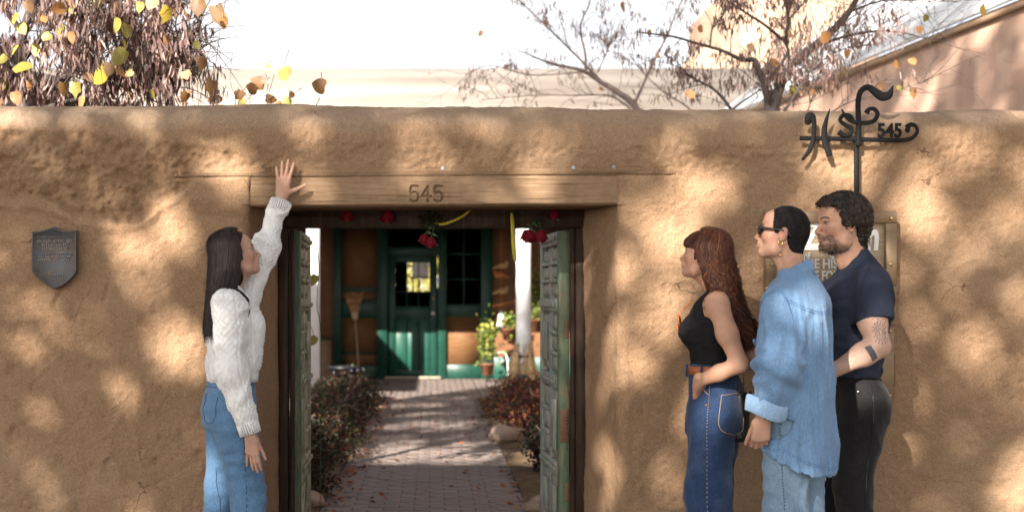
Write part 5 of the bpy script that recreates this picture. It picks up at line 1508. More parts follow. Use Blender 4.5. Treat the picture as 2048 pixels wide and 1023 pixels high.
class Person:
    def __init__(s, label, px, y, rz):
        x = (px - CX) / S(y)
        s.e = thing('person', label, 'person', (x, y, 0), rz)
        s.M = Matrix.Translation((x, y, 0)) @ Matrix.Rotation(rz, 4, 'Z'); s.Mi = s.M.inverted(); s.rz = rz
        s.bv, s.bq, s.bc, s.n = [], [], [], 0
    def L(s, px, py, y):                                  # photo pixel at world depth y -> person space
        return np.array(s.Mi @ Vector(P(px, py, y)))
    def D(s, d):                                          # world direction -> person space
        return np.array(s.Mi.to_3x3() @ Vector(d))
    def skin(s, V, Q, C):
        s.bv.append(V); s.bq.append(Q + s.n); s.bc.append(C); s.n += len(V)
    def head(s, pos, yaw, pitch, roll, neck, male=False, scale=1.0, **cols):
        Hm = Matrix.Translation(Vector(pos)) @ Matrix.Rotation(yaw, 4, 'Z') @ Matrix.Rotation(-pitch, 4, 'Y') @ Matrix.Rotation(roll, 4, 'X') @ Matrix.Scale(scale, 4)
        s.H = Hm
        nk = np.array(Hm.inverted() @ Vector(neck))
        f = head_field(nk, male); V, Q = f.mesh(); s.hf = f
        C = head_colors(V, **cols)
        Hn = np.array(Hm)
        s.skin(V @ Hn[:3, :3].T + Hn[:3, 3], Q, C)
        return f
    def h2p(s, v):
        Hn = np.array(s.H); return np.asarray(v, float) @ Hn[:3, :3].T + Hn[:3, 3]
    def eyes(s):
        for sy in (-1, 1):
            MB().sphere(s.h2p((.0755, sy * .031, -.0010)), .0112, 14).build('eye', M_EYE, s.e, True)
            MB().sphere(s.h2p((.0822, sy * .0315, -.0008)), .0056, 10).build('iris', M_IRIS, s.e, True)
    def limb(s, lo_, hi_, fn, skin, h=.0034):
        f = SDF(lo_, hi_, h); fn(f); V, Q = f.mesh()
        C = np.tile(np.array(skin, float), (len(V), 1)) * (1 + .10 * fbm(V, 30, 3, 220))[:, None]
        s.skin(V, Q, np.clip(C, 0, 1)); return f, V, Q
    def body(s):
        return mk('body', np.concatenate(s.bv), np.concatenate(s.bq), M_SKIN, s.e, True, {'Col': np.concatenate(s.bc)})
def bounds(pts, pad):
    p = np.array(pts); return p.min(0) - pad, p.max(0) + pad
def shoe(p, x, y, yaw, mat, ln=.26):
    f = SDF((-.16, -.08, -.01), (.20, .08, .14), .005)
    f.loft([(0, .02, 0, .135, .043), (.03, .02, 0, .135, .044), (.05, .015, 0, .12, .041), (.075, -.03, 0, .075, .038), (.12, -.055, 0, .05, .036)], .01, 2.4)
    f.cut(lambda X, Y, Z: -Z)
    V, Q = f.mesh(); c_, s_ = math.cos(yaw), math.sin(yaw)
    V = V @ np.array([[c_, -s_, 0], [s_, c_, 0], [0, 0, 1]]).T + [x, y, 0]
    mk('shoe', V, Q, mat, p.e, True)
def hair_on(name, s, fn, col, mat, jit=.25, h=.0042, lo=(-.17, -.13, -.30), hi=(.15, .13, .17), disp=None):
    """hair mass in head space"""
    f = SDF(lo, hi, h); fn(f); V, Q = f.mesh()
    if disp: V = V + vnormals(V, Q) * disp(V)[:, None]
    C = np.clip(np.array(col)[None] * (1 + jit * fbm(V * [1, 1, .4], 70, 3, 230))[:, None], .002, 1)
    return mk(name, s.h2p(V), Q, mat, s.e, True, {'Col': C}), f
# ================================================================== people
def end_cut(W, F, rad=.09):
    W, F = np.asarray(W, float), np.asarray(F, float); F = F / np.linalg.norm(F)
    def fn(x, y, z):
        d = (x - W[0]) * F[0] + (y - W[1]) * F[1] + (z - W[2]) * F[2]
        r = np.sqrt((x - W[0]) ** 2 + (y - W[1]) ** 2 + (z - W[2]) ** 2)
        return np.where(r < rad, d, -1)
    return fn
def jeans(p, pelvis, legs, mat, h=.0075, amp=.006, seed=300, name='jeans', e=2.2):
    f = SDF((-.30, -.30, .0), (.32, .30, 1.16), h)
    f.loft(pelvis, .03, e)
    for lg in legs:
        f.chain([a for a, r in lg], [r for a, r in lg], .035)
    zt = pelvis[-1][0]
    f.cut(lambda x, y, z: z - zt); f.cut(lambda x, y, z: .035 - z)
    V, Q = f.mesh(); V = cloth(V, Q, amp, (1, 1, .55), 7, seed, amp * .25)
    # creases pulling across the hips and behind the knees
    nv = vnormals(V, Q)
    cr = np.sin(V[:, 2] * 95 + 3 * V[:, 1] * 10 + 2.2 * fbm(V, 5, 2, seed + 5)) * sstep(.0, .7, fbm(V, 4, 2, seed + 6))
    V = V + nv * (cr * .0024)[:, None]
    o = mk(name, V, Q, mat, p.e, True)
    return o, f, V, Q
def torso_body(p, chest_z, hip_z, k=.8, knees=(0, 0), ank=(0, 0)):
    """the body under the clothes, kept well inside them"""
    def fn(f):
        f.loft([(hip_z - .1, 0, 0, .075 * k, .12 * k), (hip_z, -.01, 0, .09 * k, .14 * k), (hip_z + .18, .0, 0, .07 * k, .11 * k), (chest_z, 0, 0, .085 * k, .14 * k), (chest_z + .10, -.015, 0, .05 * k, .09 * k)], .02)
        for i_, sy in enumerate((-1, 1)): f.chain([(0, sy * .075, hip_z - .05), (knees[i_], sy * .088, .5), (ank[i_], sy * .09, .06)], [.06, .045, .03], .03)
    p.limb((-.16, -.22, .03), (.16, .22, chest_z + .14), fn, (.5, .33, .24), .012)
M_STITCH_T = M('tan_thread', (.42, .30, .14), .8, .15, 30, 0)
M_STITCH_B = M('blue_thread', (.05, .08, .16), .8, .15, 30, 0)
M_STITCH_D = M('chambray_thread', (.085, .17, .32), .85, .15, 30, 0)
M_STITCH_W = M('pale_thread', (.45, .55, .62), .8, .15, 30, 0)
M_SHOE = M('brown_leather', (.10, .055, .03), .5, .2); M_SHOEB = M('black_leather', (.015, .014, .014), .45, .2)

# ------------------------------------------------------------------ the woman in the white sweater
p = Person('woman with long dark hair in white cable sweater reaching up to the lintel', 462, -.36, R(18))
SK1 = (.47, .27, .19)
RS, RE, RW = p.L(456, 606, -.53), p.L(462, 742, -.575), p.L(501, 866, -.55)
LS, LE, LW = p.L(498, 604, -.20), p.L(529, 500, -.135), p.L(562, 402, -.075)
m, nt, bs, _ = new_mat('white_cable_knit')
nt.links.new(ramp(nt, tex(nt, coords(nt), 30, 4), [(.3, (.66, .65, .63)), (.6, (.80, .79, .77))]), bs.inputs['Base Color'])
bs.inputs['Roughness'].default_value = .95; bs.inputs['Specular IOR Level'].default_value = .1; bs.inputs['Sheen Weight'].default_value = .25
vo = N(nt, 'ShaderNodeTexVoronoi', feature='SMOOTH_F1', inp={'Scale': 50.0, 'Vector': coords(nt, (1, 1, .8))})
b1 = bump(nt, bs, vo.outputs[0], -.6, .012)
wv_ = N(nt, 'ShaderNodeTexWave', inp={'Scale': 70.0, 'Distortion': 3.0, 'Detail': 2.0, 'Vector': coords(nt)})
bump(nt, bs, wv_.outputs[0], .25, .002, b1)
M_KNIT = m
f = SDF((-.22, -.36, .72), (.42, .36, 1.92), .0045)
f.loft([(1.0, .006, 0, .106, .160), (1.035, .006, 0, .112, .168), (1.07, .010, 0, .126, .182), (1.16, .012, 0, .126, .186), (1.28, .010, 0, .120, .186), (1.36, 0, 0, .100, .180), (1.405, -.012, 0, .07, .13), (1.435, -.016, 0, .055, .075)], .03)
for sy in (-1, 1): f.ell((.085, sy * .075, 1.255), (.055, .065, .065), .05)
f.cut(lambda x, y, z: 1.004 - z)
f.chain([RS, RE, RW], [.070, .067, .046], .045)
f.chain([LS + [-.02, 0, -.02], LE, LW], [.064, .058, .049], .05)
f.cut(end_cut(RW, RW - RE, .10)); f.cut(end_cut(LW, LW - LE, .10))
sweater = f
V, Q = f.mesh()
V = cloth(V, Q, .010, (1, 1, .8), 6, 310, .002)
# honeycomb cable stitch raised on body and sleeves
nv = vnormals(V, Q); best = np.abs(np.hypot(V[:, 0] / .122, V[:, 1] / .185) - 1) * .14; uu = np.arctan2(V[:, 1] / .185, V[:, 0] / .122) * .155; ww = V[:, 2].copy()
for A_, B_ in ((RS, RE), (RE, RW), (LS, LE), (LE, LW)):
    ab = B_ - A_; ln_ = np.linalg.norm(ab); t = ((V - A_) @ ab) / ln_ ** 2; c_ = V - A_ - t[:, None] * ab
    d_ = np.abs(np.linalg.norm(c_, axis=1) - .066) + np.maximum(np.maximum(-t, t - 1), 0) * ln_
    e_a = np.cross(ab, [0, 1, 0]); e_a /= np.linalg.norm(e_a); e_b = np.cross(ab, e_a) / ln_
    m_ = d_ < best
    best = np.where(m_, d_, best); uu = np.where(m_, np.arctan2(c_ @ e_b, c_ @ e_a) * .066, uu); ww = np.where(m_, t * ln_, ww)
wu = uu + .006 * fbm(V, 11, 2, 315); w2 = ww + .007 * fbm(V, 9, 2, 316)
knit = np.sin(wu * 2 * np.pi / .026) * np.sin(w2 * 2 * np.pi / .034)
cable = np.abs(np.sin(wu * np.pi / .078)) ** .5
V = V + nv * (.0036 * knit * (.55 + .5 * np.clip(fbm(V, 14, 2, 318), -1, 1)) * sstep(.25, .5, cable) - .0035 * (1 - sstep(.2, .5, cable)) + .0012 * fbm(V, 60, 2, 319))[:, None]
nv = vnormals(V, Q)
for A_, B_, sd in ((RS, RE, 1), (RE, RW, 2), (LS, LE, 3), (LE, LW, 4)):      # sleeves bunch into rings
    ab = B_ - A_; t = ((V - A_) @ ab) / (ab @ ab); dist = np.linalg.norm(V - A_ - np.clip(t, 0, 1)[:, None] * ab, axis=1)
    w = sstep(.10, .07, dist) * sstep(-.05, .1, t) * sstep(1.05, .9, t)
    V = V + nv * (w * .0022 * np.sin(t * np.linalg.norm(ab) * 70 + 2 * fbm(V, 6, 2, 320 + sd)))[:, None]
sw = mk('sweater', V, Q, M_KNIT, p.e, True)
bv_ = bvh_of(V, Q)
cf = MB()                                                  # ribbed cuffs and hem
def ribs(center, axis, r, n, ln, mb):
    a_ = np.asarray(axis, float); a_ /= np.linalg.norm(a_); u = np.cross(a_, [0, 1, .3]); u /= np.linalg.norm(u); w_ = np.cross(a_, u)
    for k in range(n):
        c = center + (u * math.cos(k * 2 * math.pi / n) + w_ * math.sin(k * 2 * math.pi / n)) * r
        c2 = c - a_ * ln + (c - center) * .04
        mb.tube([c, c2], .0042, 5)
ribs(RW, RW - RE, .0445, 26, .05, cf); cf.build('cuff_ribbing', M_KNIT, sw, True)
cf = MB(); ribs(LW, LW - LE, .0470, 28, .055, cf); cf.build('cuff_ribbing', M_KNIT, sw, True)
hr = MB()
for k in range(90):
    a = k * 2 * math.pi / 90; e_ = 2.2
    c, s_ = math.cos(a), math.sin(a)
    rr = (abs(c / .108) ** e_ + abs(s_ / .164) ** e_) ** (-1 / e_)
    hr.tube([(.006 + c * rr, s_ * rr, 1.006), (.006 + c * rr * 1.03, s_ * rr * 1.03, 1.045)], .0048, 5)
hr.build('hem_ribbing', M_KNIT, sw, True)
p.head(p.L(472, 508, -.335), R(-4), R(16), R(-2), (-.018, .0, 1.39), scale=.90, skin=SK1, brow=(.05, .03, .02), lip=(.50, .22, .19))
p.eyes()
Fh = p.D((.10, .03, 1)); Nh = p.D((0, 1, 0)); Th = p.D((1, 0, 0))
lo_, hi_ = bounds([LW - Fh * .08, LW + Fh * .22], .09)
p.limb(lo_, hi_, lambda f: (hand_field(f, LW + Fh * .02 + p.D((0, .012, 0)), Fh, Nh, Th, .93, [(.06, .08, .06)] * 4, (.17, .04, -.08, -.24), (.42, .95, .0), .12), f.cap(LW - (LW - LE) / np.linalg.norm(LW - LE) * .07, LW + Fh * .02 + p.D((0, .012, 0)), .031, .0245, .01)), SK1, .0028)
Fd = p.D((.10, -.02, -1)); Nd = p.D((.3, 1, 0)); Td = p.D((1, -.3, 0))
lo_, hi_ = bounds([RW - Fd * .08, RW + Fd * .22], .09)
p.limb(lo_, hi_, lambda f: (hand_field(f, RW + Fd * .012, Fd, Nd, Td, .84, [(.12, .18, .12), (.10, .2, .15), (.12, .22, .15), (.05, .12, .1)], (.04, 0, -.06, -.22), (.95, .28, .35), .15), f.cap(RW - (RW - RE) / np.linalg.norm(RW - RE) * .07, RW + Fd * .012, .03, .0245, .01)), SK1, .0028)
torso_body(p, 1.28, .92, .8, (.062, -.025), (.07, -.06)); p.body()
M_DEN1 = denim_mat('mid_blue_denim', (.095, .185, .31), .22)
jo, jf, JV, JQ = jeans(p, [(.80, -.01, 0, .118, .165), (.88, -.012, 0, .122, .168), (.96, -.004, 0, .112, .155), (1.03, 0, 0, .100, .145)],
    [[((-.005, -.085, .86), .098), ((.062, -.086, .52), .077), ((.068, -.09, .30), .082), ((.07, -.09, .03), .10)], [((-.01, .085, .86), .098), ((-.025, .085, .52), .075), ((-.045, .09, .30), .080), ((-.06, .09, .03), .10)]], M_DEN1, seed=330)
jb = bvh_of(JV, JQ)
ribbon('side_seam', jb, [(.012, -.30, 1.0), (.03, -.30, .85), (.072, -.30, .60), (.09, -.30, .3), (.09, -.3, .08)], .0035, M_STITCH_B, jo, .001, 90, 1)
ribbon('pocket_stitching', jb, [(.3 * math.cos(R(a_)), .3 * math.sin(R(a_)), z_) for a_, z_ in ((203, .955), (201, .86), (216, .828), (236, .845), (240, .945))], .0032, M_STITCH_B, jo, .0012, 44)
ribbon('waistband_stitching', jb, [(-.06, -.30, .985), (-.16, -.18, .985), (-.2, -.05, .985), (-.2, .05, .985)], .003, M_STITCH_B, jo, .001, 40)
ribbon('inner_seam', jb, [(-.15, -.02, .80), (-.10, -.03, .6), (-.05, -.03, .4)], .003, M_STITCH_B, jo, .001, 40)
shoe(p, .11, -.09, 0, M_SHOE); shoe(p, -.05, .09, 0, M_SHOE)
# hair: centre parted, hanging straight to the back
def long_hair(p, name, n, az_rng, th_end, ell_c, ell_r, zend, drift, wave, fields, pal, width, seed, m_fall=14, rough_part=.02, gap=.006, both=True):
    rg = np.random.default_rng(seed)
    az = np.radians(rg.uniform(*az_rng, n)) * (rg.choice([-1, 1], n) if both else 1)
    lay = rg.uniform(0, .014, n)
    the = np.radians(rg.uniform(*th_end, n))
    th = np.linspace(0, 1, 9)[None] * the[:, None]
    rr = np.asarray(ell_r)[None] + lay[:, None]
    root = np.stack([rg.uniform(-.05, .04, n), rg.normal(0, .004, n), 0 * az], 1)
    pts = np.stack([np.sin(th) * np.cos(az)[:, None] * rr[:, None, 0], np.sin(th) * np.sin(az)[:, None] * rr[:, None, 1], np.cos(th) * rr[:, None, 2]], -1) + np.asarray(ell_c)
    root[:, 0] = rg.uniform(-.06, .058, n); root[:, 2] = -rr[:, 2] * (1 - np.sqrt(1 - (root[:, 0] / rr[:, 0]) ** 2))
    pts = pts + root[:, None] * (1 - np.sin(th))[..., None]
    pts = p.h2p(pts.reshape(-1, 3)).reshape(n, 9, 3)
    e_ = pts[:, -1]; tl = np.linspace(0, 1, m_fall + 1)[1:]
    ze = zend(az, e_) + rg.normal(0, .02, n)
    ze = np.minimum(ze, e_[:, 2] - .01)
    fall = np.repeat(e_[:, None], m_fall, 1)
    fall[..., 2] = e_[:, None, 2] + (ze - e_[:, 2])[:, None] * tl[None]
    fall = fall + drift(az, e_)[:, None] * (tl ** 1.3)[None, :, None]
    if wave:
        ph = rg.uniform(0, 6.28, (n, 1)); fr = rg.uniform(.75, 1.3, (n, 1)); s_len = (e_[:, 2] - ze)[:, None] * tl[None]
        am = wave * np.minimum(1, s_len / .10) * rg.uniform(.5, 1.4, (n, 1))
        fall[..., 0] += am * np.sin(s_len * 62 * fr + ph); fall[..., 1] += am * .8 * np.cos(s_len * 55 * fr + ph * 1.7)
    c = np.concatenate([pts, fall], 1)
    for fld in fields:
        c[:, 9:] = fld.push(c[:, 9:].reshape(-1, 3), gap).reshape(n, -1, 3) + 0
        c[:, 9:] += 0
    hc = np.array(p.h2p((-.016, 0, .0)))
    return strands(name, c, width * rg.uniform(.6, 1.3, n), pick(pal, n, .25), M_HAIR, p.e, hc)
H1 = [(.014, .009, .008, 3), (.022, .013, .010, 2), (.035, .02, .014, 1)]
hair_on('hair_mass', p, lambda f: (f.ell((-.018, 0, .030), (.107, .088, .097), .01), f.chain([(-.04, 0, -.01), (-.07, 0, -.09), (-.10, 0, -.17), (-.115, 0, -.26)], [.086, .078, .06, .03], .04), f.cut(lambda x, y, z: (x - .024 - .6 * np.maximum(z - .03, 0)))), (.012, .008, .007), M_HAIR, .3, .005, lo=(-.20, -.13, -.30))
def z1(az, e_): a = np.degrees(np.abs(az)); return np.interp(a, [70, 85, 120, 180], [1.32, 1.275, 1.235, 1.225])
def d1(az, e_):
    a = np.abs(az); o = np.zeros((len(az), 3)); o[:, 0] = -.045 * np.sin(a) - .01; o[:, 1] = np.sign(az) * .075 * np.clip(np.sin(a) * 1.3 - .3, 0, 1); return o
long_hair(p, 'hair', 3600, (70, 180), (88, 108), (-.016, 0, .030), (.109, .090, .099), z1, d1, .0035, [sweater], H1, .0034, 11)
long_hair(p, 'stray_hair', 90, (70, 180), (80, 112), (-.016, 0, .030), (.117, .098, .107), z1, d1, .012, [sweater], H1, .0011, 13)
# ------------------------------------------------------------------ the woman in the black top
p = Person('woman with long auburn hair in black sleeveless top, hand in jeans pocket', 1428, -.50, R(158))
SK2 = (.52, .285, .185)
LS, LE, LW = p.L(1436, 608, -.645), p.L(1480, 728, -.715), p.L(1398, 762, -.655)
LH = p.L(1400, 812, -.54)
f = SDF((-.20, -.24, 1.03), (.20, .24, 1.46), .0055)
f.loft([(1.03, .0, 0, .100, .135), (1.09, .002, 0, .094, .124), (1.15, .006, 0, .098, .132), (1.24, .012, 0, .108, .150), (1.31, .006, 0, .102, .155), (1.37, -.008, 0, .078, .140), (1.41, -.022, 0, .05, .105), (1.435, -.026, 0, .045, .08)], .03)
for sy in (-1, 1): f.ell((.088, sy * .068, 1.235), (.056, .060, .062), .04)
for sy in (-1, 1):                                           # armholes and neckline
    f.cap((-.0, sy * .225, 1.20), (-.012, sy * .185, 1.42), .075, .065, .012, 'sub')
f.ell((.055, 0, 1.455), (.085, .075, .085), .012, 'sub'); f.ell((-.03, 0, 1.475), (.07, .07, .06), .01, 'sub')
f.cut(lambda x, y, z: 1.045 - z)
V, Q = f.mesh(); V = cloth(V, Q, .005, (1, 1, 1.6), 9, 340, .001)
top = mk('tank_top', V, Q, cloth_mat('black_rib_knit', (.012, .011, .012), .85, .2, .3), p.e, True)
tankf = f
p.head(p.L(1408, 510, -.50), R(-8), R(10), R(0), (-.022, 0, 1.40), scale=.89, skin=SK2, brow=(.10, .05, .03), lip=(.52, .22, .2))
p.eyes()
hd = LH - LW; hd /= np.linalg.norm(hd)
def arm2(f):
    f.loft([(1.30, -.004, 0, .085, .145), (1.36, -.012, 0, .066, .140), (1.405, -.022, 0, .045, .10), (1.44, -.024, 0, .042, .055)], .02)     # shoulders and chest above the top
    f.chain([LS, (LS + LE) / 2 + p.D((-.008, -.004, 0)), LE], [.047, .043, .035], .03); f.cap(LE, (LE + LW) / 2, .036, .034, .02); f.cap((LE + LW) / 2, LW, .034, .025, .02)
    f.ell(LS + p.D((0, .02, .0)), (.048, .045, .052), .03)
    RS_, RE_, RW_ = LS * [1, -1, 1], LE * [1, -1, 1], LW * [1, -1, 1]
    f.chain([RS_, RE_, RW_], [.05, .036, .025], .03)
    hand_field(f, LW + hd * .01, hd, p.D((-.2, 1, -.2)), p.D((0, -.2, 1)), .9, [(.2, .3, .2)] * 4, (.08, 0, -.05, -.1), (.9, .3, .1), .2)
    hand_field(f, RW_ + hd * [1, -1, 1] * .01, hd * [1, -1, 1], -p.D((-.2, 1, -.2)) * [1, 1, 1], (0, 0, 1), .9, [(.2, .3, .2)] * 4)
lo_, hi_ = bounds([LS, LE, LW, LH, LS * [1, -1, 1], LE * [1, -1, 1], (0, 0, 1.46)], .10)
f2, _, _ = p.limb(lo_, hi_, arm2, SK2, .0042)
torso_body(p, 1.24, .92, .75, (.03, .01), (.04, -.01)); p.body()
M_DEN2 = denim_mat('dark_blue_denim', (.020, .042, .10), .28, .4)
jo, jf, JV, JQ = jeans(p, [(.80, -.012, 0, .128, .165), (.88, -.018, 0, .128, .168), (.96, -.012, 0, .118, .155), (1.02, 0, 0, .108, .142), (1.088, .004, 0, .103, .135)],
    [[((.0, .082, .86), .102), ((.010, .085, .52), .100), ((.0, .088, .30), .105), ((-.01, .09, .03), .125)], [((-.005, -.082, .86), .102), ((.03, -.085, .52), .098), ((.045, -.09, .30), .102), ((.04, -.09, .03), .12)]], M_DEN2, amp=.008, seed=350)
jb = bvh_of(JV, JQ)
ribbon('side_seam', jb, [(-.01, .3, 1.0), (-.0, .3, .85), (.0, .3, .6), (-.01, .3, .3)], .0035, M_STITCH_T, jo, .001, 90, 1)
ribbon('pocket_stitching', jb, [(-.09, .24, .965), (-.075, .28, .84), (-.13, .22, .80), (-.21, .12, .81), (-.22, .10, .955), (-.09, .24, .965)], .0028, M_STITCH_T, jo, .001, 60)
ribbon('front_pocket_edge', jb, [(.07, .3, 1.02), (.04, .3, .985), (-.0, .3, .965)], .004, M_STITCH_T, jo, .0015, 24)
MB().sphere(on_surface(jb, [(.0, .3, .972)], .002)[0], .006, 8).build('rivet', M_BRASS, jo, True)
bl_ = []                                                     # brown leather belt
for k in range(72):
    a = k * 2 * math.pi / 72; c, s_ = math.cos(a), math.sin(a)
    for z in (1.046, 1.083):
        h_ = jb.ray_cast(Vector((c * .5, s_ * .5, z)), Vector((-c, -s_, 0)))
        q0 = np.array(h_[0]); bl_ += [q0 + np.array([c, s_, 0]) * .0055, q0 - np.array([c, s_, 0]) * .004]
bl_ = np.array(bl_); qq = []
for k in range(72):
    a, b = k * 4, ((k + 1) % 72) * 4
    qq += [(a, b, b + 2, a + 2), (a + 2, b + 2, b + 3, a + 3), (a + 1, a + 3, b + 3, b + 1), (a, a + 1, b + 1, b)]
belt = mk('belt', bl_, np.array(qq), M('belt_leather', (.34, .10, .035), .45, .2, 20, .2), p.e, True)
for y_, x_ in ((.06, .1), (.135, .03), (.12, -.06), (-.06, .1)):
    q0 = on_surface(jb, [(x_ * 2, y_ * 2, 1.065)], .009)[0]
    MB().box(q0[0] - .005, q0[0] + .005, q0[1] - .004, q0[1] + .004, 1.036, 1.092, .002).build('belt_loop', M_DEN2, jo)
shoe(p, .04, .09, 0, M_SHOE); shoe(p, .09, -.09, 0, M_SHOE)
# folded sunglasses hanging from the neckline
g_ = MB(); gl = MB()
for sy, dz in ((.022, .0), (-.024, -.005)):
    c0_ = np.array([.140 + .012 * (sy < 0), sy + .045, 1.268 + dz + sy * .9])
    ring = [c0_ + np.array([.004 * math.sin(a), .021 * math.cos(a), .019 * math.sin(a)]) for a in np.linspace(0, 2 * math.pi, 15)]
    g_.tube(ring, .0035, 6, False); gl.sphere(c0_, (.004, .019, .017), 12)
g_.tube([(.148, .036, 1.262), (.144, .052, 1.272)], .003, 6)
g_.tube(curve_pts([(.138, .086, 1.30), (.118, .07, 1.335), (.08, .05, 1.375)], 8), .0026, 6)
so = g_.build('sunglasses_frame', M('amber_frame', (.45, .12, .03), .2, .4, 60, 0, spec=.6), p.e, True); gl.build('sunglasses_lens', M('amber_lens', (.40, .10, .035), .1, .2, 10, 0, spec=.7), so, True)
nk_ = MB().tube(curve_pts([(-.03, .062, 1.425), (.02, .065, 1.395), (.06, .03, 1.36), (.066, 0, 1.352), (.06, -.03, 1.36), (.02, -.065, 1.395)], 26), .0018, 5).build('necklace', M_GOLD, p.e, True)
H2 = [(.12, .036, .016, 3), (.075, .023, .012, 3), (.19, .07, .03, 1.3), (.035, .014, .009, 3)]
hair_on('hair_mass', p, lambda f: (f.ell((-.018, 0, .030), (.107, .088, .097), .01), f.ell((.075, 0, .050), (.034, .062, .034), .03), f.chain([(-.05, 0, .0), (-.095, 0, -.09), (-.12, 0, -.18), (-.125, 0, -.26)], [.082, .072, .06, .045], .04),
        f.cut(lambda x, y, z: np.minimum(x - .028, np.where(z > .022, -1, 1)))), (.07, .026, .015), M_HAIR, .35, .005, lo=(-.20, -.13, -.30))
def z2(az, e_): return np.interp(np.degrees(np.abs(az)), [60, 100, 180], [1.24, 1.19, 1.18])
def d2(az, e_):
    a = np.abs(az); o = np.zeros((len(az), 3)); o[:, 0] = -.07 + .02 * np.sin(az * 37) - .15 * np.clip((np.cos(a) + .8) / 1.1, 0, 1); o[:, 1] = -np.sign(az) * .02; return o
long_hair(p, 'hair', 3400, (74, 180), (80, 102), (-.018, 0, .030), (.109, .090, .099), z2, d2, .019, [tankf, f2], H2, .0034, 12, gap=.008)
long_hair(p, 'stray_hair', 110, (74, 180), (70, 110), (-.018, 0, .030), (.119, .100, .108), z2, d2, .026, [tankf, f2], H2, .0012, 14, gap=.01)
rg = np.random.default_rng(5); n = 620                         # fringe
az = np.radians(rg.uniform(-62, 62, n)); th = np.linspace(.05, 1, 12)[None] * np.radians(rg.uniform(70, 86, n))[:, None]
lay = rg.uniform(0, .01, n)[:, None]
fr = np.stack([np.sin(th) * np.cos(az)[:, None] * (.112 + lay), np.sin(th) * np.sin(az)[:, None] * (.082 + lay), np.cos(th) * (.094 + lay)], -1) + [-.008, 0, .024]
strands('fringe', p.h2p(fr.reshape(-1, 3)).reshape(n, 12, 3), .0032, pick(H2, n, .25), M_HAIR, p.e, p.h2p((0, 0, 0)))
# her bag, hanging behind the hip
bgp = P(1483, 830, -.52)
t = thing('shoulder_bag', 'small black leather shoulder bag hanging behind the woman in the black top', 'bag', (bgp[0], bgp[1], bgp[2]), R(158))
fb_ = SDF((-.06, -.12, -.14), (.06, .12, .14), .005); fb_.loft([(-.11, 0, 0, .024, .082), (-.09, 0, 0, .030, .092), (.05, 0, 0, .026, .09), (.10, 0, 0, .016, .085)], .01, 4)
V, Q = fb_.mesh(); mk('pouch', V, Q, M_SHOEB, t, True)
MB().box(-.034, -.026, -.088, .088, .0, .102, .004).build('flap', M_SHOEB, t)
MB().box(-.040, -.0345, -.014, .014, .004, .03, .002).build('clasp', M('silver', (.7, .7, .68), .25, .1, 5, 0, metal=1.0), t)
ch = MB()
top_ = Vector((.11, 0, .62))
for sy in (-1, 1):
    ln = [np.array([0, sy * .088, .095]) * (1 - u) + np.array([.10, sy * .02, .60]) * u + np.array([-.03 * math.sin(u * 3.1), 0, 0]) for u in np.linspace(0, 1, 46)]
    ch = MB()
    for i in range(0, 45): ch.tube([ln[i], ln[i + 1] + (ln[i + 1] - ln[i]) * .25], .0028 if i % 2 else .0016, 5)
    ch.build('chain_strap', M('dark_chain', (.14, .13, .12), .3, .2, 10, 0, metal=1.0), t, True)

# ------------------------------------------------------------------ the person in the denim shirt
p = Person('person with cropped black hair and sunglasses in oversized blue denim shirt', 1590, -.95, R(145))
SK3 = (.45, .25, .17)
LS, LE, LW = p.L(1566, 612, -1.08), p.L(1556, 732, -1.15), p.L(1529, 824, -1.12)
RS_, RE_, RW_ = LS * [1, -1, 1], LE * [1, -1, 1] + [.02, .02, 0], LW * [1, -1, 1]
def hem3(x, y, z): return .683 + .095 * sstep(-.13, .10, x) - z
f = SDF((-.24, -.38, .64), (.26, .38, 1.62), .0064)
f.loft([(.66, -.012, 0, .145, .195), (.80, -.012, 0, .142, .198), (.95, -.008, 0, .138, .196), (1.10, -.002, 0, .138, .20), (1.25, -.004, 0, .136, .195), (1.34, -.014, 0, .118, .182), (1.40, -.018, 0, .098, .155), (1.455, -.010, 0, .078, .108), (1.495, -.004, 0, .062, .07)], .03, 2.3)
f.chain([LS, LE, LW + (LW - LE) / np.linalg.norm(LW - LE) * .0], [.074, .080, .066], .05)
f.chain([RS_, RE_, RW_], [.080, .080, .066], .05)
f.cap(LS + [0, -.05, .03], LS, .06, .07, .05); f.cap(RS_ + [0, .05, .03], RS_, .06, .07, .05)
f.cut(hem3); f.cut(end_cut(LW, LW - LE, .12)); f.cut(end_cut(RW_, RW_ - RE_, .12))
f.ell((.085, 0, 1.535), (.105, .060, .125), .01, 'sub')
shirtf = f
V, Q = f.mesh(); V0 = V; V1 = cloth(V, Q, .020, (1.3, 1.3, .32), 6.5, 360, .003); w3 = sstep(1.42, 1.25, V[:, 2])[:, None] * .85 + .15; V = V0 + (V1 - V0) * w3 * .55
nv = vnormals(V, Q)
an = np.arctan2(V[:, 1], V[:, 0] + .02); pz = np.stack([an * 1.5, V[:, 2] * .7, 0 * an], -1)
hang = ridged(pz, 2.6, 361, 2); V = V + nv * ((.010 * (hang - .5) * sstep(1.38, 1.15, V[:, 2]) + .004 * (ridged(np.stack([an * 3 + V[:, 2] * 2, V[:, 2] * 2.2, 0 * an], -1), 2.3, 362) - .5)))[:, None]
nv = vnormals(V, Q)
for A_, B_, sd in ((LS, LE, 1), (LE, LW, 2)):
    ab = B_ - A_; t_ = ((V - A_) @ ab) / (ab @ ab); dist = np.linalg.norm(V - A_ - np.clip(t_, 0, 1)[:, None] * ab, axis=1)
    w = sstep(.12, .09, dist) * sstep(.5, 1.0, t_ if sd == 1 else 1.3 - t_)
    V = V + nv * (w * .006 * np.sin(t_ * np.linalg.norm(ab) * 80 + 3 * fbm(V, 5, 2, 365 + sd)))[:, None]
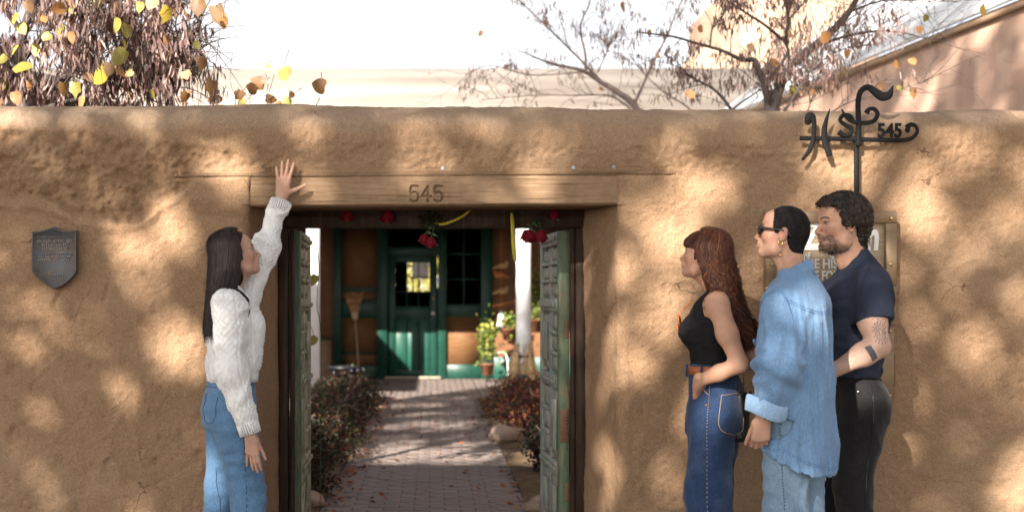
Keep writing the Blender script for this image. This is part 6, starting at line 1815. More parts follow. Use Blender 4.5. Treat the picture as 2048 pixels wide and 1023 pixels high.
M_SHIRT = denim_mat('washed_blue_chambray', (.15, .26, .42), .22, .5)
so = mk('denim_shirt', V, Q, M_SHIRT, p.e, True)
sbv = bvh_of(V, Q)
# collar: stand and folded leaf around the neck
def collar(p, ring, h_in, h_out, mat, par, name='collar'):
    mb = MB(); n = len(ring); v = []
    for c, nrm_, drop in ring:
        c = np.asarray(c, float); nrm_ = np.asarray(nrm_, float)
        v += [c - nrm_ * .002, c + np.array([0, 0, h_in]) - nrm_ * .004, c + np.array([0, 0, h_in + .004]) + nrm_ * .006, c + nrm_ * (h_out + .012) + np.array([0, 0, h_in - drop]), c + nrm_ * (h_out + .006) + np.array([0, 0, h_in - drop + .001])]
    q_ = []
    for i_ in range(n - 1):
        for j_ in range(4): q_.append((i_ * 5 + j_, (i_ + 1) * 5 + j_, (i_ + 1) * 5 + j_ + 1, i_ * 5 + j_ + 1))
    return mk(name, v, np.array(q_), mat, par, True)
ring = []
for a in np.linspace(-150, 150, 34):
    r_ = R(a + 180); c, s_ = math.cos(r_), math.sin(r_)
    k_ = abs(a) / 150
    ring.append(((.004 + c * .062 + .045 * k_, s_ * (.058 - .010 * k_), 1.490 - .125 * k_ ** 1.5), (c, s_, 0), .050 + .034 * sstep(.6, 1, k_)))
co_ = collar(p, ring, .040, .012, M_SHIRT, so)
md = co_.modifiers.new('thick', 'SOLIDIFY'); md.thickness = .004
for nm, pts in (('yoke_seam', [(-.3, -.2, 1.31), (-.3, 0, 1.325), (-.3, .15, 1.315), (-.18, .3, 1.33), (-.05, .35, 1.37)]), ('shoulder_seam', [(-.10, .32, 1.24), (-.08, .30, 1.32), (-.02, .26, 1.40), (.06, .26, 1.38), (.12, .26, 1.30)]),
                ('hem_stitching', [(-.25, -.12, .70), (-.25, 0, .70), (-.25, .10, .705), (-.15, .25, .735), (-.05, .3, .775), (.06, .3, .78)])):
    ribbon(nm, sbv, pts, .0022, M_STITCH_D, so, .0006, 60)
    ribbon(nm, sbv, [(a, b, c + .009) for a, b, c in pts], .0022, M_STITCH_D, so, .0006, 60)
pk = on_surface(sbv, [(.3, .12, 1.24), (.3, .12, 1.20), (.3, .06, 1.20), (.3, .06, 1.24)], .004)
MB().add(np.concatenate([pk, pk + [.008, .004, 0]]), [(0, 1, 2, 3), (4, 7, 6, 5), (0, 4, 5, 1), (1, 5, 6, 2), (2, 6, 7, 3), (3, 7, 4, 0)]).build('pocket_flap', M_SHIRT, so)
# rolled cuff
ax = (LW - LE) / np.linalg.norm(LW - LE); u_ = np.cross(ax, [0, 1, 0]); u_ /= np.linalg.norm(u_); w_ = np.cross(ax, u_)
rows_, n = [], 40
prf = [(-.055, .071), (-.058, .079), (-.03, .083), (.0, .081), (.012, .078), (.010, .068), (-.01, .060), (-.04, .055)]
v = []
for k in range(n):
    a = 2 * math.pi * k / n
    for t_, r_ in prf:
        wob = 1 + .05 * math.sin(3 * a + t_ * 60) + .03 * math.sin(7 * a + 40 * t_)
        v.append(LW + ax * (t_ + .006 * math.sin(2 * a + 1)) + (u_ * math.cos(a) + w_ * math.sin(a)) * r_ * wob)
m_ = len(prf)
q_ = [(k * m_ + j, k * m_ + j + 1, ((k + 1) % n) * m_ + j + 1, ((k + 1) % n) * m_ + j) for k in range(n) for j in range(m_ - 1)]
cu = mk('rolled_cuff', v, np.array(q_), denim_mat('pale_chambray_inside', (.28, .42, .62), .15, .4), so, True)
md = cu.modifiers.new('sub', 'SUBSURF'); md.levels = md.render_levels = 1
p.head(p.L(1566, 464, -.93), R(13), R(7), R(0), (-.004, 0, 1.455), scale=.92, skin=SK3, brow=(.03, .02, .015), lip=(.5, .24, .2))
Fd = p.D((-.12, 0, -1)); Nd = p.D((.15, 1, 0)); Td = p.D((-1, .15, 0))
HW = LW + ax * .022
lo_, hi_ = bounds([HW - ax * .12, HW + Fd * .16], .08)
p.limb(lo_, hi_, lambda f: (hand_field(f, HW, Fd, Nd, Td, .93, [(.75, 1.15, .8), (.8, 1.2, .8), (.8, 1.2, .8), (.75, 1.15, .8)], (.06, .01, -.03, -.08), (.8, .25, .55), .3), f.cap(HW - ax * .11, HW, .034, .0255, .01)), SK3, .0028)
HR = RW_ + (RW_ - RE_) / np.linalg.norm(RW_ - RE_) * .02
lo_, hi_ = bounds([HR + [0, 0, .1], HR + Fd * .16], .08)
p.limb(lo_, hi_, lambda f: hand_field(f, HR, (0, 0, -1), (0, 1, 0), (1, 0, 0), .93, [(.4, .6, .4)] * 4), SK3, .004)
torso_body(p, 1.30, .94, .8, (0, .012), (-.02, 0)); p.body()
wt = MB()
for t_, r_, n_ in ((.004, .0295, 22),):
    cw_ = HW - ax * .012
    for k in range(n_):
        a = 2 * math.pi * k / n_; c = cw_ + (u_ * math.cos(a) + w_ * math.sin(a)) * r_
        wt.sphere(c, (.0052, .0052, .008), 6)
wr = wt.build('watch_strap', M('steel', (.35, .35, .36), .3, .2, 5, 0, metal=1.0), p.e, True)
MB().sphere(HW - ax * .012 + p.D((0, -1, 0)) * .031, (.016, .007, .016), 12).build('watch_face', M_BLACKP, wr, True)
for k_ in (0, 2):
    rb = HW + Fd * .095 + Td * (.027 - .018 * k_) * .93 + Nd * .02
    MB().sphere(rb + p.D((0, -1, 0)) * .008, (.010, .010, .0035), 10).build('ring', M_GOLD, p.e, True)
M_DEN3 = denim_mat('pale_grey_blue_denim', (.165, .25, .34), .18, .3)
jo, jf, JV, JQ = jeans(p, [(.80, -.01, 0, .112, .160), (.90, -.012, 0, .115, .162), (.98, -.004, 0, .105, .15)],
    [[((.0, .085, .86), .098), ((.012, .088, .52), .082), ((.01, .09, .30), .088), ((.0, .09, .03), .110)], [((-.01, -.085, .86), .098), ((.0, -.088, .52), .082), ((-.01, -.09, .30), .088), ((-.02, -.09, .03), .11)]], M_DEN3, seed=370)
jb = bvh_of(JV, JQ)
ribbon('side_seam', jb, [(-.0, .3, .9), (-.01, .3, .7), (-.03, .3, .5), (-.04, .3, .2)], .004, M_STITCH_B, jo, .001, 90, 1)
shoe(p, .05, .09, 0, M_SHOEB); shoe(p, .03, -.09, 0, M_SHOEB)
hair_on('cropped_hair', p, lambda f: (f.ell((-.0145, 0, .027), (.0985, .0795, .0905), .01), f.cap((-.045, 0, -.02), (-.05, 0, -.075), .062, .048, .03),
        f.cut(lambda x, y, z: x - (.040 + .36 * np.maximum(z - .055, 0) + .018 * sstep(.03, .06, np.abs(y) * 0 + z) - .012 * sstep(.02, -.02, z))),
        f.cut(lambda x, y, z: np.minimum(-.012 - z, x + .028)), f.cut(lambda x, y, z: -.086 - z + .3 * np.maximum(-.03 - x, 0) * 0)), (.010, .008, .009), M_BUZZ, .6, .0034, disp=lambda V: .0012 * fbm(V, 160, 2, 240))
sg = MB()
for sy in (-1, 1):
    c0_ = np.array([.104, sy * .031, -.001])
    v = []
    sg.loft_ = None
    fr_ = [(.101 - abs(sy * .031 + dy) * .25 + .004, sy * .031 + dy, dz) for dy, dz in [(.027 * math.cos(a) * (1 if abs(math.cos(a)) < .9 else 1.02), .020 * math.sin(a)) for a in np.linspace(0, 2 * math.pi, 17)]]
    sg.tube(p.h2p(fr_), .0042, 6, False)
    cen = p.h2p(np.mean(fr_[:-1], 0)); rim = p.h2p(fr_[:-1])
    sg.add(np.vstack([cen[None], rim]), (), [(0, 1 + k, 1 + (k + 1) % 16) for k in range(16)])
    sg.tube(p.h2p(curve_pts([(.090, sy * .060, .008), (.05, sy * .073, .006), (.0, sy * .081, .006), (-.03, sy * .079, -.004), (-.045, sy * .074, -.022)], 14)), np.linspace(.0062, .0035, 14) * .9, 6)
    sg.tube(p.h2p([(.092, sy * .058, .010), (.088, sy * .062, .002)]), .007, 6)
sg.tube(p.h2p([(.106, -.007, .006), (.108, 0, .008), (.106, .007, .006)]), .004, 6)
sg.build('sunglasses', M_BLACKP, p.e, True)
er = MB(); e0 = p.h2p((-.002, .082, -.044))
er.tube([e0 + p.D((.009 * math.sin(a), 0, .009 * math.cos(a) - .006)) for a in np.linspace(0, 6.28, 14)], .0018, 5, False)
er.tube([e0 + [0, 0, -.014], e0 + [0, 0, -.05]], .001, 4).sphere(e0 + [0, 0, -.056], .0062, 8)
er.build('earring', M_GOLD, p.e, True)

# ------------------------------------------------------------------ the man in the navy T-shirt
p = Person('bearded man with dark curly hair and tattooed arm in navy T-shirt', 1716, -.38, R(180))
SK4 = (.52, .29, .195)
LS, LE, LW = p.L(1741, 578, -.565), p.L(1757, 692, -.62), p.L(1672, 738, -.60)
RS_, RE_, RW_ = LS * [1, -1, 1], LE * [1, -1, 1], LW * [1, -1, 1]
SE = LS + (LE - LS) * .55
f = SDF((-.26, -.34, 1.0), (.26, .34, 1.66), .0064)
f.loft([(1.02, .03, 0, .118, .160), (1.12, .022, 0, .118, .162), (1.24, .012, 0, .132, .185), (1.36, .002, 0, .140, .205), (1.44, -.012, 0, .122, .20), (1.50, -.014, 0, .095, .165), (1.545, .000, 0, .074, .105), (1.58, .012, 0, .060, .066), (1.597, .016, 0, .055, .058)], .03)
f.ell((.095, .075, 1.385), (.05, .085, .075), .05); f.ell((.095, -.075, 1.385), (.05, .085, .075), .05)
f.chain([LS, SE], [.078, .080], .04); f.chain([RS_, RS_ + (RE_ - RS_) * .55], [.078, .078], .04)
f.cut(end_cut(SE, LE - LS, .11)); f.cut(end_cut(RS_ + (RE_ - RS_) * .55, RE_ - RS_, .11)); f.cut(lambda x, y, z: 1.03 - z)
f.ell((.118, 0, 1.622), (.085, .06, .085), .008, 'sub')
V, Q = f.mesh(); V = cloth(V, Q, .011, (1, 1, .6), 7, 380, .0015)
nv = vnormals(V, Q); V = V + nv * (.003 * np.sin((V[:, 2] - .5 * V[:, 0]) * 110 + 2 * fbm(V, 4, 2, 385)) * sstep(1.3, 1.15, V[:, 2]))[:, None]
M_TEE = cloth_mat('navy_jersey', (.030, .036, .058), .9, .2, .25)
te = mk('t_shirt', V, Q, M_TEE, p.e, True)
tb_ = bvh_of(V, Q)
nb_ = []
for a in np.linspace(0, 2 * math.pi, 40):
    nb_.append((.030 + math.cos(a) * .070, math.sin(a) * .064, 1.568 - .040 * math.cos(a)))
ribbon('shoulder_seam', tb_, [(-.12, .3, 1.36), (-.10, .3, 1.46), (-.03, .26, 1.53), (.06, .26, 1.47), (.10, .3, 1.36)], .003, M('navy_thread', (.02, .022, .035), .8, .1, 9, 0), te, .0008, 50)
p.head(p.L(1682, 446, -.385), R(9), R(-2), R(0), (.022, 0, 1.535), True, 1.06, skin=SK4, brow=(.025, .016, .011), lip=(.42, .20, .16), stub=(.045, .032, .026))
p.eyes()
fd = (LW - LE) / np.linalg.norm(LW - LE)
def arm4(f, a, b, c, sg_):
    d_ = (c - b) / np.linalg.norm(c - b)
    f.chain([a, (a + b) / 2 + np.array([.012, 0, 0]), b], [.060, .058, .047], .03); f.chain([b, b + (c - b) * .35, c], [.047, .050, .031], .025)
    hand_field(f, c + d_ * .02, d_, np.array([0, -sg_, -.2]), np.array([0, 0, 1.0]), 1.08, [(.5, .7, .5)] * 4, (.05, 0, -.04, -.08), (.7, .5, .4), .3)
lo_, hi_ = bounds([LS, LE, LW, LW + fd * .2], .09)
_, AV, AQ = p.limb(lo_, hi_, lambda f: arm4(f, LS + (LE - LS) * .15, LE, LW, 1), (.47, .30, .225), .0038)
lo_, hi_ = bounds([RS_, RE_, RW_, RW_ + fd * [1, -1, 1] * .2], .09)
p.limb(lo_, hi_, lambda f: arm4(f, RS_ + (RE_ - RS_) * .15, RE_, RW_, -1), SK4, .005)
torso_body(p, 1.38, .98, .85, (.085, .055), (.05, .03)); p.body()
ab_ = bvh_of(AV, AQ); M_INK = M('tattoo_ink', (.07, .075, .09), .6, .15, 20, 0)
tt_ = MB(); cc = LS + (LE - LS) * .74 + np.array([.0, .08, 0])
def ink(pts, w=.0016): tt_.tube(on_surface(ab_, pts, .0002), w, 4)
for r_ in (.010, .017, .026, .034): ink([cc + np.array([r_ * math.cos(a), 0, r_ * math.sin(a)]) for a in np.linspace(0, 6.28, 22)], .0011)
for k in range(16):
    a = k * 6.283 / 16; ink([cc + np.array([r_ * math.cos(a), 0, r_ * math.sin(a)]) for r_ in (.038, .045, .052)], .0014)
ink([cc + np.array([.03 + .018 * math.cos(a), 0, .052 + .016 * math.sin(a)]) for a in np.linspace(0, 5, 16)], .001)
ink([cc + np.array([-.03 + .02 * math.cos(a), 0, .050 + .012 * math.sin(a)]) for a in np.linspace(0, 5, 16)], .001)
bc = LE + (LW - LE) * .26; per = np.cross(fd, [0, 1, 0])
for o_ in np.linspace(-.012, .012, 9): ink([bc + fd * o_ + per * t_ + np.array([0, .07, 0]) for t_ in np.linspace(-.05, .05, 14)], .002)
bc2 = LE + (LW - LE) * .52
ink([bc2 + fd * a + per * b + np.array([0, .06, 0]) for a, b in [(-.03, -.03), (-.02, .03), (.03, .0), (-.03, -.03), (.02, .035), (.045, -.02)]], .0013)
tt_.build('tattoo', M_INK, p.e, True)
M_DENB = denim_mat('black_denim', (.010, .009, .0095), .3, .05)
jo, jf, JV, JQ = jeans(p, [(.84, .0, 0, .118, .165), (.92, .0, 0, .122, .168), (1.0, .018, 0, .114, .158), (1.06, .028, 0, .110, .152)],
    [[((.0, .09, .90), .105), ((.055, .095, .54), .082), ((.045, .10, .30), .075), ((.03, .10, .03), .075)], [((.0, -.09, .90), .105), ((.085, -.095, .54), .08), ((.07, -.10, .30), .075), ((.05, -.10, .03), .075)]], M_DENB, seed=390)
jb = bvh_of(JV, JQ)
ribbon('side_seam', jb, [(.0, .3, 1.0), (.01, .3, .8), (.05, .3, .54), (.05, .3, .3)], .0025, M_BLACKP, jo, .0008, 60)
MB().sphere(on_surface(jb, [(.09, .22, .99)], .002)[0], .0055, 8).build('rivet', M('steel_rivet', (.6, .58, .55), .3, .1, 5, 0, metal=1.0), jo, True)
shoe(p, .08, .10, 0, M_SHOEB); shoe(p, .10, -.10, 0, M_SHOEB)
# curly hair
hair_on('hair_mass', p, lambda f: (f.ell((-.020, 0, .032), (.104, .086, .094), .01), f.ell((.040, 0, .078), (.042, .058, .030), .03), f.cap((-.06, 0, -.01), (-.062, 0, -.085), .062, .05, .03),
        f.cut(lambda x, y, z: x - (.030 + .55 * np.maximum(z - .048, 0) * 2.0 - .018 * sstep(.03, -.02, z))), f.cut(lambda x, y, z: np.minimum(-.012 - z, x + .040))), (.016, .011, .009), M_HAIR, .5, .0042,
        disp=lambda V: .010 * fbm(V, 42, 2, 250) + .004)
rg = np.random.default_rng(9); n = 3200
az = rg.uniform(-np.pi, np.pi, n); ct = rg.uniform(-.95, 1, n)
d = np.stack([np.sqrt(1 - ct ** 2) * np.cos(az), np.sqrt(1 - ct ** 2) * np.sin(az), ct], 1)
pt = d * [.106, .088, .096] + [-.018, 0, .032]
ok = (pt[:, 0] < .028 + 1.1 * np.maximum(pt[:, 2] - .050, 0) - .016 * sstep(.03, -.02, pt[:, 2])) & ((pt[:, 2] > -.012) | (pt[:, 0] < -.042)) & (pt[:, 2] > -.085)
pt, d = pt[ok], d[ok]; n = len(pt)
extra = np.stack([rg.uniform(-.100, -.065, 130), rg.uniform(-.045, .045, 130), rg.uniform(-.09, -.05, 130)], 1)
a_f = rg.uniform(0, 6.28, 420); c_f = rg.uniform(.05, 1, 420); s_f = np.sqrt(1 - c_f ** 2)
extra = np.vstack([extra, np.stack([.040 + .046 * s_f * np.cos(a_f), .062 * s_f * np.sin(a_f), .078 + .034 * c_f], 1)])
pt = np.vstack([pt, extra]); dx_ = extra - np.where(extra[:, 2:] < 0, np.array([[-.05, 0, -.08]]), np.array([[.03, 0, .05]])); d = np.vstack([d, dx_ / np.linalg.norm(dx_, axis=1)[:, None]]); n = len(pt)
m_ = 18; t_ = np.linspace(0, 1, m_)
u_ = rg.normal(size=(n, 3)); u_ -= d * (u_ * d).sum(1)[:, None]; u_ /= np.linalg.norm(u_, axis=1)[:, None]; w_ = np.cross(d, u_)
ph = rg.uniform(0, 6.28, (n, 1)); tn = rg.uniform(6.5, 12, (n, 1)); ra = rg.uniform(.005, .0105, (n, 1))
flow = u_ * rg.uniform(.005, .022, (n, 1)) + [0, 0, -.008]
cv = pt[:, None] + d[:, None] * (rg.uniform(.004, .018, (n, 1)) * np.sin(t_ * 2.6)[None])[..., None] + flow[:, None] * t_[None, :, None] + (u_[:, None] * np.cos(t_ * tn + ph)[..., None] + w_[:, None] * np.sin(t_ * tn + ph)[..., None]) * ra[..., None]
strands('curls', p.h2p(cv.reshape(-1, 3)).reshape(n, m_, 3), .0032, pick([(.018, .012, .010, 3), (.035, .022, .016, 2), (.06, .04, .03, 1)], n, .2), M_HAIR, p.e, p.h2p((-.018, 0, .03)))
# short beard along the jaw and chin
n = 700
bz = np.stack([rg.uniform(.0, .098, n), rg.choice([-1, 1], n) * rg.uniform(0, .05, n), rg.uniform(-.122, -.074, n)], 1)
bz = p.hf.push(np.where(True, bz, bz), .0) ; g = p.hf.grad(bz); bz = bz - g * p.hf.sample(bz)[:, None]
ok = (bz[:, 2] < -.084 + .02 * (bz[:, 0] < .05)) & (np.hypot(bz[:, 0] - .02, bz[:, 2] + .03) > .058)
bz, g = bz[ok], g[ok]; n = len(bz)
hh = np.stack([bz + g * (.0018 * k) + np.array([0, 0, -.0022 * k]) + rg.normal(size=(n, 3)) * .0007 * k for k in range(4)], 1)
strands('beard', p.h2p(hh.reshape(-1, 3)).reshape(n, 4, 3), .002, pick([(.03, .02, .016, 2), (.09, .07, .06, 1.5), (.22, .19, .17, .6)], n, .2), M_HAIR, p.e, p.h2p((0, 0, 0)))
# ================================================================== wrought iron sign on the wall
M_IRON = simple('black_iron', (.007, .0065, .0065), .75, .4, 20, .4, 60, .25)
YS = -.075
t = thing('iron_sign', 'black wrought iron H S F 545 sign rising on a post above the wall', 'sign', P(1716, 390, YS))
o0 = P(1716, 390, YS)
def sp_(px, py): return P(px, py, YS) - o0
FL = ((0, 1, 0), .45)
def iron(name, pts, rad, n=28, dy=0.0):
    c = curve_pts([sp_(a, b) + [0, dy, 0] for a, b in pts], n)
    r = np.interp(np.linspace(0, 1, n), np.linspace(0, 1, len(rad)), rad) * 1.0 / S(YS)
    return MB().tube(c, r, 8, True, FL).build(name, M_IRON, t, True)
iron('post', [(1715, 640), (1715, 400), (1715, 290), (1717, 262)], [5.5, 5.5, 5.5, 5.5], 20, .012)
iron('crossbar', [(1600, 276), (1660, 277), (1740, 279), (1800, 280), (1824, 276), (1835, 263), (1832, 252), (1822, 249), (1814, 255)], [4.6, 4.6, 4.6, 4.6, 4, 3.6, 3.6, 4.6, 6], 50, .004)
MB().sphere(sp_(1815, 260) , (.014, .008, .014), 10).build('scroll_end', M_IRON, t, True)
iron('letter_h_left', [(1614, 243), (1618, 233), (1624, 234), (1628, 250), (1627, 272), (1620, 298), (1604, 320)], [6, 8, 7, 4.5, 4.5, 5, 3], 34, -.004)
MB().sphere(sp_(1616, 244), (.017, .009, .015), 10).build('letter_h_knob', M_IRON, t, True)
iron('letter_h_right', [(1659, 218), (1652, 240), (1648, 262), (1650, 285), (1659, 312)], [.8, 4, 6, 7, 5], 30, -.006)
iron('letter_s', [(1709, 244), (1700, 232), (1686, 231), (1680, 241), (1690, 250), (1702, 257), (1700, 268), (1688, 271), (1677, 264)], [2, 4, 4, 4, 4, 4.5, 4.5, 4, 6], 44, -.003)
iron('letter_s_tick', [(1682, 219), (1690, 234), (1702, 243), (1714, 246)], [1.5, 3.5, 4, 4], 18, -.010)
iron('letter_f_stem', [(1717, 292), (1717, 250), (1716, 205), (1722, 182), (1736, 175), (1750, 184), (1764, 193), (1778, 189), (1786, 171)], [5.5, 5.5, 5.5, 5.5, 6, 8, 9.5, 8, .8], 60, -.002)
iron('letter_f_scroll', [(1717, 245), (1736, 245), (1750, 240), (1756, 228), (1750, 218), (1739, 218), (1734, 226)], [4.5, 4.5, 4.5, 4.5, 4.2, 4, 6], 34, .006)
me = text_mesh('545', .092, .004, .0028)
o = link('numerals', me, M_IRON, t); o.rotation_euler = (R(90), 0, 0); o.location = sp_(1754, 274) + [0, -.004, 0]; o.scale = (.86, 1.0, 1)

# ================================================================== bronze notice board
YB_ = -.105
m, nt, bs, _ = new_mat('bronze_brown_metal')
f = tex(nt, coords(nt, (1, 1, 6)), 3, 4)
nt.links.new(ramp(nt, f, [(.3, (.20, .13, .072)), (.6, (.28, .19, .11))]), bs.inputs['Base Color']); bs.inputs['Roughness'].default_value = .45; bs.inputs['Metallic'].default_value = .35
M_BRZ = m
m, nt, bs, _ = new_mat('tan_panel_grain')
f = tex(nt, coords(nt, (1, 1, 16)), 3.5, 5)
nt.links.new(ramp(nt, f, [(.3, (.32, .23, .14)), (.6, (.46, .35, .23))]), bs.inputs['Base Color']); bs.inputs['Roughness'].default_value = .6
M_PANEL = m
M_LETTER = M('cream_letters', (.80, .78, .72), .6, .05, 5, 0)
bo = P(1661, 805, YB_)
t = thing('notice_board', 'bronze framed sign board with cream lettering on the wall behind the man', 'sign', bo)
def bp(px, py): return P(px, py, YB_) - bo
def rect(name, x0, x1, y0, y1, d0, d1, mat, b=.003):
    a, c = bp(x0, y1), bp(x1, y0)
    return MB().box(a[0], c[0], d0, d1, a[2], c[2], b).build(name, mat, t)
rect('back_panel', 1536, 1786, 428, 586, .012, .03, M_PANEL)
rect('frame_rail', 1530, 1792, 422, 446, -.012, .032, M_BRZ); rect('frame_rail', 1530, 1792, 572, 588, -.012, .032, M_BRZ)
rect('frame_stile', 1530, 1552, 446.5, 571.5, -.012, .032, M_BRZ); rect('frame_stile', 1770, 1792, 446.5, 571.5, -.012, .032, M_BRZ)
rect('middle_panel', 1534, 1790, 590, 650, -.006, .032, M_BRZ)
rect('lower_box', 1536, 1786, 653, 804, -.02, .035, M_BRZ, .006)
rect('side_latch', 1786.5, 1791, 708, 772, 0, .025, M_RUST, .002)
for px_, py_ in ((1781, 437), (1541, 437), (1779, 528), (1543, 528), (1777, 661), (1777, 790), (1545, 661)):
    c = bp(px_, py_); MB().sphere(c + [0, -.016 if py_ < 600 else -.022, 0], (.008, .005, .008), 10).build('screw_head', M_BRASS, t, True)
def letters(body, size, px, py, off=.0, shear=0, sx=1.0, name='lettering'):
    me = text_mesh(body, size, .003, off, shear)
    o = link(name, me, M_LETTER, t); o.rotation_euler = (R(90), 0, 0); o.location = bp(px, py) + [0, .009, 0]; o.scale = (sx, 1, 1)
    return o
def fit(o, px0, px1):
    xs_ = [v.co.x for v in o.data.vertices]; w = max(xs_) - min(xs_)
    o.scale.x = (px1 - px0) / S(YB_) / w; o.location.x = bp(px0, 0)[0] - min(xs_) * o.scale.x
fit(letters('El Zagu\u00e1n', .185, 1556, 497, .0075, .12), 1557, 1759)
fit(letters('Home of', .052, 1576, 519, .0012), 1566, 1622)
fit(letters('THE HISTORIC', .064, 1600, 536, .0012), 1600, 1742)
fit(letters('SANTA FE FOUNDATION', .064, 1560, 560, .0012), 1558, 1766)

# ================================================================== shield plaque
YP = -.045
po = P(108, 578, YP)
t = thing('shield_plaque', 'weathered grey metal shield plaque with raised worn lettering on the adobe', 'plaque', po)
out = [(64, 463), (78, 462), (93, 458), (108, 453), (122, 460), (138, 462), (153, 460), (153.5, 500), (153, 544), (140, 560), (124, 572), (108, 578), (94, 570), (78, 558), (64, 544), (63, 500)]
poly = [(P(a, b, YP) - po)[[0, 2]] for a, b in out]
m, nt, bs, _ = new_mat('weathered_bronze_plate')
f = tex(nt, coords(nt, (1, 1, .6)), 14, 6, .65)
c = ramp(nt, f, [(.3, (.06, .045, .036)), (.46, (.13, .11, .10)), (.58, (.10, .115, .13)), (.72, (.24, .19, .145))])
nt.links.new(c, bs.inputs['Base Color']); bs.inputs['Roughness'].default_value = .6; bs.inputs['Metallic'].default_value = .3
bump(nt, bs, f, .4, .003)
M_PLQ = m
MB().prism(poly, 0, .03).build('plate', M_PLQ, t)
cen = np.mean(poly, 0)
rim = np.array([cen + (np.array(q_) - cen) * .965 for q_ in poly]); rim = np.vstack([rim, rim[:1]])
MB().tube([(a, -.002, b) for a, b in rim], .0035, 6, False).build('rim', M_PLQ, t)
rl = MB()                                               # worn relief: rows of illegible raised marks
for row, (py_, x0, x1, h_) in enumerate(((482, 74, 146, 5), (490, 84, 134, 7), (497, 84, 134, 6), (513, 74, 146, 5), (519, 76, 140, 4), (544, 92, 112, 8), (549, 98, 126, 5))):
    x = x0
    while x < x1:
        a = P(x, py_ + h_ / 2, YP) - po; b = P(x + 1.3, py_ - h_ / 2, YP) - po
        if RNG.random() > .15: rl.box(a[0], b[0], -.0025, .001, a[2], b[2])
        if RNG.random() > .5:
            c = P(x + 3, py_ + h_ / 2 * RNG.choice([-1, 0, 1]), YP) - po; rl.box(a[0], c[0], -.0022, .001, c[2] - .0015, c[2] + .0015)
        x += RNG.uniform(3.2, 5.2)
tag(rl.build('relief', M('worn_relief', (.30, .25, .20), .5, .3, 30, 0, metal=.3), t), kind='stuff')
for py_ in (474, 508): 
    a, b = P(72, py_, YP) - po, P(147, py_, YP) - po
    MB().box(a[0], b[0], -.0024, .001, a[2] - .002, a[2] + .002).build('rule_line', M_PLQ, t)

# ================================================================== roses and ribbons hung from the door header
M_ROSE = simple('rose_red', (.15, .004, .012), .55, .3, 20, .1, 60, .3)
M_RSTEM = simple('rose_green', (.035, .07, .02), .6, .3, 20, 0)
def rose(label, px, py, r_px, y=.40, stem_top=None, group=None, tilt=(0, 0)):
    c = P(px, py, y); t = thing('rose', label, 'rose', c, 0, group)
    R0 = r_px / S(y)
    rgn = np.random.default_rng(int(px))
    for k in range(14):                                   # overlapping cupped petals opening downwards
        ring_ = k // 5; a0 = k * 2.4 + rgn.uniform(-.2, .2); rr = R0 * (.42 + .26 * ring_)
        u, v_ = np.meshgrid(np.linspace(-1, 1, 6), np.linspace(0, 1, 6), indexing='ij')
        ang = a0 + u * (.95 - .12 * ring_); rad = rr * (.55 + .6 * v_ ** .6 + (.12 * v_ ** 3 * ring_)) * (1 - .18 * u * u * v_); z = R0 * (.85 - 1.75 * v_ + .25 * u * u * v_ + .18 * ring_ * v_ ** 2)
        pv = np.stack([rad * np.cos(ang), rad * np.sin(ang), z], -1).reshape(-1, 3)
        g = np.arange(36).reshape(6, 6)
        mk('petal', pv, np.stack([g[:-1, :-1], g[1:, :-1], g[1:, 1:], g[:-1, 1:]], -1).reshape(-1, 4), M_ROSE, t, True)
    top = np.array(stem_top) - c if stem_top is not None else np.array([0, .03, .12])
    MB().tube(curve_pts([(0, 0, R0 * .8), top * .5 + [.006, 0, 0], top], 8), .003, 6).build('stem', M_RSTEM, t, True)
    for k in range(3):
        a = top * (.35 + .25 * k); d = np.array([math.cos(k * 2.3 + px), -.3, math.sin(k * 1.7) * .4 - .2]); d /= np.linalg.norm(d)
        n_ = np.cross(d, [0, 1, 0]); n_ /= np.linalg.norm(n_) + 1e-9; s = .03
        mk('leaf', [a, a + d * s * .5 + n_ * s * .3, a + d * s, a + d * s * .5 - n_ * s * .3], np.array([(0, 1, 2, 3)]), M_RSTEM, t, False)
    return t
hz = 1.79
def up(px, y=.42): return np.array([P(px, 0, y)[0], y, hz])
rose('dark red rose hanging at the left end of the door header', 694, 432, 13, .40, up(694))
rose('red rose against the dark header between the left rose and the yellow bow', 775, 434, 14, .40, up(772))
rose('small red rose of the hanging pair before the glass door, the upper one', 848, 478, 11, .40, up(862))
rose('small red rose of the hanging pair before the glass door, the lower one', 861, 485, 12, .385, up(868))
rose('large red rose hanging against the white porch post', 1056, 472, 15, .40, up(1066))
rose('large red rose hanging before the blue-green gate leaf', 1081, 473, 14, .40, up(1076))
rose('dark red rose against the header above the blue-green gate leaf', 1108, 430, 11, .40, up(1110))
M_RIB = simple('yellow_ribbon', (.42, .34, .02), .45, .15, 10, 0)
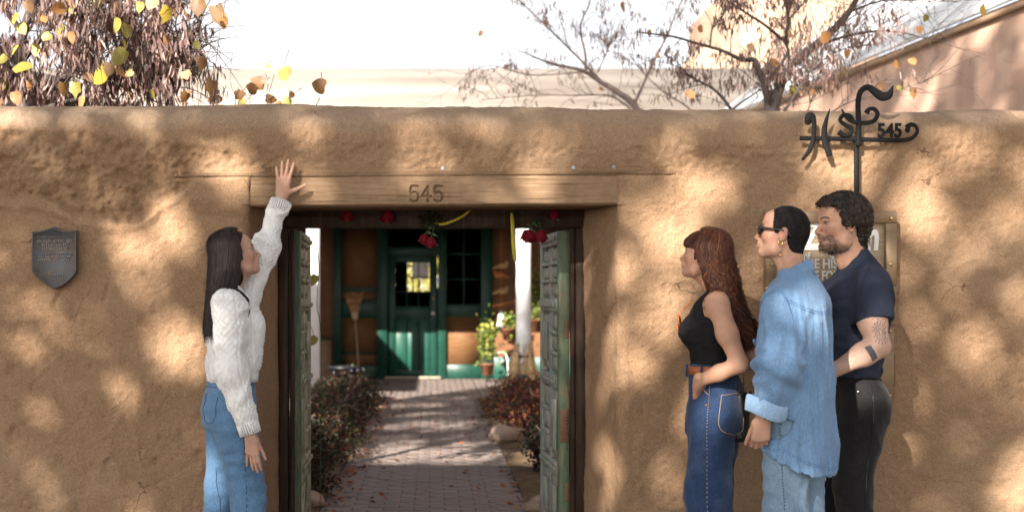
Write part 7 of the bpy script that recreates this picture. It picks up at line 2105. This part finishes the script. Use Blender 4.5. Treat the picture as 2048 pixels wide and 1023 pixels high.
def strip(name, label, pts, w, y=.39):
    c0_ = P(pts[0][0], pts[0][1], y); t = thing(name, label, 'ribbon', c0_)
    c = curve_pts([P(a, b, y + dy) - c0_ for a, b, dy in pts], 22); wd = np.interp(np.linspace(0, 1, 22), [0, .25, .8, 1], [w * .6, w, w, w * .9]) / S(y)
    T = np.gradient(c, axis=0); T /= np.linalg.norm(T, axis=1)[:, None]; sd = np.cross(T, [0, 1, 0]); sd /= np.linalg.norm(sd, axis=1)[:, None]
    v = np.concatenate([c - sd * wd[:, None] / 2, c + sd * wd[:, None] / 2]); g = np.arange(22)
    o = mk('band', v, np.stack([g[:-1], g[1:], g[1:] + 22, g[:-1] + 22], -1), M_RIB, t, True)
    md = o.modifiers.new('thick', 'SOLIDIFY'); md.thickness = .0012
    return t
strip('ribbon', 'long yellow ribbon hanging straight from the header before the white post', [(1023, 426, .0), (1025, 450, -.004), (1027, 490, -.008), (1030, 521, 0)], 8)
strip('ribbon', 'yellow ribbon curling from the rose stems along the header', [(868, 446, .0), (885, 448, -.01), (905, 442, -.01), (925, 432, 0), (940, 420, .01)], 5)
bq = thing('rose_sprig', 'dark leafy sprig tying the rose pair to the header', 'sprig', P(865, 425, .405))
n = 90
v, f_, c_ = leaf_cloud(RNG.normal(size=(n, 3)) * [.028, .012, .034] + [0, 0, -.03], RNG.uniform(.02, .035, n), pick([(.02, .03, .012, 3), (.05, .04, .02, 1)], n), .8)
tag(mk('foliage', v, f_, M_FOL, bq, False, {'Col': c_}), kind='stuff')
MB().tube([(0, 0, .01), (0, .01, -.05), (-.005, .01, -.08)], .004, 6).build('stem', M_RSTEM, bq, True)
# vine tendril with round yellow leaves beside the olive gate leaf
vb = P(640, 760, 1.5)
t = thing('vine', 'thin vine with round yellow leaves beside the olive gate leaf', 'vine', vb)
MB().tube(curve_pts([(0, 0, -vb[2]), P(642, 690, 1.5) - vb, P(634, 610, 1.5) - vb, P(638, 540, 1.5) - vb, P(632, 470, 1.5) - vb], 20), .0025, 5).build('stem', M_RSTEM, t, True)
for px_, py_, s_ in ((631, 552, 24), (630, 674, 22)): put_leaf(t, P(px_, py_ - 2, 1.48) - vb, s_ / S(1.5), 'g', 0, 0.4)
